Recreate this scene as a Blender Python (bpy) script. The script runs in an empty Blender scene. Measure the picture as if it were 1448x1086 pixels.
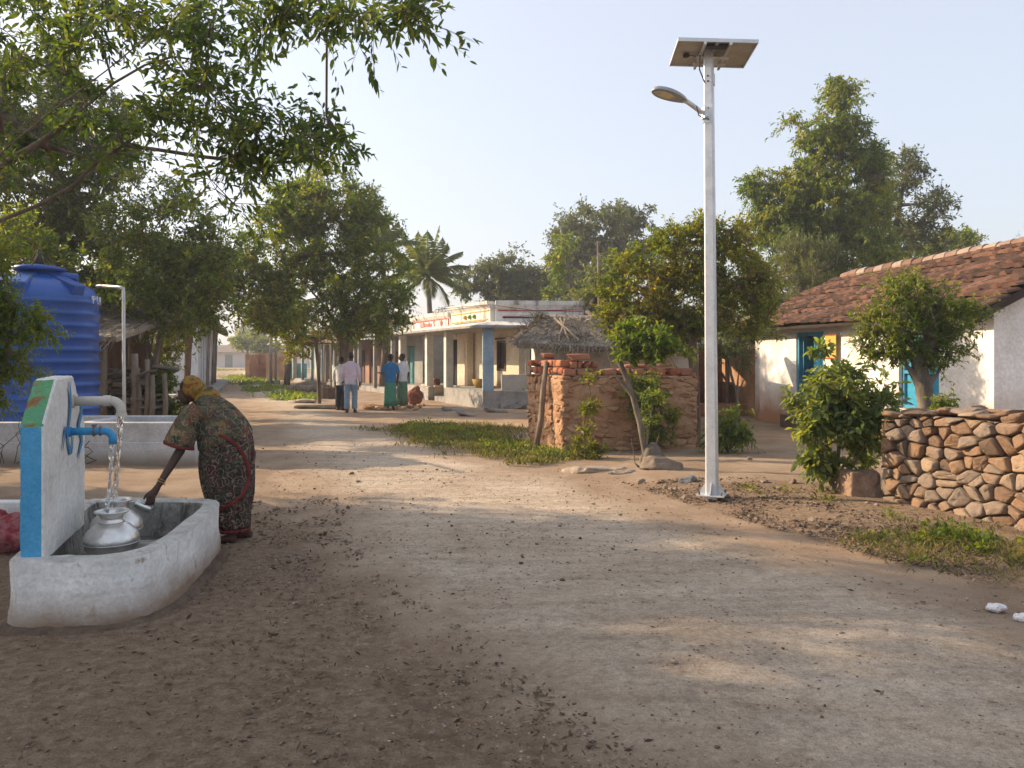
import bpy, math, random
import numpy as np
from mathutils import Vector, Matrix, noise
R = math.radians
random.seed(7); rng = np.random.default_rng(7)
scene = bpy.context.scene
# ---------------------------------------------------------------- camera, sky, sun
FPX, CX, HY, CH = 1126.0, 724.0, 505.0, 1.6
cam = bpy.data.cameras.new('camera'); camo = bpy.data.objects.new('camera', cam)
scene.collection.objects.link(camo); scene.camera = camo
cam.sensor_width = 36; cam.lens = 36 * FPX / 1448; cam.shift_y = -(543 - HY) / 1448
cam.clip_start = .05; cam.clip_end = 3000
camo.location = (0, 0, CH); camo.rotation_euler = (R(90), 0, 0)
SUN_EL, SUN_AZ = 25.0, (-1.0, 0.30)         # direction TOWARDS the sun in plan
sa = Vector((SUN_AZ[0], SUN_AZ[1], 0)).normalized()
sdir = Vector((sa.x * math.cos(R(SUN_EL)), sa.y * math.cos(R(SUN_EL)), math.sin(R(SUN_EL))))
sun = bpy.data.lights.new('sun', 'SUN'); suno = bpy.data.objects.new('sun', sun)
scene.collection.objects.link(suno)
sun.energy = 3.5; sun.angle = R(0.6); sun.color = (1.0, .77, .52)
suno.rotation_euler = (-sdir).to_track_quat('-Z', 'Y').to_euler(); suno.location = (-20, 5, 20)
world = bpy.data.worlds.new('World'); scene.world = world; world.use_nodes = True
wn = world.node_tree; bg = wn.nodes['Background']
sky = wn.nodes.new('ShaderNodeTexSky'); sky.sky_type = 'NISHITA'; sky.sun_disc = False
sky.sun_elevation = R(SUN_EL); sky.sun_rotation = math.atan2(sa.x, sa.y)
sky.air_density = 1.0; sky.dust_density = 4.0; sky.ozone_density = 2.0; sky.altitude = 100
veil = wn.nodes.new('ShaderNodeMix'); veil.data_type = 'RGBA'; veil.inputs[0].default_value = .62; veil.inputs[7].default_value = (2.36, 2.42, 2.56, 1)   # milky morning air
wn.links.new(sky.outputs[0], veil.inputs[6]); wn.links.new(veil.outputs[2], bg.inputs[0]); bg.inputs[1].default_value = .15
scene.view_settings.view_transform = 'Standard'; scene.view_settings.look = 'None'
scene.view_settings.gamma = 1; scene.view_settings.exposure = 1.24
scene.render.engine = 'CYCLES'; scene.render.resolution_x = 1024; scene.render.resolution_y = 768
scene.cycles.max_bounces = 6; scene.cycles.transparent_max_bounces = 8

def P(px, py, Y): return Vector(((px - CX) / FPX * Y, Y, CH + (HY - py) / FPX * Y))
def G(px, py):
    Y = FPX * CH / (py - HY); return Vector(((px - CX) / FPX * Y, Y, 0))
# ---------------------------------------------------------------- object helpers
C = scene.collection
def wloc(o):
    v = Vector((0, 0, 0))
    while o: v += o.location; o = o.parent
    return v
def tag(o, label, cat, group=None, kind=None):
    if label: o['label'] = label
    if cat: o['category'] = cat
    if group: o['group'] = group
    if kind: o['kind'] = kind
    return o
def empty(name, loc, label, cat, group=None):
    o = bpy.data.objects.new(name, None); C.objects.link(o); o.location = loc; o.empty_display_size = .2
    return tag(o, label, cat, group)
def mesh_obj(name, V, F, mats, parent=None, loc=None, smooth=False, mi=None, local=False):
    V = np.asarray(V, dtype=np.float32).reshape(-1, 3)
    off = Vector((0, 0, 0))
    if not local:
        if parent: off = wloc(parent)
        elif loc is not None: off = Vector(loc)
    V = V - np.array(off, dtype=np.float32)
    me = bpy.data.meshes.new(name)
    if isinstance(F, np.ndarray):
        n, k = F.shape
        me.vertices.add(len(V)); me.vertices.foreach_set('co', V.ravel())
        me.loops.add(n * k); me.loops.foreach_set('vertex_index', F.ravel().astype(np.int32))
        me.polygons.add(n); me.polygons.foreach_set('loop_start', np.arange(0, n * k, k, dtype=np.int32))
        me.polygons.foreach_set('loop_total', np.full(n, k, dtype=np.int32))
        me.update(calc_edges=True)
    else:
        me.from_pydata([tuple(v) for v in V], [], F)
    if not isinstance(mats, (list, tuple)): mats = [mats]
    for m in mats: me.materials.append(m)
    if mi is not None: me.polygons.foreach_set('material_index', np.asarray(mi, dtype=np.int32))
    if smooth: me.polygons.foreach_set('use_smooth', np.ones(len(me.polygons), dtype=bool))
    me.validate(); me.update()
    o = bpy.data.objects.new(name, me); C.objects.link(o)
    if parent: o.parent = parent
    elif not local and loc is not None: o.location = loc
    return o
def frame(d):
    d = Vector(d).normalized()
    a = Vector((0, 0, 1)) if abs(d.z) < .9 else Vector((1, 0, 0))
    u = d.cross(a).normalized(); return u, d.cross(u).normalized()
class MB:
    def __init__(s): s.v = []; s.f = []; s.m = []; s.k = 0
    def add(s, vs, fs):
        b = len(s.v); s.v += [tuple(x) for x in vs]; s.f += [[i + b for i in f] for f in fs]; s.m += [s.k] * len(fs)
    def box(s, c, d, rz=0, rot=None, taper=1.0):
        M_ = rot if rot is not None else Matrix.Rotation(rz, 3, 'Z')
        c = Vector(c); vs = []
        for z in (-1, 1):
            t = taper if z > 0 else 1
            for x, y in ((-1, -1), (1, -1), (1, 1), (-1, 1)):
                vs.append(c + M_ @ Vector((x * d[0] / 2 * t, y * d[1] / 2 * t, z * d[2] / 2)))
        s.add(vs, [[3, 2, 1, 0], [4, 5, 6, 7], [0, 1, 5, 4], [1, 2, 6, 5], [2, 3, 7, 6], [3, 0, 4, 7]]); return s
    def beam(s, a, b, w, h):
        a = Vector(a); b = Vector(b); d = (b - a); L = d.length; d.normalize()
        z = Vector((0, 0, 1)) if abs(d.z) < .95 else Vector((0, 1, 0))
        x = d.cross(z).normalized(); z2 = x.cross(d)
        return s.box((a + b) / 2, (w, L, h), rot=Matrix((x, d, z2)).transposed())
    def tube(s, path, rad, n=8, cap=True, rot0=0, sq=None):
        path = [Vector(p) for p in path]
        if not hasattr(rad, '__len__'): rad = [rad] * len(path)
        vs = []; u = None
        for i, p in enumerate(path):
            d = (path[min(i + 1, len(path) - 1)] - path[max(i - 1, 0)])
            if d.length < 1e-9: d = Vector((0, 0, 1))
            d.normalize()
            if u is None: u, w = frame(d)
            else:
                u = (u - d * u.dot(d));
                if u.length < 1e-6: u, w = frame(d)
                u.normalize(); w = d.cross(u).normalized()
            for k in range(n):
                t = rot0 + 2 * math.pi * k / n
                a, b = math.cos(t), math.sin(t)
                r = rad[i]
                rr = (r, r) if not hasattr(r, '__len__') else r
                vs.append(p + u * a * rr[0] + w * b * rr[1])
        fs = []
        for i in range(len(path) - 1):
            for k in range(n):
                k2 = (k + 1) % n; fs.append([i * n + k, i * n + k2, (i + 1) * n + k2, (i + 1) * n + k])
        if cap: fs.append(list(range(n))[::-1]); fs.append([(len(path) - 1) * n + k for k in range(n)])
        s.add(vs, fs); return s
    def lathe(s, prof, c, n=24, closed=False):
        c = Vector(c); vs = []
        for r, z in prof:
            for k in range(n):
                t = 2 * math.pi * k / n; vs.append(c + Vector((r * math.cos(t), r * math.sin(t), z)))
        fs = []
        for i in range(len(prof) - 1):
            for k in range(n):
                k2 = (k + 1) % n; fs.append([i * n + k, i * n + k2, (i + 1) * n + k2, (i + 1) * n + k])
        if prof[0][0] > 1e-4: fs.append(list(range(n))[::-1])
        if prof[-1][0] > 1e-4: fs.append([(len(prof) - 1) * n + k for k in range(n)])
        s.add(vs, fs); return s
    def ell(s, c, r, rot=None, n=14, m=9):
        c = Vector(c); vs = []; M_ = rot if rot is not None else Matrix.Identity(3)
        r = (r, r, r) if not hasattr(r, '__len__') else r
        for i in range(m + 1):
            ph = math.pi * i / m
            for k in range(n):
                t = 2 * math.pi * k / n
                vs.append(c + M_ @ Vector((r[0] * math.sin(ph) * math.cos(t), r[1] * math.sin(ph) * math.sin(t), -r[2] * math.cos(ph))))
        fs = []
        for i in range(m):
            for k in range(n):
                k2 = (k + 1) % n; fs.append([i * n + k, i * n + k2, (i + 1) * n + k2, (i + 1) * n + k])
        s.add(vs, fs); return s
    def prism(s, poly, h0, h1):
        """poly: list of xy; extrude between z h0 and h1"""
        n = len(poly); vs = [(x, y, h0) for x, y in poly] + [(x, y, h1) for x, y in poly]
        s.add(vs, [list(range(n))[::-1], list(range(n, 2 * n))] + [[k, (k + 1) % n, n + (k + 1) % n, n + k] for k in range(n)]); return s
    def slab(s, poly3, off):
        """poly3: planar polygon in 3D, thickness vector off"""
        n = len(poly3); off = Vector(off)
        vs = [Vector(p) for p in poly3] + [Vector(p) + off for p in poly3]
        s.add(vs, [list(range(n))[::-1], list(range(n, 2 * n))] + [[k, (k + 1) % n, n + (k + 1) % n, n + k] for k in range(n)]); return s
    def loft(s, rings, n=24, fold=None, cap=True):
        vs = []
        for i, (c, u, v) in enumerate(rings):
            c = Vector(c); u = Vector(u); v = Vector(v)
            for k in range(n):
                t = 2 * math.pi * k / n; f = 1 + (fold(i, t) if fold else 0)
                vs.append(c + u * math.cos(t) * f + v * math.sin(t) * f)
        fs = []
        for i in range(len(rings) - 1):
            for k in range(n):
                k2 = (k + 1) % n; fs.append([i * n + k, i * n + k2, (i + 1) * n + k2, (i + 1) * n + k])
        if cap: fs.append(list(range(n))[::-1]); fs.append([(len(rings) - 1) * n + k for k in range(n)])
        s.add(vs, fs); return s
    def build(s, name, mats, parent=None, loc=None, smooth=False, bevel=0, remesh=0, local=False, kids=None, fixn=True):
        o = mesh_obj(name, s.v, s.f, mats, parent, loc, smooth, s.m, local)
        if fixn:
            import bmesh
            bm = bmesh.new(); bm.from_mesh(o.data); bmesh.ops.remove_doubles(bm, verts=bm.verts, dist=1e-5) if smooth else None
            bmesh.ops.recalc_face_normals(bm, faces=bm.faces); bm.to_mesh(o.data); bm.free()
        if remesh:
            r = o.modifiers.new('r', 'REMESH'); r.mode = 'VOXEL'; r.voxel_size = remesh; r.use_smooth_shade = True
            sm = o.modifiers.new('s', 'SMOOTH'); sm.iterations = 3; sm.factor = .5
        if bevel:
            b = o.modifiers.new('b', 'BEVEL'); b.width = bevel; b.segments = 2; b.limit_method = 'ANGLE'
        return o
_tex = {}
def rough(o, strength, size, levels=0, depth=3):
    if levels:
        s = o.modifiers.new('sub', 'SUBSURF'); s.subdivision_type = 'SIMPLE'; s.levels = s.render_levels = levels
    k = (size, depth)
    if k not in _tex:
        t = bpy.data.textures.new('clouds', 'CLOUDS'); t.noise_scale = size; t.noise_depth = depth; _tex[k] = t
    d = o.modifiers.new('d', 'DISPLACE'); d.texture = _tex[k]; d.strength = strength; d.texture_coords = 'LOCAL'; d.mid_level = .5
    return o
def densify(o, size, rem=True):
    """voxel remesh so that displacement has vertices to move"""
    r = o.modifiers.new('r', 'REMESH'); r.mode = 'VOXEL'; r.voxel_size = size; r.use_smooth_shade = True; return o
# ---------------------------------------------------------------- material helpers
def nd(nt, typ, ins=None, **props):
    n = nt.nodes.new(typ)
    for k, v in props.items(): setattr(n, k, v)
    for k, v in (ins or {}).items():
        if isinstance(v, bpy.types.NodeSocket): nt.links.new(v, n.inputs[k])
        else: n.inputs[k].default_value = v
    return n
def c4(c): return (c[0], c[1], c[2], 1)
def ramp(nt, fac, stops, interp='LINEAR'):
    r = nt.nodes.new('ShaderNodeValToRGB'); nt.links.new(fac, r.inputs[0]); e = r.color_ramp.elements; r.color_ramp.interpolation = interp
    while len(e) < len(stops): e.new(.5)
    for i, (p, c) in enumerate(stops): e[i].position = p; e[i].color = c4(c) if hasattr(c, '__len__') else (c, c, c, 1)
    return r.outputs[0]
def mixc(nt, f, a, b, bt='MIX'):
    n = nt.nodes.new('ShaderNodeMix'); n.data_type = 'RGBA'; n.blend_type = bt
    for idx, v in ((0, f), (6, a), (7, b)):
        if isinstance(v, bpy.types.NodeSocket): nt.links.new(v, n.inputs[idx])
        else: n.inputs[idx].default_value = v if idx == 0 else c4(v)
    return n.outputs[2]
def mat_base(name):
    m = bpy.data.materials.new(name); m.use_nodes = True; nt = m.node_tree; return m, nt, nt.nodes['Principled BSDF']
def noisef(nt, vec, scale, detail=6, rough_=.6, dist=0):
    return nd(nt, 'ShaderNodeTexNoise', {'Vector': vec, 'Scale': scale, 'Detail': detail, 'Roughness': rough_, 'Distortion': dist}).outputs[0]
def surf(name, cols, scale=3., roughn=.9, bump=.4, bscale=25., metal=0., stain=None, mud=None, spots=None, island=False, stretch=None, spec=.3, bdist=.02, streak=None):
    """cols: 2-4 colours blended by noise; stain=(colour, scale, threshold); mud=(colour, top z); island: per-piece tint"""
    m, nt, b = mat_base(name)
    co = nd(nt, 'ShaderNodeTexCoord').outputs['Object']; geo = nd(nt, 'ShaderNodeNewGeometry')
    if stretch: co = nd(nt, 'ShaderNodeMapping', {'Vector': co, 'Scale': stretch}).outputs[0]
    f = noisef(nt, co, scale)
    if island:
        f = nd(nt, 'ShaderNodeMath', {0: nd(nt, 'ShaderNodeMath', {0: f, 1: .5}, operation='MULTIPLY').outputs[0], 1: nd(nt, 'ShaderNodeMath', {0: geo.outputs['Random Per Island'], 1: .62}, operation='MULTIPLY').outputs[0]}, operation='ADD').outputs[0]
    n = len(cols); lo, hi = (.2, .85) if island else (.32, .68)
    col = ramp(nt, f, [(lo + (hi - lo) * i / max(1, n - 1), c) for i, c in enumerate(cols)])
    fine = noisef(nt, co, bscale * 2, 4, .7)
    col = mixc(nt, .55, col, ramp(nt, fine, [(.25, (.6, .6, .6)), (.7, (1.25, 1.25, 1.25))]), 'MULTIPLY')
    if stain:
        sf = ramp(nt, noisef(nt, co, stain[1], 8, .65, .4), [(stain[2], 0), (min(1, stain[2] + .09), 1)])
        col = mixc(nt, sf, col, stain[0])
    if streak:
        mp = nd(nt, 'ShaderNodeMapping', {'Vector': nd(nt, 'ShaderNodeTexCoord').outputs['Object'], 'Scale': (1, 1, .12)}).outputs[0]
        sf = ramp(nt, noisef(nt, mp, streak[1], 6, .7), [(streak[2], 0), (min(1, streak[2] + .12), streak[3] if len(streak) > 3 else .8)])
        col = mixc(nt, sf, col, streak[0])
    if mud:
        z = nd(nt, 'ShaderNodeSeparateXYZ', {0: geo.outputs['Position']}).outputs[2]
        zz = nd(nt, 'ShaderNodeMath', {0: z, 1: nd(nt, 'ShaderNodeMath', {0: noisef(nt, co, 2.5, 6), 1: mud[1] * 1.3}, operation='MULTIPLY').outputs[0]}, operation='SUBTRACT').outputs[0]
        mf = nd(nt, 'ShaderNodeMapRange', {0: zz, 1: -mud[1] * .5, 2: mud[1] * .55, 3: 1., 4: 0.}).outputs[0]
        col = mixc(nt, mf, col, mud[0])
    nt.links.new(col, b.inputs['Base Color']); b.inputs['Roughness'].default_value = roughn; b.inputs['Metallic'].default_value = metal
    b.inputs['Specular IOR Level'].default_value = spec
    if bump:
        h = mixc(nt, .5, noisef(nt, co, bscale, 8, .7), noisef(nt, co, bscale * .2, 4, .5))
        bp = nd(nt, 'ShaderNodeBump', {'Height': h, 'Strength': bump, 'Distance': bdist}); nt.links.new(bp.outputs[0], b.inputs['Normal'])
    return m
def plain(name, col, roughn=.6, metal=0, spec=.4, var=.15, bump=.05):
    c = Vector(col)
    return surf(name, [tuple(c * (1 - var)), tuple(c * (1 + var))], 4, roughn, bump, 60, metal, spec=spec)
def leafmat(name, cols, trans=.4, nscale=.8, roughn=.5, tcol=1.6):
    m, nt, b = mat_base(name)
    co = nd(nt, 'ShaderNodeTexCoord').outputs['Object']; geo = nd(nt, 'ShaderNodeNewGeometry')
    f = nd(nt, 'ShaderNodeMath', {0: nd(nt, 'ShaderNodeMath', {0: noisef(nt, co, nscale, 3), 1: .75}, operation='MULTIPLY').outputs[0],
        1: nd(nt, 'ShaderNodeMath', {0: geo.outputs['Random Per Island'], 1: .4}, operation='MULTIPLY').outputs[0]}, operation='ADD').outputs[0]
    n = len(cols)
    col = ramp(nt, f, [(.3 + .5 * i / (n - 1), c) for i, c in enumerate(cols)])
    nt.links.new(col, b.inputs['Base Color']); b.inputs['Roughness'].default_value = roughn; b.inputs['Specular IOR Level'].default_value = .35
    tr = nd(nt, 'ShaderNodeBsdfTranslucent', {0: mixc(nt, 1., col, (tcol * 1.05, tcol, .45), 'MULTIPLY')})
    mx = nd(nt, 'ShaderNodeMixShader', {0: trans, 1: b.outputs[0], 2: tr.outputs[0]})
    nt.links.new(mx.outputs[0], nt.nodes['Material Output'].inputs[0]); return m
BARK = surf('bark', [(.09, .065, .05), (.16, .12, .09), (.24, .19, .15)], 6, .95, .9, 22, stretch=(1, 1, .25))
BARKG = surf('grey_bark', [(.08, .065, .05), (.15, .125, .10), (.22, .19, .155)], 8, .95, .8, 26, stretch=(1, 1, .25))
L_DARK = leafmat('leaf_dark', [(.028, .055, .014), (.055, .10, .020), (.095, .14, .026), (.22, .21, .03)], .48)
L_OVER = leafmat('leaf_over', [(.038, .072, .026), (.060, .105, .034), (.09, .14, .04), (.18, .20, .05)], .5, 1.2)
L_MID = leafmat('leaf_mid', [(.045, .088, .02), (.088, .15, .026), (.155, .21, .034), (.30, .28, .045)], .52)
L_WARM = leafmat('leaf_warm', [(.06, .105, .02), (.12, .175, .028), (.21, .23, .035), (.34, .24, .05)], .52, .7)
L_BRIGHT = leafmat('leaf_bright', [(.055, .10, .018), (.10, .165, .026), (.17, .22, .035), (.28, .27, .05)], .48)
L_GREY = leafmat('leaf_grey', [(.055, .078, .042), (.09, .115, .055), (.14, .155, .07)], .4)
L_PALE = leafmat('leaf_pale', [(.08, .11, .04), (.13, .16, .06), (.2, .21, .09)], .35)
L_YEL = leafmat('leaf_yellow', [(.06, .1, .015), (.15, .17, .02), (.3, .26, .03)], .5)
L_PALM = leafmat('leaf_palm', [(.07, .105, .04), (.115, .15, .055), (.19, .19, .07)], .45, 1.5)
# ---------------------------------------------------------------- foliage
def nrm(a): return a / np.maximum(np.linalg.norm(a, axis=-1, keepdims=True), 1e-9)
def leaves(pos, d, L, w, up=1.4, fold=False, droop=0.):
    """leaf blades at pos (n,3) along d (n,3); returns V,F"""
    n = len(pos); d = nrm(d); Ls = (L * rng.uniform(.65, 1.3, (n, 1))); ws = w * Ls / L * rng.uniform(.8, 1.2, (n, 1))
    nn = rng.normal(size=(n, 3)); nn[:, 2] += up
    side = nrm(np.cross(d, nn)); nor = nrm(np.cross(side, d))
    tip = pos + d * Ls; tip[:, 2:] -= droop * Ls
    if not fold:
        mid = pos + d * Ls * .45
        V = np.stack([pos, mid + side * ws * .5, tip, mid - side * ws * .5], 1).reshape(-1, 3)
        F = np.arange(4 * n).reshape(n, 4); return V, F
    m1 = pos + d * Ls * .5 - nor * ws * .12
    l1 = pos + d * Ls * .28 + side * ws * .42 + nor * ws * .14; l2 = pos + d * Ls * .66 + side * ws * .42 + nor * ws * .1
    r1 = pos + d * Ls * .28 - side * ws * .42 + nor * ws * .14; r2 = pos + d * Ls * .66 - side * ws * .42 + nor * ws * .1
    m1[:, 2:] -= droop * Ls * .2; l2[:, 2:] -= droop * Ls * .4; r2[:, 2:] -= droop * Ls * .4
    V = np.stack([pos, l1, l2, tip, r2, r1, m1], 1).reshape(-1, 3)
    b = np.arange(n)[:, None] * 7
    F = np.concatenate([b + np.array([[0, 6, 2, 1]]), b + np.array([[6, 3, 2, 2]])[:, :4], b + np.array([[0, 5, 4, 6]])], 0)
    F = np.concatenate([b + np.array([[0, 6, 2, 1]]), b + np.array([[0, 5, 4, 6]])], 0)
    T = np.concatenate([b + np.array([[6, 3, 2]]), b + np.array([[6, 4, 3]])], 0)
    return V, (F, T)
def seg_tubes(A, B, r0, r1, n=3):
    """thin prisms from A to B (k,3)"""
    k = len(A); d = nrm(B - A); ref = np.tile([0.3, .2, 1.], (k, 1)); u = nrm(np.cross(d, ref)); w = np.cross(d, u)
    r0 = np.broadcast_to(np.asarray(r0, float).reshape(-1, 1), (k, 1)); r1 = np.broadcast_to(np.asarray(r1, float).reshape(-1, 1), (k, 1))
    rows = []
    for P0, rr in ((A, r0), (B, r1)):
        for j in range(n):
            t = 2 * math.pi * j / n; rows.append(P0 + (u * math.cos(t) + w * math.sin(t)) * rr)
    V = np.stack(rows, 1).reshape(-1, 3); b = np.arange(k)[:, None] * 2 * n
    F = np.concatenate([b + np.array([[j, (j + 1) % n, n + (j + 1) % n, n + j]]) for j in range(n)], 0)
    return V, F
def tri_mesh(parts):
    """merge (V,F) parts where F may be quads array or (quads,tris); returns V and tri array"""
    Vs, Ts = [], []; o = 0
    for V, F in parts:
        q, t = F if isinstance(F, tuple) else (F, None)
        Ts.append(q[:, [0, 1, 2]] + o); Ts.append(q[:, [0, 2, 3]] + o)
        if t is not None: Ts.append(t + o)
        Vs.append(V); o += len(V)
    return np.concatenate(Vs), np.concatenate(Ts)
def sample_blobs(blobs, n, shell=.45):
    w = np.array([b[1][0] * b[1][1] * b[1][2] for b in blobs]) ** .67; w /= w.sum()
    idx = rng.choice(len(blobs), n, p=w); out = []
    for i in idx:
        c, r = blobs[i]; d = rng.normal(size=3); d /= np.linalg.norm(d)
        s = shell + (1 - shell) * rng.random() ** .6
        if rng.random() < .22: s *= rng.uniform(1.08, 1.38)
        out.append(np.array(c) + d * s * np.array(r))
    return np.array(out)
def skeleton(nodes, parents, targets, bend=.12):
    """greedy: join each target to nearest node (biased to the base); returns nodes list, parents list"""
    nodes = [np.array(p, float) for p in nodes]; parents = list(parents)
    base = nodes[0]; t = [np.array(x) for x in targets]
    anchor = nodes[-1]
    t.sort(key=lambda x: np.linalg.norm(x - anchor)); ends = []
    for x in t:
        N = np.array(nodes); d = np.linalg.norm(N - x, axis=1)
        d = d + .6 * np.maximum(0, N[:, 2] - x[2]) ; i = int(np.argmin(d)); a = nodes[i]
        L = np.linalg.norm(x - a); k = max(1, int(L / .45)) if L > .3 else 1; k = min(k, 6); p = i
        off = rng.normal(size=3) * bend * L
        for j in range(1, k + 1):
            s = j / k; q = a + (x - a) * s + off * math.sin(math.pi * s) + np.array([0, 0, .10 * L * math.sin(math.pi * s)])
            nodes.append(q); parents.append(p); p = len(nodes) - 1
        ends.append(p)
    return nodes, parents, ends
def wood(nodes, parents, r_end, r_base, power=2.3):
    n = len(nodes); w = np.zeros(n); has = np.zeros(n, bool)
    for i in range(n):
        if parents[i] >= 0: has[parents[i]] = True
    w[~has] = 1
    for i in range(n - 1, 0, -1):
        if parents[i] >= 0: w[parents[i]] += w[i]
    rr = w ** (1 / power); rr = r_end + (rr - 1) / max(1e-6, rr.max() - 1) * (r_base - r_end)
    return rr
def make_tree(name, label, cat, base, trunk, blobs, ncl, twigs, nl, leafL, leafW, lm, r_base=.12, rc=.35, bark=None, group=None,
              fold=False, up=1.2, droop=.15, r_end=.006, shell=.45, tw=True, extra=None, updir=.25, limbs=None, clusters=None, cull=None):
    """trunk: list of points; blobs: [(centre,(rx,ry,rz))]"""
    root = empty(name, base, label, cat, group)
    if blobs and ncl > 60 and name != 'overhanging_tree': ncl = int(ncl * .74); leafL *= .92; leafW *= .9
    nodes = [tuple(p) for p in trunk]; parents = [-1] + list(range(len(trunk) - 1)); fixed = len(nodes)
    for lb in (limbs or []):
        # limb: (start node index, [points])
        p = lb[0]
        for q in lb[1]: nodes.append(tuple(q)); parents.append(p); p = len(nodes) - 1
    cl = sample_blobs(blobs, ncl, shell) if blobs else np.zeros((0, 3))
    if clusters is not None: cl = np.concatenate([cl, np.array(clusters)]) if len(cl) else np.array(clusters)
    if cull: cl = np.array([c for c in cl if cull(c)])
    nodes, parents, ends = skeleton(nodes, parents, cl)
    rr = wood(nodes, parents, r_end, r_base); N = np.array(nodes); pa = np.array(parents)
    idx = np.where(pa >= 0)[0]
    big = rr[idx] > .03
    V1, F1 = seg_tubes(N[pa[idx]], N[idx], rr[pa[idx]] * .97, rr[idx], 7)
    wp = [(V1, F1)]
    # joints hidden by small overlaps
    nt_ = len(cl) * twigs
    d = rng.normal(size=(nt_, 3)); d[:, 2] = d[:, 2] * .75 + updir
    c = np.repeat(cl, twigs, 0); d = nrm(d); ln = rc * rng.uniform(.5, 1.15, (nt_, 1)) * np.repeat(rng.uniform(.6, 1.5, (len(cl), 1)), twigs, 0)
    tipp = c + d * ln; tipp[:, 2:] -= droop * ln * .6
    if tw: wp.append(seg_tubes(c, tipp, r_end * .8, r_end * .35, 3))
    t = np.tile(np.linspace(.18, 1, nl), nt_)[:, None]
    pos = np.repeat(c, nl, 0) + (np.repeat(tipp - c, nl, 0)) * t + rng.normal(size=(nt_ * nl, 3)) * leafL * .12
    sd = rng.normal(size=(nt_ * nl, 3)); ld = np.repeat(d, nl, 0) * .8 + sd * .75; ld[:, 2] -= droop
    LV = leaves(pos, ld, leafL, leafW, up, fold, droop * .6)
    V, T = tri_mesh(wp); mesh_obj('trunk', V, T, bark or BARK, root, smooth=True)
    V, T = tri_mesh([LV]); mesh_obj('crown', V, T, lm, root)
    return root
def pxblobs(lst, Y, depth=1.0):
    """[(px,py,rpx[,rpy[,dY]])] -> world ellipsoids at depth Y"""
    out = []
    for b in lst:
        px, py, r = b[:3]; ry = b[3] if len(b) > 3 else r; dy = b[4] if len(b) > 4 else 0
        Yb = Y + dy; c = P(px, py, Yb); s = Yb / FPX; out.append(((c.x, c.y, c.z), (r * s, r * s * depth, ry * s)))
    return out
# ---------------------------------------------------------------- ground and road
RR = [(-8, 10.), (0, 6.2), (5.46, 3.51), (7.5, 2.5), (8.79, 2.0), (10.3, 1.43), (12.87, -.27), (19, -2.76), (25, -4.9), (33, -7.6), (42, -11.), (60, -18.2), (78, -25.), (100, -32.), (118, -36)]
RL = [(-8, 4.5), (0, 1.2), (3.1, -.3), (5.2, -1.5), (6.1, -2.0), (9.7, -3.1), (19, -6.3), (33, -11.5), (50, -17.6), (72, -25.9), (100, -35), (118, -39)]
def xr(y): return np.interp(y, [a for a, b in RR], [b for a, b in RR])
def xl(y): return np.interp(y, [a for a, b in RL], [b for a, b in RL])
def vnoise(x, y, s, seed=0):
    return np.array([noise.noise(Vector((a * s + seed, b * s, seed * 1.7))) for a, b in zip(x, y)])
def smooth(a, b, x): t = np.clip((x - a) / (b - a), 0, 1); return t * t * (3 - 2 * t)
def gaxis(lo, hi, n, near):
    t = np.linspace(-1, 1, n); k = 5.0
    s = np.sinh(k * t) / math.sinh(k)
    return np.where(s < 0, -s * lo, s * hi) + near
gx = gaxis(-500, 500, 260, 0.); gy = gaxis(-60, 900, 300, 4.)
X, Y = np.meshgrid(gx, gy); x = X.ravel(); y = Y.ravel()
rdm = smooth(-.05, .5, x - xl(y)) * smooth(-.05, .5, xr(y) - x)     # 1 inside road
h = .03 * vnoise(x, y, .7) + .018 * vnoise(x, y, 2.6, 3) + .010 * vnoise(x, y, 7., 5)
near = np.exp(-((x ** 2 + (y - 6) ** 2) / 900))
berm = smooth(.0, .9, x - xr(y)) * smooth(13, 11, y) * .07 
z = h * (near * .9 + .1) + berm - .035 * rdm
V = np.stack([x, y, z], 1); nx, ny = len(gx), len(gy)
i = np.arange(ny - 1)[:, None] * nx + np.arange(nx - 1)[None]; i = i.ravel()
F = np.stack([i, i + 1, i + nx + 1, i + nx], 1)
m, nt, b = mat_base('soil')
at = nd(nt, 'ShaderNodeAttribute', attribute_name='soil'); geo = nd(nt, 'ShaderNodeTexCoord').outputs['Object']
n1 = noisef(nt, geo, 1.3, 10, .65); n2 = noisef(nt, geo, 14, 10, .75, .3); n3 = noisef(nt, geo, 90, 6, .8)
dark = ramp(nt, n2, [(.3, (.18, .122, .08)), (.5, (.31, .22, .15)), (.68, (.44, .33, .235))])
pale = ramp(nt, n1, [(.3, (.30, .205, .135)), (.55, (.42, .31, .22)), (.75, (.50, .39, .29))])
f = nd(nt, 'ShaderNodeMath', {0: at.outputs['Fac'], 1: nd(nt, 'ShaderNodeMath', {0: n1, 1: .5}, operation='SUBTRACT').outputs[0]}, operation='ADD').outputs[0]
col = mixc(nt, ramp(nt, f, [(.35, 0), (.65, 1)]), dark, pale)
col = mixc(nt, .8, col, ramp(nt, n3, [(.25, (.42, .42, .42)), (.55, (1.05, 1.05, 1.05)), (.75, (1.7, 1.65, 1.6))]), 'MULTIPLY')
nt.links.new(col, b.inputs['Base Color']); b.inputs['Roughness'].default_value = .97; b.inputs['Specular IOR Level'].default_value = .1
hh = mixc(nt, .45, n2, n3); bp = nd(nt, 'ShaderNodeBump', {'Height': hh, 'Strength': .9, 'Distance': .06}); nt.links.new(bp.outputs[0], b.inputs['Normal'])
SOIL = m
go = mesh_obj('ground', V, F, SOIL, smooth=True); go['kind'] = 'structure'
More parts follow.
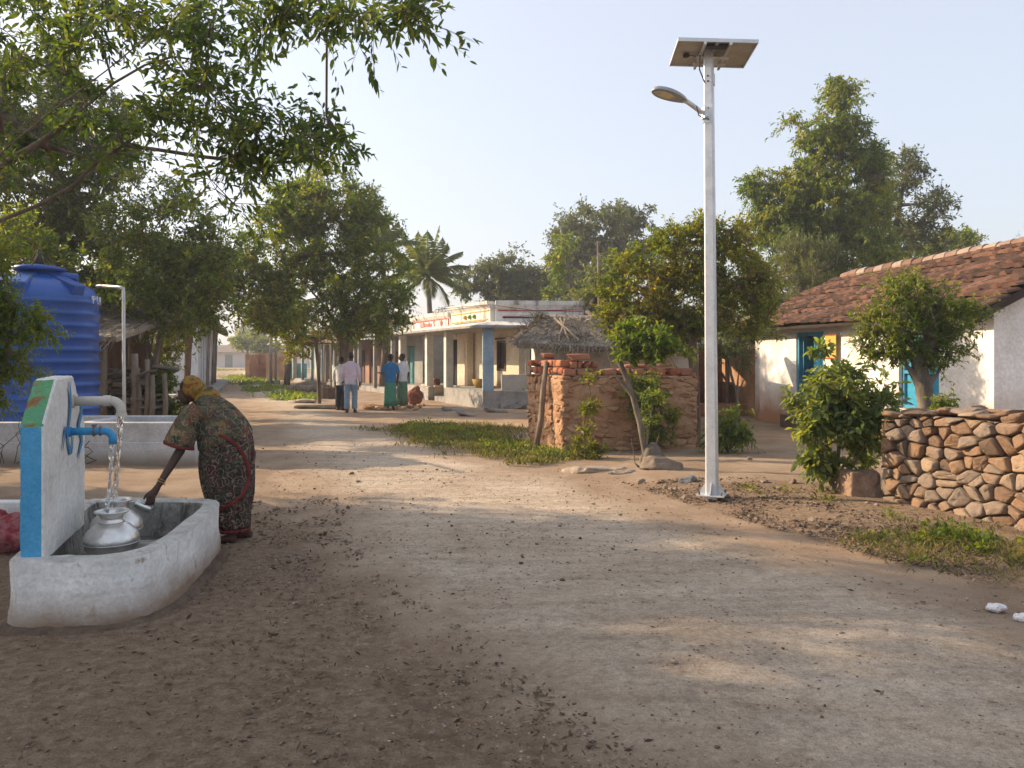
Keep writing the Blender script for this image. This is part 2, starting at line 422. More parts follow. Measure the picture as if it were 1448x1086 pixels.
# soil darkness: dark trodden soil by the well and on the verge, pale dirt elsewhere
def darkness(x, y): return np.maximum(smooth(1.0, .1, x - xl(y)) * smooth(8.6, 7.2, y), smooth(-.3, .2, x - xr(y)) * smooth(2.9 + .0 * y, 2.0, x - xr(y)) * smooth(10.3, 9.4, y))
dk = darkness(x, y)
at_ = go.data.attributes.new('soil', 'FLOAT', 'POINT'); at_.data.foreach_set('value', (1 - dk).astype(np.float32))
# road sheet
ys = np.concatenate([np.arange(-8, 16, .16), np.arange(16, 40, .5), np.arange(40, 119, 2.)]); nu = 41; u = np.linspace(0, 1, nu)
rx, ry, rz = [], [], []
for yy in ys:
    a, c = xl(yy) - .35, xr(yy) + .35
    for k in range(nu):
        rx.append(a + (c - a) * u[k]); ry.append(yy)
rx = np.array(rx); ry = np.array(ry); e = np.minimum(rx - xl(ry), xr(ry) - rx)
prof = smooth(-.35, 1.1, e) * .050 - .038 + .02 * vnoise(rx, ry, 2.0, 21) * smooth(1.0, .1, e)
rz = prof + .012 * vnoise(rx, ry, .5, 2) + .005 * vnoise(rx, ry, 3.2, 4) + .014 * vnoise(rx, ry, 1.4, 9) * smooth(.8, 0, e)
V = np.stack([rx, ry, rz], 1); i = (np.arange(len(ys) - 1)[:, None] * nu + np.arange(nu - 1)[None]).ravel(); F = np.stack([i, i + 1, i + nu + 1, i + nu], 1)
m, nt, b = mat_base('road_dirt')
geo = nd(nt, 'ShaderNodeTexCoord').outputs['Object']; at = nd(nt, 'ShaderNodeAttribute', attribute_name='edge')
n1 = noisef(nt, geo, .8, 10, .6); n2 = noisef(nt, geo, 9, 10, .75, .2); n3 = noisef(nt, geo, 110, 5, .8)
mp = nd(nt, 'ShaderNodeMapping', {'Vector': geo, 'Rotation': (0, 0, R(-66)), 'Scale': (.5, 4.5, 1)}).outputs[0]; n4 = noisef(nt, mp, 1.2, 8, .65)
base = ramp(nt, n1, [(.3, (.45, .35, .26)), (.5, (.56, .455, .35)), (.72, (.64, .54, .43))])
base = mixc(nt, .5, base, ramp(nt, n4, [(.32, (.66, .62, .58)), (.55, (1.05, 1.05, 1.05)), (.7, (1.28, 1.26, 1.22))]), 'MULTIPLY')
base = mixc(nt, .8, base, ramp(nt, n2, [(.3, (.60, .57, .54)), (.5, (1, 1, 1)), (.7, (1.25, 1.25, 1.25))]), 'MULTIPLY')
base = mixc(nt, .7, base, ramp(nt, noisef(nt, geo, 38, 6, .8), [(.32, (.5, .48, .46)), (.5, (1, 1, 1)), (.68, (1.3, 1.3, 1.3))]), 'MULTIPLY')
base = mixc(nt, .75, base, ramp(nt, n3, [(.28, (.36, .35, .34)), (.5, (1, 1, 1)), (.72, (1.4, 1.4, 1.38))]), 'MULTIPLY')
g1 = noisef(nt, geo, 1.3, 10, .65); g2 = noisef(nt, geo, 14, 10, .75, .3); at2 = nd(nt, 'ShaderNodeAttribute', attribute_name='soil')
soil = ramp(nt, g2, [(.3, (.18, .122, .08)), (.5, (.31, .22, .15)), (.68, (.44, .33, .235))])
pale_ = ramp(nt, g1, [(.3, (.30, .205, .135)), (.55, (.42, .31, .22)), (.75, (.50, .39, .29))])
f = nd(nt, 'ShaderNodeMath', {0: at2.outputs['Fac'], 1: nd(nt, 'ShaderNodeMath', {0: g1, 1: .5}, operation='SUBTRACT').outputs[0]}, operation='ADD').outputs[0]
soil = mixc(nt, ramp(nt, f, [(.35, 0), (.65, 1)]), soil, pale_)
soil = mixc(nt, .8, soil, ramp(nt, noisef(nt, geo, 90, 6, .8), [(.25, (.42, .42, .42)), (.55, (1.05, 1.05, 1.05)), (.75, (1.7, 1.65, 1.6))]), 'MULTIPLY')
f = nd(nt, 'ShaderNodeMath', {0: at.outputs['Fac'], 1: nd(nt, 'ShaderNodeMath', {0: mixc(nt, .5, n1, n2), 1: .5}, operation='SUBTRACT').outputs[0]}, operation='ADD').outputs[0]
col = mixc(nt, ramp(nt, f, [(.2, 0), (.8, 1)]), soil, base)
# thin settlement cracks
vo = nd(nt, 'ShaderNodeTexVoronoi', {'Vector': nd(nt, 'ShaderNodeVectorMath', {0: geo, 1: nd(nt, 'ShaderNodeTexNoise', {'Vector': geo, 'Scale': 3.}).outputs[1]}, operation='ADD').outputs[0], 'Scale': .33}, feature='DISTANCE_TO_EDGE').outputs[0]
cr = ramp(nt, vo, [(.0, 1), (.006, 0)]); col = mixc(nt, nd(nt, 'ShaderNodeMath', {0: cr, 1: .12}, operation='MULTIPLY').outputs[0], col, (.1, .07, .05))
nt.links.new(col, b.inputs['Base Color']); b.inputs['Roughness'].default_value = .95; b.inputs['Specular IOR Level'].default_value = .15
bp = nd(nt, 'ShaderNodeBump', {'Height': mixc(nt, .5, mixc(nt, .5, n4, n2), n3), 'Strength': .9, 'Distance': .05}); nt.links.new(bp.outputs[0], b.inputs['Normal'])
ro = mesh_obj('road', V, F, m, smooth=True); ro['kind'] = 'structure'
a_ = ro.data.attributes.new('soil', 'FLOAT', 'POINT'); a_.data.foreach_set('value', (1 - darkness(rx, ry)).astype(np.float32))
a_ = ro.data.attributes.new('edge', 'FLOAT', 'POINT'); a_.data.foreach_set('value', smooth(.05, 2.0, e).astype(np.float32))
# ---------------------------------------------------------------- stones
def ico(sub=2):
    import bmesh
    bm = bmesh.new(); bmesh.ops.create_icosphere(bm, subdivisions=sub, radius=1); bm.verts.ensure_lookup_table()
    V = np.array([v.co[:] for v in bm.verts]); F = np.array([[v.index for v in f.verts] for f in bm.faces]); bm.free(); return V, F
ICO2 = ico(2); ICO3 = ico(3)
def stone(c, r, rz=0, p=.62, cuts=5, sub=2, tilt=.15):
    V, F = ICO2 if sub == 2 else ICO3
    v = np.sign(V) * np.abs(V) ** p; v /= np.abs(v).max(0)
    for k in range(cuts):
        n = rng.normal(size=3); n /= np.linalg.norm(n); d = v @ n; lim = rng.uniform(.62, .9)
        v = v - np.maximum(0, d - lim)[:, None] * n * .95
    ph = rng.uniform(0, 9, 3); v = v * (1 + .05 * np.sin(v[:, [1, 2, 0]] * 4 + ph))
    v = v * np.array(r)
    a = rz; M_ = np.array(Matrix.Rotation(a, 3, 'Z') @ Matrix.Rotation(rng.normal() * tilt, 3, 'Y') @ Matrix.Rotation(rng.normal() * tilt * .6, 3, 'X'))
    return v @ M_.T + np.array(c), F
def stones_obj(name, lst, mat, parent=None, loc=None, smooth=False, **kw):
    Vs, Fs, o = [], [], 0
    for V, F in lst: Vs.append(V); Fs.append(F + o); o += len(V)
    ob = mesh_obj(name, np.concatenate(Vs), np.concatenate(Fs), mat, parent, loc, smooth=smooth, **kw); return ob
def clip(poly, m, nv):
    out = []; k = len(poly)
    for i in range(k):
        a = poly[i]; b = poly[(i + 1) % k]; da = (a - m) @ nv; db = (b - m) @ nv
        if da <= 0: out.append(a)
        if da * db < 0: out.append(a + (b - a) * (da / (da - db)))
    return out
def voro_stones(a, d, out, L, H, dx, dz, prot, lst, back=.10, gap=.010, top=None, small=.35, rnd=1):
    """tight irregular masonry on the plane a + d*s + z; out = outward normal; every stone a bulging polygon"""
    P_ = []; j = 0; z = dz * .3
    while z < H + dz:
        s = -dx * .5 + (j % 2) * dx * .5
        while s < L + dx:
            P_.append((s + rng.normal() * dx * .17, z + rng.normal() * dz * .17)); s += dx * rng.uniform(.75, 1.3)
            if rng.random() < small: P_.append((s - dx * .5, z + dz * .5 + rng.normal() * dz * .1))
        z += dz; j += 1
    P_ = np.array(P_); asp = dx / dz; Q = P_ * np.array([1, asp]); a = np.array(a, float); dv = np.array(d, float); ov = np.array(out, float)
    for i, q in enumerate(Q):
        poly = [q + np.array(v) * dx * 1.6 for v in ((-1, -1), (1, -1), (1, 1), (-1, 1))]; ds = np.linalg.norm(Q - q, axis=1)
        for k in np.argsort(ds)[1:16]:
            nv = Q[k] - q; poly = clip(poly, (q + Q[k]) / 2, nv / np.linalg.norm(nv))
            if len(poly) < 3: break
        if len(poly) < 3: continue
        poly = [p / np.array([1, asp]) for p in poly]
        for m_, n_ in (((0, 0), (-1, 0)), ((L, 0), (1, 0)), ((0, 0), (0, -1)), ((0, (top(P_[i][0]) if top else H)), (0, 1))):
            poly = clip(poly, np.array(m_, float), np.array(n_, float))
            if len(poly) < 3: break
        if len(poly) < 3: continue
        c = np.mean(poly, 0); sz = np.mean([np.linalg.norm(p - c) for p in poly])
        if sz < .02: continue
        poly = [c + (p - c) * max(.5, 1 - gap / max(.02, np.linalg.norm(p - c))) for p in poly]
        for _ in range(rnd):
            q2 = []
            for k in range(len(poly)): A_, B_ = poly[k], poly[(k + 1) % len(poly)]; q2 += [A_ * .87 + B_ * .13, A_ * .13 + B_ * .87]
            poly = q2
        n = len(poly); pr = prot * rng.uniform(.45, 1.3); tx, tz = rng.normal(size=2) * .22; V = []
        for sc, o_ in ((.96, -back), (1., -.01), (.97, pr * .45), (.86, pr * .92), (.42, pr * 1.02)):
            for p in poly:
                w = c + (p - c) * sc * (1 + rng.normal() * .02); V.append(a + dv * w[0] + np.array([0, 0, w[1]]) + ov * (o_ + ((w[0] - c[0]) * tx + (w[1] - c[1]) * tz) * (sc <= .97) + rng.normal() * .0025))
        V.append(a + dv * c[0] + np.array([0, 0, c[1]]) + ov * pr * 1.06); F_ = []
        for r in range(4):
            for k in range(n): k2 = (k + 1) % n; F_ += [[r * n + k, r * n + k2, (r + 1) * n + k2], [r * n + k, (r + 1) * n + k2, (r + 1) * n + k]]
        F_ += [[4 * n + k, 4 * n + (k + 1) % n, 5 * n] for k in range(n)]
        lst.append((np.array(V), np.array(F_)))
# ---------------------------------------------------------------- litter, pebbles, grass
def gz(px_, py_):  # approximate ground height
    e = min(px_ - xl(py_), xr(py_) - px_)
    bm_ = float(smooth(.0, .9, px_ - xr(py_)) * smooth(13, 11, py_) * .07)
    return .012 if e > .3 else bm_ + .008
def scatter(n, fn):
    out = []
    while len(out) < n:
        p = fn()
        if p is not None: out.append(p)
    return np.array(out)
def verge_left():
    yy = 2.0 + rng.random() ** 1.3 * 7; xx = xl(yy) + .9 - abs(rng.normal()) * 1.6
    if noise.noise(Vector((xx * 2.2, yy * 2.2, 3))) + .35 * noise.noise(Vector((xx * 9, yy * 9, 3))) < rng.uniform(-.45, .35): return None
    if xx < -yy * .66 - .4: return None
    return (xx, yy)
def verge_right():
    yy = 3.5 + rng.random() * 6.6; xx = xr(yy) - .12 + abs(rng.normal()) * .85
    if noise.noise(Vector((xx * 2.2, yy * 2.2, 3))) + .35 * noise.noise(Vector((xx * 9, yy * 9, 3))) < rng.uniform(-.5, .3): return None
    return (xx, yy) if xx < 5.5 else None
pl = np.concatenate([scatter(5200, verge_left), scatter(7500, verge_right), scatter(500, lambda: (rng.uniform(xl(yy := rng.uniform(2.3, 12)), xr(yy)), yy))])
pos = np.array([(a, b, gz(a, b) + rng.uniform(0, .012)) for a, b in pl])
n = len(pos); d = rng.normal(size=(n, 3)); d[:, 2] *= .25
LITTER = surf('dry_leaf_litter', [(.035, .022, .016), (.075, .048, .032), (.12, .08, .05), (.24, .17, .11)], 3, .9, 0, island=True)
V1, F1 = leaves(pos[::2], d[::2], .042, .014, 2.5); V2, F2 = leaves(pos[1::2], d[1::2], .018, .008, 2.); V, T = tri_mesh([(V1, F1), (V2, F2)])
o = mesh_obj('dry_leaf_litter', V, T, LITTER); tag(o, 'dry brown leaves and chips strewn over the dark dirt verges', 'leaf litter', kind='stuff')
PEB = surf('pebble', [(.07, .048, .034), (.15, .105, .075), (.28, .215, .165)], 4, .95, .3, 60, island=True)
lst = []
V0, F0 = ico(1)
for a, b in np.concatenate([scatter(1500, verge_left), scatter(1700, verge_right), scatter(420, lambda: (rng.uniform(xl(yy := rng.uniform(2.3, 15)), xr(yy)), yy))]):
    s = rng.uniform(.003, .012) * (1.8 if rng.random() < .06 else 1) * (1.3 if b > 6 else .8)
    V = (V0 * (1 + .25 * rng.normal(size=(len(V0), 1)))) * np.array([s * rng.uniform(.8, 1.6), s * rng.uniform(.8, 1.6), s * .7]) + np.array([a, b, gz(a, b) + s * .3]); lst.append((V, F0))
RG = surf('road_grit', [(.16, .115, .08), (.30, .225, .165), (.44, .36, .28)], 4, .95, .3, 60, island=True)
lg = []
for a, b in scatter(7000, lambda: (rng.uniform(xl(yy := 2.4 + 9 * rng.random() ** 1.5) - .2, xr(yy) + .1), yy)):
    if noise.noise(Vector((a * 1.3, b * 1.3, 8))) + .5 * noise.noise(Vector((a * 5, b * 5, 8))) < rng.uniform(-.6, .4): continue
    s = rng.uniform(.0025, .007) * (1 if b < 5 else 1.3)
    V = (V0 * (1 + .25 * rng.normal(size=(len(V0), 1)))) * np.array([s * 1.3, s, s * .6]) + np.array([a, b, .014 + .012 * noise.noise(Vector((a * .5 + 2, b * .5, 3.4)))]); lg.append((V, F0))
o = stones_obj('road_grit', lg, RG); tag(o, 'fine tan grit and clods lying loose on the packed road', 'grit', kind='stuff')
o = stones_obj('pebble_scatter', lst, PEB); tag(o, 'small pebbles and clods scattered on road and verges', 'pebbles', kind='stuff')
def grass(name, label, pts, hgt, mat, per=9, spread=.07, wid=.006, cat='grass'):
    pts = np.repeat(pts, per, 0); n = len(pts); pts = pts + np.c_[rng.normal(size=(n, 2)) * spread, np.zeros(n)]
    d = rng.normal(size=(n, 3)) * .45; d[:, 2] = 1
    V, F = leaves(pts, d, hgt, wid, .1, False, .25); V, T = tri_mesh([(V, F)])
    o = mesh_obj(name, V, T, mat); return tag(o, label, cat, kind='stuff')
GR = leafmat('grass_green', [(.05, .07, .02), (.09, .115, .03), (.17, .16, .055), (.30, .24, .12)], .35, 2.)
def zfix(p): return np.c_[p, [gz(a, b) for a, b in p]]
def on_line(a, b, w, rag=.35):
    a = np.array(a); b = np.array(b)
    def fn():
        t = rng.random(); n = np.array([-(b - a)[1], (b - a)[0]]); n = n / np.linalg.norm(n)
        q = a + (b - a) * t + n * rng.normal() * w
        if noise.noise(Vector((q[0] * 1.6, q[1] * 1.6, 5))) + .5 * noise.noise(Vector((q[0] * 5, q[1] * 5, 6))) < rng.uniform(-rag, rag * .6): return None
        return tuple(q)
    return fn
p = zfix(scatter(620, on_line((3.2, 7.1), (5.0, 5.1), .34))); 
grass('grass', 'short green grass growing along the foot of the stone wall', p, .085, GR, 9, .06, .006)
p = zfix(np.concatenate([scatter(500, on_line((-2.2, 18.2), (-.6, 14.4), .55)), scatter(260, on_line((-.6, 14.4), (.75, 12.0), .4)), scatter(150, on_line((-1.8, 18.5), (-.2, 16.5), .5))]))
grass('weed_patch', 'low green weeds along the road edge before the shop and brick enclosure', p, .13, GR, 14, .12, .016, 'weeds')
def leafy(name, label, p, r, L, w, mat, per=40, cat='weeds', grp=None):
    n = len(p) * per; c = np.repeat(p, per, 0); d = rng.normal(size=(n, 3)); d[:, 2] = abs(d[:, 2]) * .7 + .1; d = nrm(d)
    V, F = leaves(c + d * r * rng.uniform(.1, 1, (n, 1)), d, L, w, 1.4, False, .1); V, T = tri_mesh([(V, F)])
    return tag(mesh_obj(name, V, T, mat), label, cat, grp, 'stuff')
p = zfix(np.concatenate([scatter(75, on_line((-2.3, 18.4), (-.5, 14.8), .42)), scatter(45, on_line((-.5, 14.4), (.9, 12.1), .2))]))
leafy('ground_cover', 'bushy ground cover hugging the road edge by the enclosure', p, .17, .06, .026, L_BRIGHT, 46)
p = zfix(scatter(26, on_line((3.3, 7.3), (4.5, 5.8), .25))); leafy('ground_cover', 'creeping broad weeds in the dirt before the stone wall', p, .12, .05, .028, L_MID, 36)
p = zfix(scatter(12, on_line((2.6, 9.4), (3.6, 8.6), .25))); leafy('ground_cover', 'yellow green seedlings beside the metal lamp pole', p, .08, .05, .02, L_YEL, 18)
p = np.c_[np.concatenate([scatter(170, on_line((-14.5, 45), (-23, 68), .9)), scatter(60, on_line((-11.6, 36), (-12.6, 42), .5)), scatter(110, on_line((-9.5, 33), (-7.4, 28), .35)), scatter(70, on_line((-15.3, 36), (-18.5, 47), .3)), scatter(150, on_line((-40, 96), (-24, 96), 1.6))]), ]
p = np.c_[p, np.zeros(len(p))]; leafy('grass', 'bright grass strips beside the road at its far end', p, .22, .14, .05, L_BRIGHT, 30, 'grass')
# ---------------------------------------------------------------- public tap: basin and headwall
WHITE = surf('whitewash_worn', [(.60, .59, .57), (.75, .74, .71), (.82, .81, .78)], 3, .85, .8, 18, stain=((.34, .28, .22), 6., .60), mud=((.27, .19, .13), .22), streak=((.38, .33, .28), 9, .58, .55), bdist=.02)
CONC = surf('basin_concrete', [(.16, .15, .13), (.28, .26, .23), (.42, .39, .35)], 5, .8, .6, 20, stain=((.06, .055, .04), 4., .55), streak=((.05, .05, .035), 8, .52, .8))
RIMM = surf('rim_concrete', [(.36, .34, .31), (.5, .48, .44), (.6, .57, .53)], 5, .85, .7, 22, stain=((.24, .2, .17), 6., .6))
BLUEP = surf('blue_paint_flaking', [(.05, .25, .46), (.07, .32, .56), (.10, .38, .62)], 4, .6, .5, 30, stain=((.45, .47, .46), 14, .66))
GREENP = surf('green_paint_rusting', [(.06, .26, .24), (.10, .30, .12), (.12, .34, .22)], 6, .7, .5, 30, stain=((.24, .10, .035), 7, .53))
WALLW = surf('headwall_white', [(.62, .60, .56), (.74, .72, .68), (.80, .79, .76)], 3, .85, .8, 14, stain=((.30, .26, .22), 11., .68), bdist=.03)
base = empty('water_tap', (-2.75, 5.5, 0), 'white concrete water tap basin with a painted headwall at the roadside', 'water tap')
def chaikin(p, n=2, keep=()):
    for _ in range(n):
        q = []
        for i in range(len(p)):
            a, b = Vector(p[i]), Vector(p[(i + 1) % len(p)]); q += [a * .75 + b * .25, a * .25 + b * .75]
        p = q
    return p
outer = [(-2.89, 4.625), (-2.885, 4.62), (-2.87, 4.62), (-2.80, 4.62), (-2.44, 4.635), (-2.29, 4.71), (-2.18, 4.90), (-2.18, 5.3), (-2.29, 6.0), (-2.37, 6.45), (-2.45, 6.62), (-2.7, 6.68), (-3.35, 6.68), (-3.55, 6.66), (-3.5, 6.3), (-2.96, 4.68)]
outer = [tuple(v) for v in chaikin(outer, 1)]
def inset(p, d):
    n = len(p); q = []
    for i in range(n):
        a, b, c = Vector(p[i - 1]), Vector(p[i]), Vector(p[(i + 1) % n]); e1 = (b - a).normalized(); e2 = (c - b).normalized()
        nn = Vector((-(e1.y + e2.y), e1.x + e2.x)).normalized(); q.append(tuple(b + nn * d))
    return q
inner = inset(outer, .125); inner2 = inset(outer, .16); basep = inset(outer, -.012)
nn = len(outer)
def ring3(p, z): return [(a, b, z) for a, b in p]
mb = MB(); rows = [ring3(basep, -.05), ring3(inset(outer, -.012), .1), ring3(outer, .2), ring3(outer, .405), ring3(inset(outer, .015), .42), ring3(inset(outer, .11), .42), ring3(inner, .405), ring3(inner2, .10)]
vs = [v for r in rows for v in r]; fs = []
for i in range(len(rows) - 1):
    for k in range(nn): k2 = (k + 1) % nn; fs.append([i * nn + k, i * nn + k2, (i + 1) * nn + k2, (i + 1) * nn + k])
mb.add(vs, fs); mb.m = [0] * (3 * nn) + [1] * (2 * nn) + [1] * nn + [2] * nn
fs2 = [(7) * nn + k for k in range(nn)]; mb.f.append(fs2); mb.m.append(2)
o = mb.build('basin', [WHITE, RIMM, CONC], base); 
s = o.modifiers.new('sub', 'SUBSURF'); s.subdivision_type = 'SIMPLE'; s.levels = s.render_levels = 4; rough(o, .022, .22); rough(o, .006, .05)
FOOT = surf('foot_concrete', [(.09, .062, .043), (.17, .12, .085)], 5, .95, .8, 20)
mb = MB(); a0 = inset(outer, -.10); rows = [ring3([(x + .04 * noise.noise(Vector((x * 6, y * 6, 0))), y + .03 * noise.noise(Vector((x * 6, y * 6, 4)))) for x, y in a0], -.03), ring3(inset(outer, -.06), .03), ring3(inset(outer, .04), .05)]
vs = [v for r in rows for v in r]; fs = []
for i in range(2):
    for k in range(nn): k2 = (k + 1) % nn; fs.append([i * nn + k, i * nn + k2, (i + 1) * nn + k2, (i + 1) * nn + k])
mb.add(vs, fs); o = mb.build('footing', FOOT, base); s = o.modifiers.new('sub', 'SUBSURF'); s.subdivision_type = 'SIMPLE'; s.levels = s.render_levels = 4; rough(o, .028, .10)
# ledge the pots stand on
MB().box((-2.66, 5.36, .185), (.50, .86, .17), rz=R(17)).build('ledge', CONC, base, bevel=.01)
# headwall
A = Vector((-2.77, 4.71, 0)); B = Vector((-3.10, 5.78, 0)); ex = (B - A).normalized(); th = Vector((-ex.y, ex.x, 0)) * .125
def hw(s, z): return A + ex * s + Vector((0, 0, z))
prof = [(0, .38), (0, 1.20), (.30, 1.465), (.77, 1.475), (1.12, 1.12), (1.12, .38)]
mb = MB(); mb.slab([hw(*p) for p in prof], th)
# material per face: 0 back,1 right face -> white; sides
mb.m = [0, 0] + [0] * 6
fm = {0: 1, 1: 2, 2: 0, 3: 1, 4: 1, 5: 0}
for k, v in fm.items(): mb.m[2 + k] = v
o = mb.build('headwall', [WALLW, BLUEP, GREENP], base, fixn=True)
o.modifiers.new('b', 'BEVEL').width = .012; s = o.modifiers.new('sub', 'SUBSURF'); s.subdivision_type = 'SIMPLE'; s.levels = s.render_levels = 4; rough(o, .014, .07)
# painted blue marks on the white face
SWP = surf('blue_brush_paint', [(.04, .2, .42), (.08, .3, .55)], 9, .6, .2, 30)
nw = Vector((ex.y, -ex.x, 0))
def ribbon(pts, w, off=.006):
    mb = MB(); vs = []
    for i, (s, z) in enumerate(pts):
        a = pts[max(0, i - 1)]; b = pts[min(len(pts) - 1, i + 1)]; d = Vector((b[0] - a[0], b[1] - a[1])).normalized(); n = Vector((-d.y, d.x)); ww = w * (1 - abs(2 * i / (len(pts) - 1) - 1) ** 3 * .75)
        for sg in (-1, 1): vs.append(hw(s + n.x * ww * sg, z + n.y * ww * sg) + nw * off)
    mb.add(vs, [[2 * i, 2 * i + 1, 2 * i + 3, 2 * i + 2] for i in range(len(pts) - 1)]); return mb
sw = [(.42, 1.0), (.45, 1.07), (.49, 1.13), (.53, 1.12), (.57, 1.03), (.62, .97), (.67, .97), (.70, 1.04), (.72, 1.12)]
pts = []
for i in range(len(sw) - 1):
    for t in (0, .25, .5, .75): pts.append((sw[i][0] * (1 - t) + sw[i + 1][0] * t, sw[i][1] * (1 - t) + sw[i + 1][1] * t))
ribbon(pts, .022, .010).build('painted_swirl', SWP, base)
ribbon([(.60 + .03 * math.sin(k * .35), 1.44 - k * .028) for k in range(13)], .028, .011).build('painted_stripe', SWP, base)
ribbon([(.93 + .05 * math.sin(k * .9), 1.28 - k * .03) for k in range(14)], .03, .010).build('painted_stripe', SWP, base)
PVC = plain('pvc_pipe', (.56, .52, .45), .45, bump=.1, var=.2); BPVC = surf('blue_pipe', [(.04, .24, .5), (.06, .34, .62)], 8, .4, .1, 30)
pd = (nw + Vector((0, 0, 0))).normalized()
def elbow(start, d, L, r, drop, n=6):
    pts = [start - d * .05, start + d * (L - drop)]
    for k in range(1, n + 1):
        t = k / n * math.pi / 2; pts.append(start + d * (L - drop + drop * math.sin(t)) + Vector((0, 0, -drop * (1 - math.cos(t)))))
    pts.append(pts[-1] + Vector((0, 0, -.035))); return pts
s1 = hw(.74, 1.30); e1 = elbow(s1, pd, .30, .033, .07)
p1 = MB().tube(e1, .032, 16).build('upper_pipe', PVC, base, smooth=True)
for qa, qb, qr in ((e1[-1] + Vector((0, 0, .018)), e1[-1] - Vector((0, 0, .004)), .0365), (s1 + pd * .19, s1 + pd * .235, .0375), (s1 - pd * .02, s1 + pd * .012, .046)): MB().tube([qa, qb], qr, 16).build('pipe_collar', PVC, p1)
s2 = hw(.60, 1.105); e2 = elbow(s2, pd, .27, .026, .055)
p2 = MB().tube(e2, .026, 16).build('lower_pipe', BPVC, base, smooth=True)
RUST = surf('rusty_metal', [(.12, .10, .09), (.22, .2, .18)], 8, .6, .3, 40, metal=.4)
MB().tube([s2 + pd * .15, s2 + pd * .162], .036, 12).tube([s2 + pd * .19, s2 + pd * .20], .033, 12).box(s2 + pd * .157 + Vector((0, 0, .038)), (.02, .03, .014)).build('hose_clamp', RUST, p2)
MB().tube([s2 - pd * .02, s2 + pd * .02], .034, 16).build('flange', BPVC, p2)
# falling water
def glassmat(name):
    m, nt, b = mat_base(name); b.inputs['Base Color'].default_value = (.93, .96, .98, 1); b.inputs['Roughness'].default_value = .02; b.inputs['Transmission Weight'].default_value = 1.; b.inputs['IOR'].default_value = 1.33
    co = nd(nt, 'ShaderNodeTexCoord').outputs['Object']; mp = nd(nt, 'ShaderNodeMapping', {'Vector': co, 'Scale': (1, 1, .25)}).outputs[0]
    bp = nd(nt, 'ShaderNodeBump', {'Height': noisef(nt, mp, 120, 3), 'Strength': .25, 'Distance': .006}); nt.links.new(bp.outputs[0], b.inputs['Normal']); return m
WAT = glassmat('falling_water')
def stream(start, end, r, ph, curl=.006):
    mb = MB()
    for k in range(3):
        pts = []; rs = []
        for i in range(26):
            t = i / 25; q = start.lerp(end, t); a = ph + k * 2.1 + t * 16
            pts.append(q + Vector((math.cos(a) * curl, math.sin(a) * curl, 0)) * (1 + .5 * math.sin(t * 9 + k))); rs.append(r * (.75 + .3 * math.sin(t * 22 + k * 2) * t) * (1 - .25 * t))
        mb.tube(pts, rs, 8)
    return mb
pot1 = P(158, 722, 5.22); pot2 = P(165, 706, 5.56)
o = stream(e1[-1] + Vector((0, 0, .02)), Vector((e1[-1].x - .03, e1[-1].y - .05, pot2.z - .10)), .014, 0, .010).build('water_stream', WAT, loc=e1[-1], smooth=True, remesh=.004)
tag(o, 'clear water falling from the white upper pipe into the pots', 'water stream')
o = stream(e2[-1] + Vector((0, 0, .02)), Vector((e2[-1].x + .01, pot1.y + .03, pot1.z - .12)), .011, 1, .008).build('water_stream', WAT, loc=e2[-1], smooth=True, remesh=.004)
tag(o, 'thin stream of water falling from the lower blue pipe', 'water stream')
# shallow water in the basin
POOL = None
m, nt, b = mat_base('basin_water'); b.inputs['Base Color'].default_value = (.10, .11, .09, 1); b.inputs['Roughness'].default_value = .06
bp = nd(nt, 'ShaderNodeBump', {'Height': noisef(nt, nd(nt, 'ShaderNodeTexCoord').outputs['Object'], 18, 3), 'Strength': .25, 'Distance': .02}); nt.links.new(bp.outputs[0], b.inputs['Normal'])
i3 = inset(outer, .15); mb = MB(); mb.add([(a, b_, .135) for a, b_ in i3], [list(range(nn))]); o = mb.build('basin_water', m); tag(o, None, None, kind='structure')
# steel pots
STEEL, nt, b = mat_base('steel'); b.inputs['Metallic'].default_value = .95; co = nd(nt, 'ShaderNodeTexCoord').outputs['Object']
nt.links.new(ramp(nt, noisef(nt, co, 12), [(.3, (.60, .59, .57)), (.7, (.80, .78, .75))]), b.inputs['Base Color']); nt.links.new(ramp(nt, noisef(nt, co, 20, 8), [(.3, .28), (.7, .46)]), b.inputs['Roughness'])
bp = nd(nt, 'ShaderNodeBump', {'Height': noisef(nt, co, 16, 3), 'Strength': .25, 'Distance': .01}); nt.links.new(bp.outputs[0], b.inputs['Normal'])
def pot(loc, label, sc=1.):
    t = empty('steel_water_pot', loc, label, 'water pot', 'steel water pots under the tap'); s = sc
    body = [(.0, .0), (.085, .0), (.12, .02), (.155, .065), (.168, .11), (.166, .15), (.150, .185), (.110, .222), (.082, .238)]
    neck = [(.082, .238), (.070, .250), (.066, .262), (.068, .276), (.080, .294), (.104, .306), (.108, .312), (.104, .317), (.090, .314), (.066, .290), (.058, .262), (.058, .2)]
    a = MB(); a.lathe([(r * s, z * s) for r, z in body], loc, 40).build('pot_body', STEEL, t, smooth=True)
    a = MB(); a.lathe([(r * s, z * s) for r, z in neck], loc, 40); a.f = a.f[:-1]; a.m = a.m[:-1]
    a.f.pop() if False else None
    a.build('neck', STEEL, t, smooth=True)
    a = MB(); [a.tube([Vector(loc) + Vector((math.cos(q) * .1685, math.sin(q) * .1685, .112)) * s for q in [2 * math.pi * k / 32 for k in range(33)]], .0025, 6, cap=False)]
    a.build('ridge', STEEL, t, smooth=True); return t
pot((pot1.x, pot1.y, pot1.z - .315), 'front steel water pot with dented body nearest the rim of the basin')
pot((pot2.x, pot2.y, pot2.z - .315), 'rear steel water pot half hidden behind the front one, catching the stream')
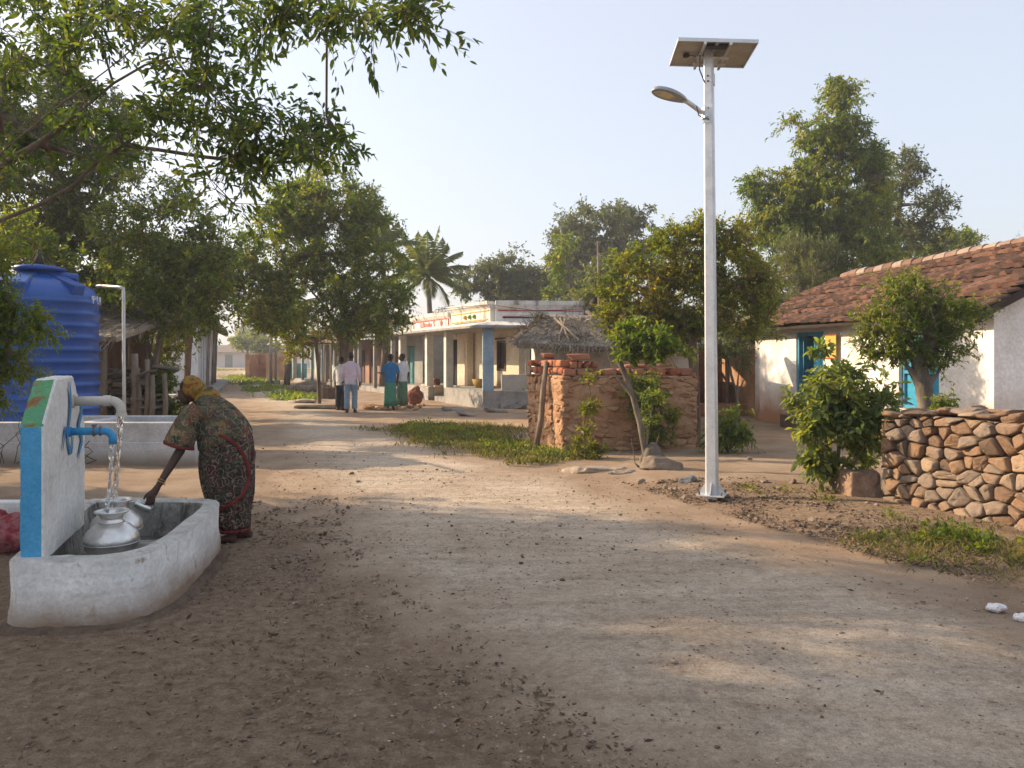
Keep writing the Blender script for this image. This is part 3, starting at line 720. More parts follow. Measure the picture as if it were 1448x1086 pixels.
# red cloth bundle behind the headwall
REDC = surf('red_cloth', [(.12, .02, .03), (.25, .04, .05), (.30, .12, .12), (.16, .05, .05)], 9, .95, .6, 18)
b0 = Vector((-4.15, 6.62, 0)); mb = MB(); mb.ell(b0 + Vector((0, 0, .13)), (.34, .24, .16), n=28, m=16); mb.ell(b0 + Vector((.16, -.05, .24)), (.1, .08, .09)).ell(b0 + Vector((-.2, 0, .18)), (.18, .17, .16))
o = mb.build('cloth_bundle', REDC, loc=b0, remesh=.012); rough(o, .09, .10); tag(o, 'crumpled dark red cloth bundle on the ground left of the headwall', 'cloth bundle')
t = MB().tube([b0 + Vector((.16, -.05, .30)), b0 + Vector((.19, -.03, .42)), b0 + Vector((.26, -.05, .27))], [.02, .012, .03], 8).build('knot', plain('dark_cloth', (.03, .02, .025), .9), o, local=False)
# low wall behind
mb = MB(); mb.box((-5.3, 7.15, .14), (3.0, .14, .34)); o = mb.build('low_wall', WHITE, loc=(-5.3, 7.15, 0), bevel=.012); tag(o, 'knee high whitewashed wall behind the red cloth bundle', 'wall')
# ---------------------------------------------------------------- woman in sari
SKIN = surf('brown_skin', [(.060, .030, .018), (.085, .042, .026)], 6, .55, .1, 60, spec=.4)
def sari(name, sc=16., cols=None, warm=False):
    m, nt, b = mat_base(name); co = nd(nt, 'ShaderNodeTexCoord').outputs['Object']
    wob = nd(nt, 'ShaderNodeVectorMath', {0: co, 1: nd(nt, 'ShaderNodeVectorMath', {0: nd(nt, 'ShaderNodeTexNoise', {'Vector': co, 'Scale': 9.}).outputs[1], 1: (.10, .10, .10)}, operation='MULTIPLY').outputs[0]}, operation='ADD').outputs[0]
    v = nd(nt, 'ShaderNodeTexVoronoi', {'Vector': wob, 'Scale': sc, 'Randomness': 1.}, feature='SMOOTH_F1'); v.inputs['Smoothness'].default_value = .18
    cell = nd(nt, 'ShaderNodeSeparateColor', {0: v.outputs['Color']}).outputs[0]
    pal = cols
    c = ramp(nt, cell, [(i / len(pal), q) for i, q in enumerate(pal)], 'EASE')
    v2 = nd(nt, 'ShaderNodeTexVoronoi', {'Vector': wob, 'Scale': sc * 1.7}, feature='DISTANCE_TO_EDGE').outputs[0]
    c = mixc(nt, nd(nt, 'ShaderNodeMath', {0: ramp(nt, v2, [(.03, 1), (.06, 0)]), 1: ramp(nt, noisef(nt, co, 16, 2), [(.45, 0), (.6, .8)])}, operation='MULTIPLY').outputs[0], c, (.26, .20, .13))
    for wsc, wmul, wcol, wf in ((11., 6., (.40, .31, .20), .75), (17., 5., (.26, .06, .07), .7)):
        fr_ = nd(nt, 'ShaderNodeMath', {0: nd(nt, 'ShaderNodeMath', {0: noisef(nt, co, wsc, 1.5, .5), 1: wmul}, operation='MULTIPLY').outputs[0]}, operation='FRACT').outputs[0]
        c = mixc(nt, nd(nt, 'ShaderNodeMath', {0: ramp(nt, fr_, [(.36, 0), (.44, 1), (.54, 1), (.62, 0)]), 1: wf}, operation='MULTIPLY').outputs[0], c, wcol)
    rr = ramp(nt, nd(nt, 'ShaderNodeMath', {0: v.outputs['Distance'], 1: sc * .9}, operation='MULTIPLY').outputs[0], [(.28, 0), (.36, 1), (.44, 1), (.5, 0)])
    c = mixc(nt, nd(nt, 'ShaderNodeMath', {0: rr, 1: .5}, operation='MULTIPLY').outputs[0], c, (.2, .03, .035))
    c = mixc(nt, ramp(nt, noisef(nt, co, 5, 3), [(.42, 0), (.6, .5)]), c, (.03, .055, .035))
    c = mixc(nt, .6, c, ramp(nt, noisef(nt, co, 40, 4), [(.3, (.45, .45, .45)), (.7, (1.3, 1.3, 1.3))]), 'MULTIPLY')
    nt.links.new(c, b.inputs['Base Color']); b.inputs['Roughness'].default_value = .85; b.inputs['Specular IOR Level'].default_value = .2
    mp = nd(nt, 'ShaderNodeMapping', {'Vector': co, 'Rotation': (0, R(-24), 0), 'Scale': (7, 5, .8)}).outputs[0]
    bp = nd(nt, 'ShaderNodeBump', {'Height': noisef(nt, mp, 3.2, 4), 'Strength': .9, 'Distance': .06}); nt.links.new(bp.outputs[0], b.inputs['Normal']); return m
SARI1 = sari('floral_sari', 20, [(.02, .035, .03), (.07, .02, .025), (.02, .05, .04), (.03, .03, .03), (.09, .06, .04), (.03, .06, .045), (.10, .03, .04), (.02, .03, .03)])
SARI2 = sari('floral_drape', 13, [(.03, .10, .07), (.22, .17, .07), (.20, .09, .05), (.03, .08, .06), (.30, .22, .10), (.09, .13, .07), (.17, .08, .06), (.04, .07, .055)])
HEADC = surf('yellow_head_scarf', [(.07, .08, .04), (.22, .13, .025), (.32, .19, .035), (.20, .06, .025), (.25, .16, .05)], 12, .85, .3, 20)
TRIM = surf('red_trim', [(.11, .018, .018), (.20, .035, .03)], 12, .85, .2, 30)
WY = 6.9
wm = empty('person', (-2.42, WY, 0), 'woman in a green and red floral sari and yellow headscarf bending over the basin', 'person')
def W(px, py, dy=0.): 
    s = WY / FPX; return Vector(((px - CX) * s, WY + dy, CH + (HY - py) * s))
mb = MB()
neck = W(293, 552); head = W(270, 552, .0)
mb.tube([W(318, 600), W(300, 575), neck, W(280, 553)], [.13, .11, .055, .05], 14)
rot = Matrix.Rotation(R(28), 3, 'Y')
mb.ell(head, (.085, .07, .112), rot=Matrix.Rotation(R(-35), 3, 'Y'))          # skull
mb.ell(W(261, 561), (.050, .052, .072), rot=Matrix.Rotation(R(-25), 3, 'Y'))      # face
mb.ell(W(252, 563), (.022, .012, .016)).ell(W(255, 573), (.018, .022, .010)).ell(W(261, 578), (.025, .028, .018)).ell(W(255, 553), (.024, .04, .012))
# arm: shoulder - elbow - wrist
sh = W(288, 578, -.15); el = W(268, 634, -.20); wr = W(249, 679, -.36)
mb.tube([sh, W(277, 606, -.19), el, W(258, 657, -.28), wr], [.055, .046, .040, .034, .024], 14)
kn = W(244, 692, -.42)
mb.tube([wr, wr.lerp(kn, .5), kn], [(.022, .030), (.020, .036), (.016, .036)], 12)
for i, (dx, ln, cu) in enumerate(((-.030, .062, .3), (-.010, .072, .1), (.010, .068, 0), (.029, .054, -.1))):
    a = kn + Vector((.004, 0, .0)) + Vector((dx * .75, dx * .5, 0)); d = Vector((-.05 + dx * .5, -.15, -1)).normalized()
    q = a + d * ln * .5; q2 = q + (d + Vector((-.35 - cu, .25, .1))).normalized() * ln * .5
    mb.tube([a + Vector((0, 0, .012)), q, q2], [.0105, .0095, .0075], 8).ell(q2, .0075, n=8, m=6)
th0 = wr.lerp(kn, .35) + Vector((-.022, -.02, 0)); mb.tube([th0, th0 + Vector((-.035, -.02, -.03)), th0 + Vector((-.05, -.03, -.062))], [.013, .011, .008], 8)
# other arm mostly hidden, hand on knee
mb.tube([W(290, 580, .14), W(285, 625, .2), W(300, 655, .22)], [.05, .038, .03], 10)
# legs and feet
for px, dy in ((330, -.07), (342, .12)):
    mb.tube([W(px, 640, dy), W(px - 2, 700, dy), W(px, 755, dy)], [.085, .06, .036], 12)
    f0 = Vector((W(px, 755, dy).x, WY + dy, .045)); mb.tube([f0 + Vector((.045, 0, -.01)), f0 + Vector((-.02, 0, 0)), f0 + Vector((-.10, 0, -.018)), f0 + Vector((-.165, 0, -.026))], [(.036, .036), (.042, .040), (.042, .028), (.036, .014)], 12)
mb.build('body', SKIN, wm, remesh=.005)
ear = MB().ell(W(276, 557, -.066), (.02, .01, .03)).build('eyelid', SKIN, wm, smooth=True) if False else None
DARK = plain('black_hair', (.012, .010, .010), .5)
EYE = plain('eye_white', (.5, .45, .4), .2)
MB().ell(W(252.5, 556.5, -.030), .008).build('eye', EYE, wm, smooth=True)
MB().ell(W(264, 544, 0), (.062, .070, .05), rot=Matrix.Rotation(R(-45), 3, 'Y')).build('hair', DARK, wm, smooth=True)
# head scarf
mb = MB(); sax = Matrix.Rotation(R(-38), 3, 'Y')
mb.ell(W(273, 548), (.098, .088, .115), rot=sax, n=24, m=14); mb.tube([W(282, 553), W(292, 562), W(302, 574)], [(.09, .10), (.085, .10), (.1, .13)], 18)
# cut scarf open towards the face by pushing those vertices back into the head
fc = W(250, 566); vs = []
for v in mb.v:
    v = Vector(v); d = (v - fc); 
    if d.length < .085: v = fc + d.normalized() * .085
    vs.append(tuple(v))
mb.v = vs
o = mb.build('head_scarf', HEADC, wm, smooth=True); 
s = o.modifiers.new('s', 'SUBSURF'); s.levels = s.render_levels = 1; rough(o, .02, .05)
# skirt
def pleat(a, k, ph=0): return lambda i, t: a * math.sin(k * t + ph + i * .12) + a * .5 * math.sin(k * 2.3 * t + i * .3)
rings = []
for px, z, a, b_ in [(q_[0] + (1.5 if q_[1] > .3 else 0), q_[1], q_[2] * .93, q_[3] * .9) for q_ in ((330, .10, .135, .14), (329, .16, .142, .15), (326, .28, .175, .17), (323, .41, .225, .20), (320, .55, .245, .215), (319, .70, .250, .225), (320, .82, .245, .22), (319, .93, .225, .205), (314, 1.03, .20, .19), (305, 1.12, .175, .18))]:
    cx = (px - CX) * WY / FPX; tl = max(0, (z - .7)) * .9
    rings.append((Vector((cx, WY, z)), Vector((a * math.cos(tl), 0, a * math.sin(tl))), Vector((0, b_, 0))))
o = MB().loft(rings, 96, lambda i, t: (.05 * math.sin(9 * t + i * .16) + .028 * math.sin(17 * t + 1 + i * .1)) * (1.15 - i * .085)).build('sari_skirt', SARI1, wm, smooth=True)
s = o.modifiers.new('s', 'SUBSURF'); s.levels = s.render_levels = 1
# hem trim following the skirt
mb = MB(); r0 = [(Vector((rings[0][0].x, WY, .093 + .03 * k)), rings[0][1] * 1.035, rings[0][2] * 1.035) for k in (0, 1)]
mb.loft(r0, 96, lambda i, t: (.05 * math.sin(9 * t) + .028 * math.sin(17 * t + 1)) * 1.15, cap=False); o = mb.build('hem_trim', TRIM, wm, smooth=True); o.modifiers.new('s', 'SOLIDIFY').thickness = .006
# upper drape over the back: rings along the bent spine, low edge sweeping down behind
def dr(px, py, ax, ay, ang, dy=0): return (W(px, py, dy), Vector((ax * math.cos(R(ang)), 0, ax * math.sin(R(ang)))), Vector((0, ay, 0)))
rings2 = [dr(330, 655, .205, .235, 78), dr(326, 628, .235, .24, 66), dr(319, 607, .225, .24, 54), dr(309, 592, .20, .235, 44), dr(298, 579, .165, .215, 36), dr(290, 570, .135, .17, 30), dr(284, 562, .095, .12, 28)]
rings2 = []
for px, py, ax, ay, ang in ((321, 632, .262, .235, 16), (317, 618, .255, .242, 24), (311, 604, .232, .242, 32), (303, 591, .205, .232, 40), (295, 580, .165, .21, 46), (288, 570, .12, .17, 50), (283, 562, .085, .11, 52)):
    rings2.append(dr(px + 1, py, ax * .93, ay * .88, ang))
o = MB().loft(rings2, 72, lambda i, t: .028 * math.sin(7 * t + i * .9) + .018 * math.sin(13 * t - i * 1.1)).build('sari_drape', SARI2, wm, smooth=True)
s = o.modifiers.new('s', 'SUBSURF'); s.levels = s.render_levels = 2; rough(o, .008, .12)
# shoulder cape hanging over the near arm
rings3 = []
for px, py, ax, ay, dy in ((296, 572, .09, .10, -.10), (286, 580, .10, .12, -.13), (279, 592, .105, .125, -.15), (272, 606, .11, .12, -.16), (267, 618, .115, .115, -.17), (266, 626, .118, .11, -.18)):
    rings3.append((W(px, py, dy), Vector((ax, 0, -.03)), Vector((0, ay, 0))))
mb = MB().loft(rings3, 48, lambda i, t: .05 * math.sin(5 * t + i * .5) * i / 5, cap=False); o = mb.build('sari_cape', SARI2, wm, smooth=True); o.modifiers.new('so', 'SOLIDIFY').thickness = .008
r3 = rings3[-1]; mb = MB(); mb.loft([(r3[0] + Vector((0, 0, .012)), r3[1] * 1.03, r3[2] * 1.03), (r3[0] - Vector((0, 0, .012)), r3[1] * 1.04, r3[2] * 1.04)], 48, lambda i, t: .05 * math.sin(5 * t + 2.5), cap=False)
o = mb.build('cape_trim', TRIM, wm, smooth=True); o.modifiers.new('s', 'SOLIDIFY').thickness = .006
# red border: sweep from the chest under the arm across the hip and down round the back
def onbody(px, py, out=0.):
    """point on the camera-facing side of the skirt/drape at that height"""
    p = W(px, py); best = None
    c = None
    for (q, u, v) in rings:
        if best is None or abs(q.z - p.z) < best: best = abs(q.z - p.z); c = (q, u, v)
    dx = (p.x - c[0].x) / (c[1].length * 1.03); dx = max(-.985, min(.985, dx))
    return Vector((c[0].x + dx * c[1].length * 1.03, WY - c[2].length * 1.05 * math.sqrt(max(0.0, 1 - dx * dx)) - out, p.z))
path = [(284, 626), (297, 616), (312, 610), (326, 613), (340, 622), (350, 636), (356, 654), (357, 676), (352, 694), (340, 706), (326, 714), (312, 718)]
pp = [onbody(a, b_, .012) for a, b_ in path]
fine = []
for i in range(len(pp) - 1):
    for k in range(6): fine.append(pp[i].lerp(pp[i + 1], k / 6))
for _ in range(3): fine = [fine[0]] + [(fine[i - 1] + fine[i] * 2 + fine[i + 1]) / 4 for i in range(1, len(fine) - 1)] + [fine[-1]]
MB().tube(fine, [(.004, .015)] * len(fine), 8).build('sari_border', TRIM, wm, smooth=True)
fl = [W(x_, y_, -.10) for x_, y_ in ((330, 566), (345, 585), (355, 605), (359, 628), (361, 655), (358, 685), (352, 715))]
# second skirt layer: over-wrap of the drape reaching the sweeping border (front, near side)
GOLD = plain('gold_bangle', (.55, .32, .08), .35, 1.)
mb = MB()
ax = (W(249, 679, -.36) - W(258, 657, -.28)).normalized(); u_, v_ = frame(ax)
for k in range(2):
    c = W(252, 671 + k * 3.2, -.325 - k * .012); mb.tube([c + (u_ * math.cos(q) + v_ * math.sin(q)) * .034 for q in [2 * math.pi * j / 20 for j in range(21)]], .0035, 6, cap=False)
mb.build('bangle', GOLD, wm, smooth=True)
# steel tumbler in hand
tc = kn + Vector((-.045, -.005, -.075)); ta = Vector((-.8, 0, .35)).normalized(); uu, vv = frame(ta)
mb = MB(); mb.tube([tc + ta * .075, tc + ta * .07, tc - ta * .055, tc - ta * .06], [.034, .033, .027, .01], 20, cap=False); o = mb.build('steel_tumbler', STEEL, loc=tc, smooth=True); o.modifiers.new('s', 'SOLIDIFY').thickness = .002
tag(o, 'small steel tumbler held in the hand of the stooping woman', 'tumbler')
o = stream(kn + Vector((.02, -.01, -.06)), Vector((kn.x + .01, kn.y, .15)), .006, 2, .007).build('water_stream', WAT, loc=kn, smooth=True, remesh=.004); tag(o, 'thin trickle of water falling from the hand of the woman in the sari', 'water stream')
# ---------------------------------------------------------------- men
def man(loc, yaw, label, shirt, lower, kind, armsL, armsR, long_sleeve, h=1.68, lean=0, headyaw=0):
    t = empty('person', (0, 0, 0), label, 'person'); k = h / 1.70
    S = lambda x, y, z: Vector((x * k, y * k, z * k))
    b = MB()
    for s in (-1, 1):
        st = .03 * s
        b.tube([S(.09 * s, 0, .90), S(.105 * s, .015 + st, .50), S(.105 * s, -.01 + st, .09)], [.085, .055, .038], 12)
        b.tube([S(.105 * s, -.05 + st, .045), S(.108 * s, .04 + st, .05), S(.115 * s, .15 + st, .03), S(.12 * s, .20 + st, .022)], [.035, .042, .036, .022], 10)
    b.tube([S(0, 0, .86), S(0, 0, 1.0), S(0, .01, 1.18), S(0, -.01, 1.34), S(0, -.01, 1.42), S(0, .0, 1.47), S(0, .015, 1.54)], [(.10, .15), (.095, .145), (.10, .165), (.10, .17), (.08, .11), (.055, .055), (.052, .05)], 16)
    hy = Matrix.Rotation(R(headyaw), 3, 'Z'); hc = S(0, .02, 1.595)
    b.ell(hc, (.074 * k, .094 * k, .108 * k), rot=hy); b.ell(hc + hy @ Vector((0, .03, -.05)) * k, (.055 * k, .065 * k, .06 * k), rot=hy)
    b.ell(hc + hy @ Vector((0, .098, -.015)) * k, (.013, .02, .025), rot=hy).ell(hc + hy @ Vector((0, .084, -.058)) * k, (.026, .016, .012), rot=hy)
    for s in (-1, 1): b.ell(hc + hy @ Vector((.076 * s, -.005, -.01)) * k, (.012, .02, .03), rot=hy)
    for s, arm in ((-1, armsL), (1, armsR)):
        sh_, el_, wr_ = [S(*q) for q in arm]
        b.tube([sh_, sh_.lerp(el_, .5), el_, el_.lerp(wr_, .45), wr_], [.052, .045, .040, .037, .026], 12)
        d = (wr_ - el_).normalized(); u_, v_ = frame(d); hd = wr_ + d * .085
        b.tube([wr_, wr_ + d * .04, hd], [(.026, .020), (.038, .017), (.036, .015)], 10)
        for j in range(4):
            a = hd + u_ * (j - 1.5) * .019 - d * .012; ln = (.055, .068, .064, .05)[j]
            b.tube([a, a + d * ln * .5, a + (d * .8 + v_ * .5).normalized() * ln], [.0095, .009, .0075], 6)
        a = wr_ + d * .03 + u_ * .03; b.tube([a, a + d * .03 + u_ * .022, a + d * .06 + u_ * .025], [.012, .011, .008], 6)
    b.build('body', SKIN, t, remesh=.011, local=True)
    hb = MB(); hb.ell(hc + hy @ Vector((0, -.018, .028)) * k, (.083 * k, .098 * k, .098 * k), rot=hy, n=18, m=12); hair = hb.build('hair', DARK, t, smooth=True, local=True); rough(hair, .015, .03)
    for s in (-1, 1): MB().ell(hc + hy @ Vector((.03 * s, .088, .008)) * k, .010, n=8, m=6).build('eye', EYE, t, smooth=True, local=True)
    # shirt
    hem = .80 if kind != 'lungi' else .84
    sb = MB(); sb.loft([(S(0, 0, hem), Vector((.185, 0, 0)) * k, Vector((0, .135, 0)) * k), (S(0, 0, .95), Vector((.182, 0, 0)) * k, Vector((0, .13, 0)) * k), (S(0, .0, 1.15), Vector((.195, 0, 0)) * k, Vector((0, .132, 0)) * k),
        (S(0, -.005, 1.32), Vector((.208, 0, 0)) * k, Vector((0, .125, 0)) * k), (S(0, -.01, 1.40), Vector((.175, 0, 0)) * k, Vector((0, .10, 0)) * k), (S(0, -.005, 1.455), Vector((.085, 0, 0)) * k, Vector((0, .075, 0)) * k), (S(0, .0, 1.475), Vector((.065, 0, 0)) * k, Vector((0, .066, 0)) * k)], 24)
    for s, arm in ((-1, armsL), (1, armsR)):
        sh_, el_, wr_ = [S(*q) for q in arm]
        if long_sleeve: sb.tube([sh_ - Vector((.03 * s, 0, 0)), sh_.lerp(el_, .5), el_, el_.lerp(wr_, .88)], [.072, .064, .056, .042], 12)
        else: sb.tube([sh_ - Vector((.03 * s, 0, 0)), sh_.lerp(el_, .45), sh_.lerp(el_, .85)], [.074, .068, .064], 12)
    so = sb.build('shirt', shirt, t, remesh=.014, local=True); rough(so, .022, .07)
    lb = MB()
    if kind == 'lungi':
        lb.loft([(S(0, 0, .12), Vector((.20, 0, 0)), Vector((0, .15, 0))), (S(0, .0, .35), Vector((.19, 0, 0)), Vector((0, .145, 0))), (S(0, 0, .6), Vector((.18, 0, 0)), Vector((0, .14, 0))), (S(0, 0, .8), Vector((.175, 0, 0)), Vector((0, .13, 0))), (S(0, 0, .93), Vector((.165, 0, 0)), Vector((0, .12, 0)))], 64,
                lambda i, q: (.06 - .012 * i) * math.sin(8 * q + i * .2) + .03 * math.sin(13 * q)); lo = lb.build('lungi', lower, t, smooth=True, local=True)
    else:
        for s in (-1, 1):
            st = .03 * s; lb.tube([S(.085 * s, 0, .95), S(.098 * s, .01, .75), S(.105 * s, .015 + st, .50), S(.105 * s, .0 + st, .28), S(.105 * s, -.005 + st, .10)], [(.10, .105), (.10, .105), (.083, .083), (.078, .078), (.078, .085)], 16)
        lo = lb.build('trousers', lower, t, remesh=.014, local=True); rough(lo, .02, .08)
    SH = plain('dark_sandal', (.02, .015, .012), .6)
    for s in (-1, 1):
        st = .03 * s; MB().box(S(.112 * s, .065 + st, .012), (.085 * k, .27 * k, .022)).tube([S(.075 * s, .09 + st, .03), S(.112 * s, .10 + st, .085), S(.155 * s, .09 + st, .03)], .012, 6).build('sandal', SH, t, local=True, bevel=.006)
    t.location = loc; t.rotation_euler = (0, 0, R(yaw)); return t
def shirtm(n, c, c2=None): c = Vector(c); return surf(n, [tuple(c * .85), tuple(c)], 5, .85, .3, 12, bdist=.03)
dn = [(.19, -.01, 1.37), (.25, -.03, 1.09), (.25, .03, .85)]
up_ = [(.19, 0, 1.37), (.23, .02, 1.10), (.16, .22, 1.08)]
L_ = lambda a: [(-x_, y_, z_) for x_, y_, z_ in a]
p = G(496, 583); man((p.x, p.y, 0), 4, 'man with back turned in pale lilac shirt and light blue jeans', shirtm('lilac_shirt', (.62, .52, .60)), surf('blue_jeans', [(.16, .24, .33), (.24, .33, .42)], 6, .9, .3, 20), 'trousers', L_(dn), dn, True, 1.72)
p = G(482, 580.5); man((p.x - .02, p.y + .15, 0), -20, 'man in white shirt and dark trousers half hidden behind the lilac shirt', shirtm('white_shirt', (.62, .63, .64)), plain('dark_trousers', (.02, .022, .028), .9), 'trousers', L_(dn), up_, True, 1.60)
p = G(552, 580); man((p.x, p.y, 0), 35, 'man in bright blue shirt and green lungi with one hand raised', shirtm('blue_shirt', (.03, .16, .36)), surf('green_lungi', [(.05, .19, .13), (.08, .27, .19)], 7, .85, .3, 14), 'lungi', L_([(.19, 0, 1.37), (.24, .08, 1.12), (.22, .32, 1.14)]), dn, False, 1.68, headyaw=25)
p = G(567, 578); man((p.x + .03, p.y + .1, 0), 60, 'man in white short sleeved shirt and green lungi at the right of the four men', shirtm('white_cotton', (.66, .67, .72)), surf('green_checked_lungi', [(.08, .15, .10), (.12, .21, .14)], 7, .85, .3, 14), 'lungi', L_(dn), dn, False, 1.70, headyaw=30)
# ---------------------------------------------------------------- solar street lamp
GALV = surf('galvanised_steel', [(.50, .52, .54), (.58, .60, .62), (.64, .66, .68)], 9, .42, .05, 60, metal=.35, spec=.5)
ALU = plain('aluminium_frame', (.60, .61, .62), .4, .6, var=.08)
PB = Vector((2.225, 8.85, .0)); lamp = empty('street_lamp', PB, 'silver solar street lamp on a tall square pole at the right road edge', 'street lamp')
PT = Vector((2.185, 8.85, 4.99)); ax = (PT - PB).normalized()
mb = MB(); rz = R(45 - 24); n = 4
cs = []
for z, r in ((.0, .083), (5.0, .064)):
    c = PB + (PT - PB) * (z / 5.0); ring = []
    for k in range(4):
        a = rz + math.pi / 2 * k
        for da in (-.13, .13): ring.append(c + Vector((math.cos(a + da), math.sin(a + da), 0)) * r)
    cs += ring
mb.add(cs, [list(range(8))[::-1], list(range(8, 16))] + [[k, (k + 1) % 8, 8 + (k + 1) % 8, 8 + k] for k in range(8)])
mb.build('pole', GALV, lamp, bevel=.004)
rzp = Matrix.Rotation(rz + math.pi / 4, 3, 'Z')
MB().box(PB + Vector((0, 0, .075)), (.30, .30, .014), rot=rzp).build('base_plate', GALV, lamp, bevel=.002)
for k in range(4):
    d = rzp @ Vector((math.cos(k * math.pi / 2), math.sin(k * math.pi / 2), 0)); e = Vector((-d.y, d.x, 0)) * .006; b0 = PB + Vector((0, 0, .08))
    MB().slab([b0 + d * .05 - e, b0 + d * .14 - e, b0 + d * .14 - e + Vector((0, 0, .02)), b0 + d * .058 - e + Vector((0, 0, .15)), b0 + d * .05 - e + Vector((0, 0, .15))], e * 2).build('gusset', GALV, lamp)
    q = PB + (rzp @ Vector((.12 if k in (0, 3) else -.12, .12 if k < 2 else -.12, .095))); MB().tube([q - Vector((0, 0, .015)), q + Vector((0, 0, .025))], .011, 6).build('bolt', RUST, lamp)
BLK = plain('black_rubber', (.02, .02, .022), .5)
def at(z, d=0, s=0): # point on pole; d outward toward camera-right face, s sideways
    c = PB + (PT - PB) * (z / 5.0); f = Matrix.Rotation(rz - math.pi / 4, 3, 'Z') @ Vector((0, 0, 0)); return c
fr = Vector((math.cos(rz - math.pi / 4 - 0), math.sin(rz - math.pi / 4), 0))
faces = [Vector((math.cos(rz + math.pi / 4 + k * math.pi / 2), math.sin(rz + math.pi / 4 + k * math.pi / 2), 0)) for k in range(4)]
fcam = min(faces, key=lambda v: v.y); fleft = min(faces, key=lambda v: v.x)
def face_box(name, fdir, z, w, h, t=.006, mat=None, par=None, off=0):
    c = at(z); r = .083 + (.064 - .083) * z / 5; ap = r * .707 * 1.07
    side = Vector((-fdir.y, fdir.x, 0)); rot_ = Matrix((side, fdir, Vector((0, 0, 1)))).transposed()
    return MB().box(c + fdir * (ap + t / 2) + side * off, (w, t, h), rot=rot_).build(name, mat or GALV, par or lamp, bevel=.001)
face_box('collar_plate', fcam, 4.30, .098, .20); face_box('collar_plate', fleft, 4.30, .098, .20); face_box('collar_plate', -fleft, 4.69, .09, .13, .012)
face_box('cable_slot', fleft, 4.56, .018, .34, .003, BLK)
for z in (4.36, 4.24, 4.72, 4.66): face_box('bolt', fcam, z, .016, .016, .014, BLK)
# lamp arm and head
ha = at(4.31) + Vector((-.04, -.02, 0)); hb = P(972, 144, 8.62); ht = P(923, 126, 8.36)
MB().tube([ha, ha.lerp(hb, .3) + Vector((0, 0, -.015)), ha.lerp(hb, .7) + Vector((0, 0, -.005)), hb, hb + (ht - hb) * .12], .026, 14).build('arm', GALV, lamp, smooth=True)
MB().box(ha + Vector((-.012, -.01, 0)), (.06, .07, .13), rz=rz).build('bracket', GALV, lamp, bevel=.004)
HEADG = plain('lamp_housing_grey', (.32, .33, .34), .45, .2, var=.08)
hx = (ht - hb).normalized(); hs = hx.cross(Vector((0, 0, 1))).normalized(); hs = (hs + Vector((0, 0, -.10))).normalized(); hz = hs.cross(hx).normalized()
if hz.z < 0: hz = -hz
Lh = (ht - hb).length
def headring(w, top, z, s0=0., s1=1., n=28):
    out = []
    for k in range(n):
        t = 2 * math.pi * k / n; a = (1 - math.cos(t)) / 2; hw_ = math.sin(t) * w * (1 - .45 * (1 - a) ** 2)
        out.append(hb + hx * (Lh * (s0 + (s1 - s0) * a)) + hs * hw_ + hz * z)
    return out
mb = MB(); rr_ = [headring(.09, 0, -.012, .03, .97), headring(.108, 0, -.012, .0, 1.), headring(.11, 0, .006, 0, 1.), headring(.085, 0, .035, .04, .95), headring(.045, 0, .052, .12, .8)]
vs = [v for r in rr_ for v in r]; fs = []
for i in range(4):
    for k in range(28): k2 = (k + 1) % 28; fs.append([i * 28 + k, i * 28 + k2, (i + 1) * 28 + k2, (i + 1) * 28 + k])
fs += [list(range(28)), [4 * 28 + k for k in range(28)]]; mb.add(vs, fs); hd = mb.build('lamp_head', HEADG, lamp, bevel=.003)
LENS = surf('lamp_lens', [(.42, .40, .34), (.58, .55, .48)], 30, .15, .1, 60, spec=.6)
mb = MB(); r1 = headring(.072, 0, -.016, .36, .93); r2 = headring(.066, 0, -.022, .38, .91); mb.add(r1 + r2, [[k, (k + 1) % 28, 28 + (k + 1) % 28, 28 + k] for k in range(28)] + [list(range(28, 56)), list(range(28))]); mb.build('lens', LENS, hd)
LEDM = plain('led_yellow', (.62, .55, .30), .4); c = hb + hx * Lh * .64 - hz * .0225
MB().box(c, (.15, .09, .004), rot=Matrix((hx, hs, hz)).transposed()).build('led_array', LEDM, hd)
MB().tube([P(985, 150, 8.6), P(988, 163, 8.62), P(996, 168, 8.68), P(1001, 165, 8.76)], .006, 6).build('cable', BLK, lamp)
# solar panel
pz = 4.955; pc = Vector((2.225, 8.86, pz)); tilt = Matrix.Rotation(R(-4), 3, 'Z') @ Matrix.Rotation(R(-.5), 3, 'X') @ Matrix.Rotation(R(3.2), 3, 'Y')
PBACK = surf('panel_backsheet', [(.30, .27, .22), (.38, .35, .30), (.46, .43, .38)], 4, .6, .1, 30); PCELL = plain('solar_cell', (.01, .015, .04), .15, spec=.6)
def pbx(name, c, d, mat, par, bv=.002): return MB().box(pc + tilt @ Vector(c), d, rot=tilt).build(name, mat, par, bevel=bv)
for s in (-1, 1):
    pn = pbx('solar_panel', (s * .213, 0, .035), (.405, .70, .006), PBACK, lamp)
    pbx('cell_sheet', (s * .213, 0, .041), (.40, .69, .004), PCELL, pn)
    for q, d in (((s * .213, .357, .025), (.424, .014, .040)), ((s * .213, -.357, .025), (.424, .014, .040)), ((s * .213 - .205, 0, .025), (.014, .70, .040)), ((s * .213 + .205, 0, .025), (.014, .70, .040))): pbx('panel_frame', q, d, ALU, pn)
    pbx('rail', (s * .135, 0, -.010), (.030, .74, .030), ALU, lamp)
pbx('rail', (0, -.02, -.036), (.36, .045, .022), ALU, lamp); pbx('rail', (0, .16, -.036), (.36, .045, .022), ALU, lamp)
pbx('mounting_plate', (0, 0.02, -.050), (.15, .22, .008), GALV, lamp)
pbx('battery_box', (.02, -.22, .012), (.26, .09, .03), BLK, lamp)
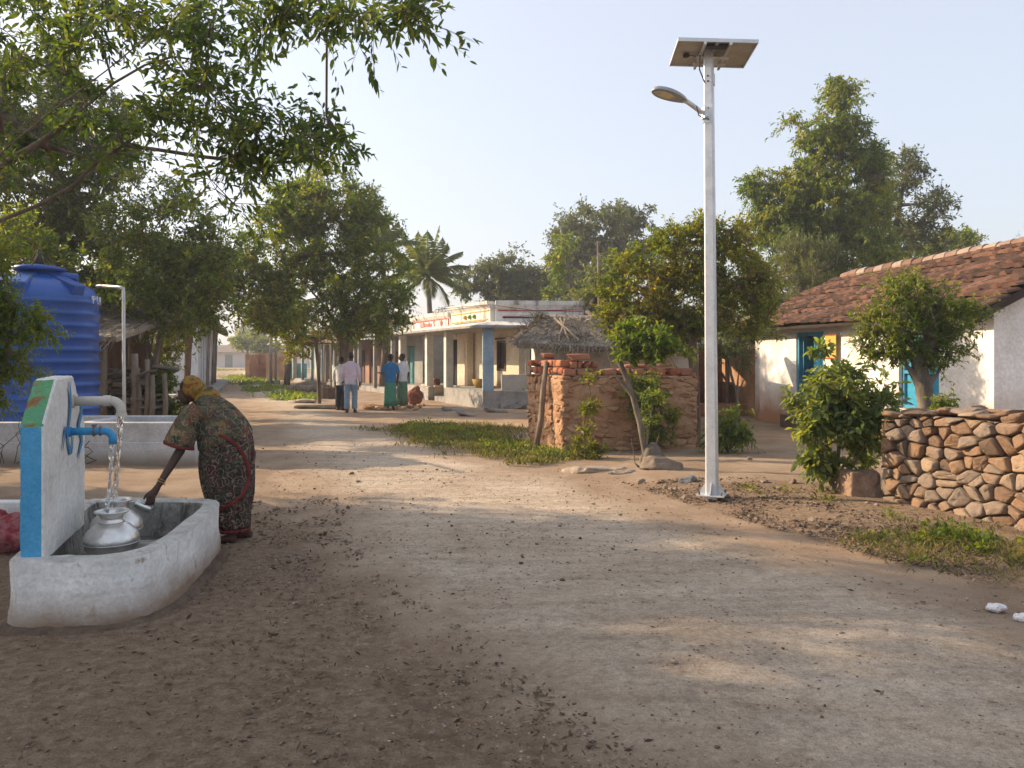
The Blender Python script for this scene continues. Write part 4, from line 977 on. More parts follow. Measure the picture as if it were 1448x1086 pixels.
c = pc + tilt @ Vector((-.28, .02, .012)); MB().tube([c, c - Vector((0, 0, .025))], .036, 14).build('junction_box', BLK, lamp); 
MB().tube([c, c + Vector((.1, .02, -.01)), c + Vector((.20, .04, -.02))], .005, 6).tube([P(990, 78, 8.75), P(989, 98, 8.72), P(993, 108, 8.74), P(997, 118, 8.78)], .007, 6).build('cable', BLK, lamp)
# ---------------------------------------------------------------- stone wall at the right
STONE = surf('field_stone', [(.08, .065, .052), (.165, .105, .068), (.26, .16, .095), (.22, .175, .14), (.31, .22, .145)], 3, .95, .7, 16, island=True, stain=((.15, .12, .10), 5, .60), bdist=.025)
MUD = surf('mud_mortar', [(.13, .08, .05), (.22, .14, .09)], 5, .97, .8, 14)
wa = Vector((4.03, 8.62, 0)); wb = Vector((4.95, 6.0, 0)); wd = (wb - wa).normalized(); wn_ = Vector((-wd.y, wd.x, 0)); 
if wn_.x < 0: wn_ = -wn_           # away from road
wall_r = empty('stone_wall', wa, 'dry stone wall of rounded brown stones at the right road edge', 'wall')
wl = (wb - wa).length; lst = []
def packwall(lst, a, d, nrm_, L, H, hs, ws, depth, jit=1., side=-1, topfn=None, p=.6, cuts=7):
    z = 0.; ang = math.atan2(d.y, d.x)
    while z < H:
        hh = rng.uniform(*hs); s = -.05 + rng.uniform(-.08, .02)
        while s < L:
            w = rng.uniform(*ws); hh2 = hh * rng.uniform(.8, 1.12)
            top = topfn(s) if topfn else H
            if z + hh2 * .5 < top:
                c = a + d * (s + w / 2) + nrm_ * (side * rng.uniform(-.02, .035) * jit) + Vector((0, 0, z + hh / 2 + rng.normal() * .014))
                lst.append(stone(c, (w * .55, depth * rng.uniform(.85, 1.1), hh2 * .57), ang, p, cuts, 3 if depth > .1 else 2))
            s += w * 1.0
        z += hh * .96
tf = lambda s: .97 + .08 * smooth(0, .7, s)
voro_stones(wa - wn_ * .0, wd, -wn_, wl, 1.04, .205, .148, .06, lst, .12, .009, top=lambda s: .93 + .08 * smooth(0, .7, s), small=.5)
voro_stones(wa + wn_ * .02 + wd * .0, wn_, -wd, .40, 1.0, .19, .13, .045, lst, .10, .009, top=lambda s: .92)
voro_stones(wa + wn_ * .42, wd, wn_, wl, 1.0, .24, .16, .05, lst, .10, .010)
for k in range(18): lst.append(stone(wa + wd * (.10 + k * .165 + rng.uniform(-.03, .03)) + wn_ * rng.uniform(.02, .10) + Vector((0, 0, .965 + .08 * smooth(0, .7, k * .165) + rng.uniform(-.012, .03))), (rng.uniform(.09, .17), .14, rng.uniform(.03, .05)), math.atan2(wd.y, wd.x), .5, 9, 3, .12))
for k in range(12): lst.append(stone(wa + wd * (.15 + k * .24) + wn_ * rng.uniform(.25, .33) + Vector((0, 0, .98 + .08 * smooth(0, .7, k * .24))), (.14, .13, .05), math.atan2(wd.y, wd.x), .5, 9, 3, .12))
o = stones_obj('stonework', lst, STONE, wall_r); rough(o, .014, .03, 1)
MB().box(wa + wd * (wl / 2 + .04) + wn_ * .18 + Vector((0, 0, .46)), (wl - .1, .26, .92), rz=math.atan2(wd.y, wd.x)).build('mud_core', MUD, wall_r)
# hewn block and rocks
def rock(name, c, r, label, rz=0, cat='rock', mat=None, grp=None, p=.7, tilt=.15):
    V, F = stone(c, r, rz, p, 5 if p < .3 else 12, 3, tilt); o = mesh_obj(name, V, F, mat or STONE, loc=(c[0], c[1], c[2] - r[2])); rough(o, min(.09, r[0] * .35), .14, 1); rough(o, .015, .03); return tag(o, label, cat, grp)
GREYST = surf('grey_stone', [(.16, .14, .12), (.26, .23, .2), (.36, .32, .28)], 4, .95, .6, 18)
q = G(1222, 712); o = MB().box((q.x, q.y + .15, .16), (.40, .36, .36), rz=.15, taper=.9).build('stone_block', surf('tan_block', [(.2, .13, .085), (.3, .2, .14), (.36, .27, .2)], 4, .95, .6, 18), loc=(q.x, q.y + .15, 0), remesh=.018); rough(o, .07, .14); rough(o, .02, .03); tag(o, 'squared tan stone block lying against the end of the stone wall', 'stone block')
q = G(932, 672); rock('rock', (q.x + .05, q.y + .1, .10), (.34, .2, .15), 'brown boulder lying beside the foot of the leaning tree', -.1)
q = G(985, 687); rock('rock', (q.x - .12, q.y, .05), (.13, .1, .075), 'small blue grey rock in the rubble just left of the lamp pole', 0, mat=surf('bluegrey', [(.10, .11, .13), (.2, .2, .22)], 5, .9, .5, 20))
q = G(845, 668); rock('stone_slab', (q.x, q.y, .02), (.52, .17, .06), 'flat pale stone slab laid at the road edge before the enclosure', -.05, 'stone slab', surf('pale_slab', [(.24, .19, .15), (.36, .29, .23), (.44, .37, .3)], 4, .95, .5, 18), p=.4, tilt=.02)
q = G(880, 672); rock('stone_slab', (q.x + .05, q.y - .03, .03), (.26, .10, .03), 'dark broken slab leaning at the foot of the leaning tree', -.1, 'stone slab', GREYST, p=.4, tilt=.05)
spots = [(955, 700), (968, 712), (1080, 690), (1100, 700), (1195, 690), (1165, 702), (1060, 655), (905, 690), (1120, 690), (1150, 745)]
lb = ['pale chip of rubble beside the lamp pole base', 'low rubble stone just left of the pole base plate', 'brown stone in the verge right of the lamp pole', 'knobbly stone under the left side of the big bush', 'stone half hidden under the right side of the bush', 'earthy stone before the big broad leaved bush', 'pale stone on the yard track behind the lamp pole', 'brown stone at the road edge below the leaning tree', 'dark stone at the foot of the broad leaved bush', 'single stone in the verge before the wall block']
for (a, b_), l in zip(spots, lb):
    q = G(a, b_); s = rng.uniform(.03, .06); rock('rock', (q.x, q.y, s * .5 + .05), (s * 1.3, s, s * .7), l, rng.uniform(0, 3), grp='loose stones on the right verge')
# trash packets
PKT = surf('plastic_packet', [(.62, .60, .60), (.72, .70, .70), (.45, .22, .20)], 16, .35, .3, 30)
for (a, b_, w, l) in ((1408, 866, .085, 'crumpled white and red plastic packet on the road'), (1445, 880, .07, 'crumpled pale wrapper at the right edge of the road')):
    q = G(a, b_); mb = MB().ell((q.x, q.y, .03), (w * .8, w * .45, .028), n=22, m=12); o = mb.build('plastic_packet', PKT, loc=q, smooth=False); rough(o, .035, .04); tag(o, l, 'litter packet', 'plastic litter on the road')
# ---------------------------------------------------------------- ruined mud and brick enclosure
MUDS = surf('mud_stone', [(.27, .135, .07), (.38, .215, .12), (.44, .28, .17)], 3, .97, .8, 14, island=True, bdist=.03)
MUDC = surf('mud_plaster_ochre', [(.29, .15, .08), (.39, .225, .13), (.45, .29, .18)], 2.5, .97, .9, 9, bdist=.05)
BRICK = surf('red_brick', [(.26, .085, .045), (.36, .12, .06), (.42, .17, .09), (.30, .14, .09)], 4, .92, .5, 22, island=True)
e0 = Vector((.30, 15.0, 0)); e1_ = Vector((.84, 13.25, 0)); e2_ = Vector((3.28, 14.1, 0)); e3 = Vector((3.0, 16.0, 0))
enc = empty('brick_enclosure', e1_, 'ruined square enclosure of mud masonry topped with red bricks', 'ruined wall')
def wallseg(a, b_, t, h0, inward):
    d = (b_ - a).normalized(); n_ = Vector((-d.y, d.x, 0)); n_ = n_ if n_.dot(inward) > 0 else -n_
    mb = MB().box((a + b_) / 2 + n_ * t / 2 + Vector((0, 0, h0 / 2 - .05)), ((b_ - a).length, t, h0 + .1), rz=math.atan2(d.y, d.x)); return mb, d, n_
inw = (Vector((2, 14.9, 0)) - e1_)
lst = []
for (a, b_, H) in ((e0, e1_, 1.30), (e1_, e2_, 1.28), (e2_, e3, 1.2)):
    mb, d, n_ = wallseg(a, b_, .36, H - .03, Vector((1.8, 14.9, 0)) - (a + b_) / 2); o = mb.build('mud_wall', MUDC, enc, remesh=.045); rough(o, .10, .22); rough(o, .04, .07)
    L = (b_ - a).length; voro_stones(a + n_ * .03, d, -n_, L, H - .01, .27, .115, .045, lst, .08, .012, small=.25)
    lv = 2 if b_ is e1_ else 1
    ang = math.atan2(d.y, d.x); bl = []
    for r in range(lv):
        s = 0.02
        while s < L - .1:
            w = rng.uniform(.20, .27); skip = False
            if not skip: bl.append(stone(a + d * (s + w / 2) + n_ * (.15 + rng.normal() * .012) + Vector((0, 0, H + .065 + r * .125)), (w * .48, .15, .058), ang + rng.normal() * .03, .22, 2, 3, .02))
            s += w + .012
    rough(stones_obj('brick_course', bl, BRICK, enc), .012, .05)
bl = []
for k in range(4):  # second course and corner pile
    d = (e2_ - e1_).normalized(); bl.append(stone(e1_ + d * (.14 + k * .13) + Vector((.03, .16, 1.28 + .19)), (.058, .13, .06), math.atan2(d.y, d.x), .22, 2, 3, .02))
bl.append(stone(e1_ + Vector((.25, .2, 1.6)), (.2, .13, .055), .2, .22, 2, 3, .02)); bl.append(stone(e0.lerp(e1_, .35) + Vector((.15, 0, 1.62)), (.12, .11, .055), 1.9, .22, 2, 3, .02))
for s in (1.3, 1.55, 1.95): bl.append(stone(e1_ + (e2_ - e1_).normalized() * s + Vector((0, .17, 1.45)), (.16, .12, .035), .3, .4, 3, 3, .05))
rough(stones_obj('rubble_facing', lst, MUDS, enc), .03, .09, 1); [stones_obj('loose_brick', [q_], BRICK, enc) for q_ in bl]
WOODG = surf('weathered_wood', [(.12, .09, .065), (.22, .17, .125), (.30, .24, .18)], 7, .95, .6, 24, stretch=(1, 1, .2))
p0 = G(757, 637); p1_ = P(773, 512, 13.9)
o = MB().tube([p0, p0.lerp(p1_, .35) + Vector((.03, 0, 0)), p0.lerp(p1_, .7), p1_], [.055, .05, .048, .042], 9).build('wooden_post', WOODG, loc=p0, smooth=True); tag(o, 'grey wooden post leaning on the left corner of the brick enclosure', 'post')
# ---------------------------------------------------------------- thatched hut behind
THM = surf('thatch', [(.12, .095, .07), (.21, .17, .13), (.32, .27, .21), (.40, .34, .27)], 6, .95, .3, 40, island=True)
PLW = surf('lime_plaster', [(.52, .48, .42), (.64, .60, .54), (.72, .69, .64)], 2.2, .9, .6, 12, stain=((.36, .27, .19), 3.5, .58), mud=((.34, .21, .13), .45), streak=((.34, .29, .24), 5, .6, .6), bdist=.03)
def thatch(a, b_, c, d, n, parent, th=.12, L=.55, name='thatch_roof', fringe=.35, wid=.016):
    """slope a-b (eave) c-d (ridge) as world points"""
    a, b_, c, d = map(Vector, (a, b_, c, d)); nor = (b_ - a).cross(d - a).normalized(); nor = nor if nor.z > 0 else -nor
    mb = MB().slab([a, b_, c, d], nor * th); o = mb.build(name, THM, parent)
    s = rng.random((n, 1)); t = rng.random((n, 1)) ** .85
    A_ = np.array(a) * (1 - s) + np.array(b_) * s; D_ = np.array(d) * (1 - s) + np.array(c) * s
    p = A_ * (1 - t) + D_ * t + np.array(nor) * (th + rng.uniform(-.02, .05, (n, 1)))
    dr_ = nrm(A_ - D_) + rng.normal(size=(n, 3)) * .22; dr_[:, 2] -= .08
    V, F = leaves(p, dr_, L, wid, 2.5); V, T = tri_mesh([(V, F)]); mesh_obj(name + '_straw', V, T, THM, o); return o
hut = empty('thatched_hut', (2.2, 19, 0), 'low thatched hut with a pale wall behind the brick enclosure', 'hut')
MB().box((2.3, 19.0, 1.05), (3.6, 3.0, 2.1)).build('wall', PLW, hut, bevel=.02)
ea = P(732, 492, 16.6); eb = P(985, 505, 16.6); ec = P(985, 455, 19.4); ed = P(772, 452, 19.0)
thatch(ea, eb, ec, ed, 6500, hut, L=.42); 
ef = P(728, 484, 18.6)
thatch(ea, ed, ed, ef, 900, hut, name='thatch_hip') 
MB().tube([P(728, 485, 16.7), P(752, 462, 18.2), P(775, 452, 19.0)], .05, 7).tube([P(775, 451, 19.), P(880, 452, 19.3), P(985, 453, 19.4)], .06, 7).build('ridge_pole', WOODG, hut, smooth=True)
for k in range(3):
    MB().tube([P(800 + 9 * k, 512, 16.3), P(790 + 14 * k, 480, 16.8), P(800 - 8 * k, 450, 18)], .025, 6).build('roof_stick', WOODG, hut, smooth=True)
# ---------------------------------------------------------------- tiled roofs
TILE = surf('clay_tile', [(.04, .028, .024), (.085, .050, .036), (.13, .068, .046), (.23, .12, .08)], 1.6, .9, .4, 20, island=True, bdist=.01)
TILEG = surf('old_grey_tile', [(.12, .09, .07), (.2, .15, .12), (.28, .22, .18), (.34, .24, .18)], 1.6, .9, .4, 20, island=True)
RIDGE = surf('ridge_tile', [(.12, .065, .045), (.20, .12, .085), (.30, .24, .19)], 3, .9, .4, 20, island=True)
def tiles(e_a, e_b, r_b, r_a, mat, parent, w=.16, L=.30, name='roof_tiles', base_mat=None, jit=1., under=True):
    """eave a->b, ridge a->b"""
    e_a, e_b, r_a, r_b = map(Vector, (e_a, e_b, r_a, r_b)); nor = (e_b - e_a).cross(r_a - e_a).normalized(); nor = nor if nor.z > 0 else -nor
    nw_ = int((e_b - e_a).length / w); nl_ = int(((r_a + r_b) / 2 - (e_a + e_b) / 2).length / L) + 1; Vs, Fs = [], []; o_ = 0
    for j in range(nl_):
        for i_ in range(nw_):
            s = (i_ + .5) / nw_; t0 = (j - .10) / nl_; t1 = min(1., (j + 1.12) / nl_)
            p0 = e_a.lerp(e_b, s).lerp(r_a.lerp(r_b, s), t0); p1 = e_a.lerp(e_b, s).lerp(r_a.lerp(r_b, s), t1)
            ww = (e_b - e_a).length / nw_ * .60; sd = (e_b - e_a).normalized(); jj = rng.normal(size=4) * .010 * jit
            p0 = p0 + nor * (.060 + jj[0]) + sd * jj[1]; p1 = p1 + nor * (.012 + jj[2]) + sd * (jj[3])
            sag = nor * (-.035 * math.sin(s * 7 + j))*jit; p0 = p0 + sag; p1 = p1 + sag
            row = []
            for q, sc_ in ((p0, 1.), (p1, .82)):
                for k in range(6):
                    an = math.pi * k / 5; row.append(q + sd * (-math.cos(an) * ww * sc_) + nor * (math.sin(an) * ww * .75 * sc_))
            Vs += row; Fs += [[o_ + k, o_ + k + 1, o_ + 7 + k, o_ + 6 + k] for k in range(5)]; Fs.append([o_ + k for k in range(6)][::-1]); o_ += 12
    me = mesh_obj(name, Vs, Fs, mat, parent); me.modifiers.new('s', 'SOLIDIFY').thickness = .012
    if under: MB().slab([e_a, e_b, r_b, r_a], nor * -.05).build('roof_deck', base_mat or plain('roof_wood', (.05, .035, .025), .9), parent)
    return me
house = empty('tiled_house', (7.3, 12.3, 0), 'long whitewashed house with a red clay tile roof behind the stone wall', 'house')
WALLH = surf('whitewashed_house', [(.62, .59, .54), (.76, .73, .69), (.84, .82, .79)], 1.8, .9, .7, 10, stain=((.40, .30, .22), 7., .66), mud=((.42, .23, .13), .85), streak=((.36, .30, .25), 7, .66, .5), bdist=.03)
hA = Vector((7.38, 12.2, 0)); hB = Vector((6.23, 20.4, 0)); hd = (hB - hA).normalized(); hn = Vector((hd.y, -hd.x, 0)); 
if hn.x < 0: hn = -hn
EZ = 2.42; RW = 2.3; RZ = 3.62; DZ0 = .0
# long wall with openings: door 1, window 2
def hp(s, z, o_=0.): return hA + hd * s + hn * o_ + Vector((0, 0, z))
HL = (hB - hA).length
op = [(1.25, 2.35, .68, 2.02), (4.95, 6.15, .30, 2.16)]
def wall_with_openings(mb, H, L, ops, pt, T):
    xs = sorted({0, L} | {o_[0] for o_ in ops} | {o_[1] for o_ in ops}); zs = sorted({-.1, H} | {o_[2] for o_ in ops} | {o_[3] for o_ in ops})
    for i_ in range(len(xs) - 1):
        # merge vertical runs
        run = None
        segs = []
        for j in range(len(zs) - 1):
            xm = (xs[i_] + xs[i_ + 1]) / 2; zm = (zs[j] + zs[j + 1]) / 2; hole = any(o_[0] < xm < o_[1] and o_[2] < zm < o_[3] for o_ in ops)
            if hole:
                if run: segs.append(run); run = None
            else: run = (run[0] if run else zs[j], zs[j + 1])
        if run: segs.append(run)
        for z0, z1 in segs:
            mb.slab([pt(xs[i_], z0, 0), pt(xs[i_ + 1], z0, 0), pt(xs[i_ + 1], z1, 0), pt(xs[i_], z1, 0)], T)
    return mb
mb = MB(); wall_with_openings(mb, EZ + .05, HL, op, lambda s, z, q: hp(s, z, q), hn * .3); o = mb.build('wall', WALLH, house)
o.modifiers.new('w', 'WELD').merge_threshold = .001
# gable wall facing camera
g0 = hA; GW = RW * 2
mb = MB().slab([g0 + hn * .002 - hd * .004 + Vector((0, 0, -.1)), g0 + hn * GW - hd * .004 + Vector((0, 0, -.1)), g0 + hn * GW - hd * .004 + Vector((0, 0, EZ)), g0 + hn * RW - hd * .004 + Vector((0, 0, RZ - .12)), g0 + hn * .002 - hd * .004 + Vector((0, 0, EZ))], hd * .29)
mb.build('gable_wall', WALLH, house)
mb = MB().slab([hB + Vector((0, 0, -.1)), hB + hn * GW + Vector((0, 0, -.1)), hB + hn * GW + Vector((0, 0, EZ)), hB + hn * RW + Vector((0, 0, RZ - .12)), hB + Vector((0, 0, EZ))], -hd * .28); mb.build('gable_wall', WALLH, house)
MB().box(hp(HL / 2, 1.1, GW - .15), (.3, HL - .6, 2.3), rz=math.atan2(hd.y, hd.x) - math.pi / 2).build('wall', WALLH, house)
ov = .42
e_a = hp(-.22, EZ - ov * .56 + .08, -ov); e_b = hp(HL + .3, EZ - ov * .56 + .08, -ov); r_a = hp(-.22, RZ, RW); r_b = hp(HL + .1, RZ, RW)
tiles(e_a, e_b, r_b, r_a, TILE, house, .13, .20)
e2a = hp(-.22, EZ - .15, GW + ov); e2b = hp(HL + .3, EZ - .15, GW + ov); tiles(e2a, e2b, r_b, r_a, TILE, house, .3, .5)
mb = MB()
Vs = []
for k in range(int((r_b - r_a).length / .36)):
    q0 = r_a + hd * (k * .36 - .02) + Vector((0, 0, .05 + rng.uniform(-.01, .02))); q1 = q0 + hd * .385 + Vector((0, 0, -.012)); mb.tube([q0, q1], [.13, .115], 10)
mb.build('ridge_tile', RIDGE, house)
MB().beam(e_a + Vector((0, 0, -.06)) - hd * -.03, r_a + Vector((0, 0, -.07)), .05, .12).build('barge_board', plain('barge_dark', (.04, .025, .02), .9), house)
BLUED = surf('blue_paint', [(.02, .19, .33), (.03, .27, .43), (.05, .32, .48)], 5, .6, .3, 24, streak=((.25, .3, .32), 10, .66, .4)); FRB = surf('blue_frame', [(.04, .22, .36), (.08, .3, .45)], 5, .6, .3, 24)
INT = plain('dark_interior', (.012, .011, .010), .9)
def hbox(name, s0, s1, z0, z1, o0, o1, mat, par=None, bv=.004):
    c = hp((s0 + s1) / 2, (z0 + z1) / 2, (o0 + o1) / 2); return MB().box(c, (o1 - o0, s1 - s0, z1 - z0), rz=math.atan2(hd.y, hd.x) - math.pi / 2).build(name, mat, par or house, bevel=bv)
s0, s1, z0, z1 = op[1]
dr0 = hbox('door', s0 + .08, s0 + .60, z0, z1 - .09, .10, .14, BLUED); hbox('door_panel', s0 + .16, s0 + .52, z0 + 1.05, z1 - .22, .088, .10, FRB, dr0); hbox('door_panel', s0 + .16, s0 + .52, z0 + .15, z0 + .92, .088, .10, FRB, dr0)
dr1 = MB().box(hp(s1 - .12, (z0 + z1) / 2 - .05, .36), (.04, .5, z1 - z0 - .1), rz=math.atan2(hn.y, hn.x) - math.pi / 2).build('door', BLUED, house, bevel=.004)
for a_, b__, c_, d_ in ((s0, s0 + .08, z0, z1), (s1 - .08, s1, z0, z1), (s0 + .08, s1 - .08, z1 - .09, z1)): hbox('door_frame', a_, b__, c_, d_, .03, .15, FRB)
hbox('step', s0 - .1, s1 + .1, -.05, z0, -.35, .02, MUD, bv=.02)
s0, s1, z0, z1 = op[0]
wfr = hbox('window', s0 + .06, s1 - .06, z0 + .06, z1 - .06, .12, .15, BLUED)
for a_, b__, c_, d_ in ((s0, s0 + .06, z0, z1), (s1 - .06, s1, z0, z1), (s0 + .06, s1 - .06, z1 - .06, z1), (s0 + .06, s1 - .06, z0, z0 + .06), ((s0 + s1) / 2 - .03, (s0 + s1) / 2 + .03, z0 + .06, z1 - .06), (s0 + .06, (s0 + s1) / 2 - .03, 1.3, 1.36), ((s0 + s1) / 2 + .03, s1 - .06, 1.3, 1.36)): hbox('window_frame', a_, b__, c_, d_, .07, .125, FRB, wfr)
hbox('window_sill', s0 - .06, s1 + .06, z0 - .06, z0, -.06, .1, WALLH)
hbox('interior', .4, HL - .4, 0, 2.2, .9, .95, INT)
# painted sign board
YEL = surf('yellow_sign', [(.50, .33, .05), (.60, .42, .09)], 6, .7, .2, 30, streak=((.3, .12, .04), 9, .6, .5)); 
sg = hbox('sign_board', 4.30, 4.72, 1.55, 2.08, -.10, -.08, YEL); tag(sg, None, None)
hbox('painted_figure', 4.47, 4.57, 1.66, 1.92, -.104, -.10, plain('pale_figure', (.55, .5, .4), .7), sg); hbox('painted_head', 4.49, 4.55, 1.925, 1.985, -.104, -.10, plain('brown_figure', (.2, .09, .05), .7), sg)
hbox('border', 4.31, 4.71, 1.56, 1.585, -.104, -.10, plain('red_paint', (.3, .05, .03), .7), sg); hbox('border', 4.31, 4.71, 2.045, 2.07, -.104, -.10, plain('red_paint', (.3, .05, .03), .7), sg)
# older lower roof on the far end
shed = empty('tiled_shed', (6.3, 21, 0), 'lower grey tiled outhouse at the far end of the long white house', 'shed')
a1 = hp(HL + .32, EZ - .15, -ov); a2 = hp(HL + 3.2, EZ - .12, -.2); r1_ = hp(HL + .32, RZ - .28, RW); r2_ = hp(HL + 3.2, RZ - .75, RW)
tiles(a1, a2, r2_, r1_, TILEG, shed, .2, .32); tiles(hp(HL + .32, EZ - .2, GW + .2), hp(HL + 3.2, EZ - .2, GW + .2), r2_, r1_, TILEG, shed, .3, .5)
MB().box(hp(HL + 1.75, 1.15, 1.6), (2.4, 2.7, 2.3), rz=math.atan2(hd.y, hd.x) - math.pi / 2).build('wall', MUDC, shed, bevel=.02)
mb = MB()
for k in range(8): q0 = r1_ + (r2_ - r1_) * (k / 8); mb.tube([q0 + Vector((0, 0, .04)), q0 + (r2_ - r1_) / 8 * 1.05 + Vector((0, 0, .03))], [.12, .11], 8)
mb.build('ridge_tile', RIDGE, shed)
# open cow shed between hut and house
cs_ = empty('open_shed', (5.6, 22.5, 0), 'dark open fronted mud shed with a thatched eave left of the white house', 'shed')
MB().box((5.5, 24.2, 1.0), (3.6, .25, 2.0)).build('back_wall', MUDC, cs_); MB().box((3.75, 23.0, 1.0), (.25, 2.2, 2.0)).build('side_wall', MUDC, cs_)
for xx in (4.35, 5.9): MB().tube([(xx, 21.9, 0), (xx + .03, 21.9, 1.0), (xx, 21.9, 1.95)], [.07, .06, .06], 8).build('post', WOODG, cs_, smooth=True)
MB().box((5.5, 22.0, .16), (3.2, .5, .34)).build('stone_plinth', MUDC, cs_, remesh=.05)
MB().box((5.6, 22.9, .85), (2.6, .5, .08)).build('shelf', WOODG, cs_)
thatch((3.4, 21.3, 1.85), (6.6, 21.3, 1.85), (6.6, 24.4, 3.0), (3.4, 24.4, 3.0), 4500, cs_)
# ---------------------------------------------------------------- shop on the right of the road
shop = empty('corner_shop', (-.9, 24.7, 0), 'flat roofed corner shop with a pillared porch and painted parapet', 'shop')
CRM = surf('cream_plaster', [(.52, .44, .33), (.62, .54, .42), (.70, .63, .52)], 1.5, .9, .5, 10, stain=((.36, .28, .2), 3, .6), mud=((.32, .22, .15), .8), streak=((.3, .24, .18), 5, .64, .5))
PARA = surf('parapet_white', [(.55, .52, .47), (.68, .66, .62), (.74, .73, .70)], 2, .9, .5, 10, stain=((.2, .17, .14), 2.5, .62), streak=((.20, .16, .13), 4, .50, .75))
GREYC = surf('grey_cement', [(.2, .19, .18), (.3, .29, .27), (.38, .36, .34)], 2.5, .9, .5, 12, stain=((.15, .13, .12), 3, .6))
BLP = surf('pale_blue_pillar', [(.20, .30, .38), (.28, .38, .46), (.36, .44, .5)], 3, .85, .4, 14, mud=((.28, .24, .2), .5))
c0 = Vector((-.9, 24.6, 0)); fd = Vector((-.455, 1, 0)).normalized(); sd_ = Vector((1, .10, 0)).normalized()
fin = Vector((fd.y, -fd.x, 0)); sin_ = Vector((-sd_.y, sd_.x, 0))
def F(s, z, o=0.): return c0 + fd * s + fin * o + Vector((0, 0, z))      # along road front
def S_(s, z, o=0.): return c0 + sd_ * s + sin_ * o + Vector((0, 0, z))   # side facing camera
def orient(d): return math.atan2(d.y, d.x)
def fbox(name, s0, s1, z0, z1, o0, o1, mat, par=None, bv=.01): return MB().box(F((s0 + s1) / 2, (z0 + z1) / 2, (o0 + o1) / 2), (s1 - s0, o1 - o0, z1 - z0), rz=orient(fd)).build(name, mat, par or shop, bevel=bv)
def sbox(name, s0, s1, z0, z1, o0, o1, mat, par=None, bv=.01): return MB().box(S_((s0 + s1) / 2, (z0 + z1) / 2, (o0 + o1) / 2), (s1 - s0, o1 - o0, z1 - z0), rz=orient(sd_)).build(name, mat, par or shop, bevel=bv)
FL = 9.3; SL = 2.5; PH = .55; CZ = 2.50
def quadpt(a, b_): # intersection helper: s along front inset a, along side inset b
    return None
# plinth
def inter(o1, o2):
    """point at inset o1 from the front line and o2 from the side line"""
    A_ = np.array([[fin.x, fin.y], [sin_.x, sin_.y]]); v = np.linalg.solve(A_, [o1, o2]); return c0 + Vector((v[0], v[1], 0))
pl_ = [inter(0, 0), S_(SL + 1.2, 0), S_(SL + 1.2, 0, 4), F(3.6, 0, 3), F(3.6, 0)]
MB().prism([(q.x, q.y) for q in pl_], -.1, PH).build('plinth', GREYC, shop, bevel=.02)
MB().prism([(q.x, q.y) for q in (F(5.3, 0), F(5.3, 0, 3), F(FL, 0, 3), F(FL, 0))], -.1, .5).build('plinth', GREYC, shop, bevel=.02)
fbox('step', 3.62, 5.28, -.1, .17, .2, .6, GREYC); fbox('step', 3.62, 5.28, -.1, .36, .6, 1.0, GREYC); fbox('step', 3.62, 5.28, -.1, .54, 1.0, 3., GREYC)
# pillars
sbox('pillar', 0.0, .34, PH, CZ, .0, .30, BLP); 
PILW = surf('pillar_white', [(.45, .46, .44), (.6, .6, .57)], 3, .85, .4, 14, mud=((.28, .24, .2), .5))
for s in (3.35, 5.45, 8.9): fbox('pillar', s, s + .26, PH - .02, CZ, .0, .26, PILW)
fbox('pillar', 4.55, 4.78, PH - .02, CZ, 1.25, 1.5, CRM)
# porch wall behind
D1 = 1.55
q0 = inter(D1, 1.15)
def Wf(s, z, o=0.): return q0 + fd * s + fin * o + Vector((0, 0, z))
def Ws(s, z, o=0.): return q0 + sd_ * s + sin_ * o + Vector((0, 0, z))
mb = MB(); wall_with_openings(mb, 2.7, 7.0, [(1.05, 1.75, 1.15, 2.15), (4.0, 4.9, .5, 2.25), (5.7, 6.5, .5, 2.3)], lambda s, z, q: Wf(s, z), fin * .22); mb.build('wall', CRM, shop)
mb = MB(); wall_with_openings(mb, 2.7, 3.6, [(.12, .82, PH, 2.3)], lambda s, z, q: Ws(s + .24, z), sin_ * .22); mb.build('wall', CRM, shop)
BRW = surf('brown_wood', [(.05, .03, .022), (.10, .06, .045), (.16, .10, .075)], 6, .7, .3, 20, stretch=(1, 1, .3))
def wbx(name, s0, s1, z0, z1, o0, o1, mat, par=None, pt=None, d=None): 
    pt = pt or Wf; d = d or fd; return MB().box(pt((s0 + s1) / 2, (z0 + z1) / 2, (o0 + o1) / 2), (s1 - s0, o1 - o0, z1 - z0), rz=orient(d)).build(name, mat, par or shop, bevel=.004)
w_ = wbx('window', 1.1, 1.7, 1.2, 2.1, .10, .13, BRW); 
for a_, b__, c_, d_ in ((1.03, 1.1, 1.13, 2.17), (1.7, 1.77, 1.13, 2.17), (1.1, 1.7, 2.1, 2.17), (1.1, 1.7, 1.13, 1.2)): wbx('window_frame', a_, b__, c_, d_, -.03, .09, BRW, w_)
for k in range(5): wbx('window_bar', 1.16 + k * .11, 1.18 + k * .11, 1.2, 2.1, .04, .06, INT, w_)
wbx('lintel', .95, 1.85, 2.2, 2.26, -.06, .02, BRW)
wbx('door', 4.0, 4.9, .5, 2.25, .14, .18, BRW); wbx('door', 5.7, 6.5, .5, 2.3, .14, .18, INT)
dg = wbx('door', .60, 1.04, PH, 2.28, .12, .16, INT, pt=Ws, d=sd_); wbx('door', .37, .60, PH, 2.28, .05, .10, plain('green_door', (.05, .12, .09), .7), pt=Ws, d=sd_)
wbx('lintel', .30, 1.15, 2.29, 2.37, -.05, .03, BRW, pt=Ws, d=sd_)
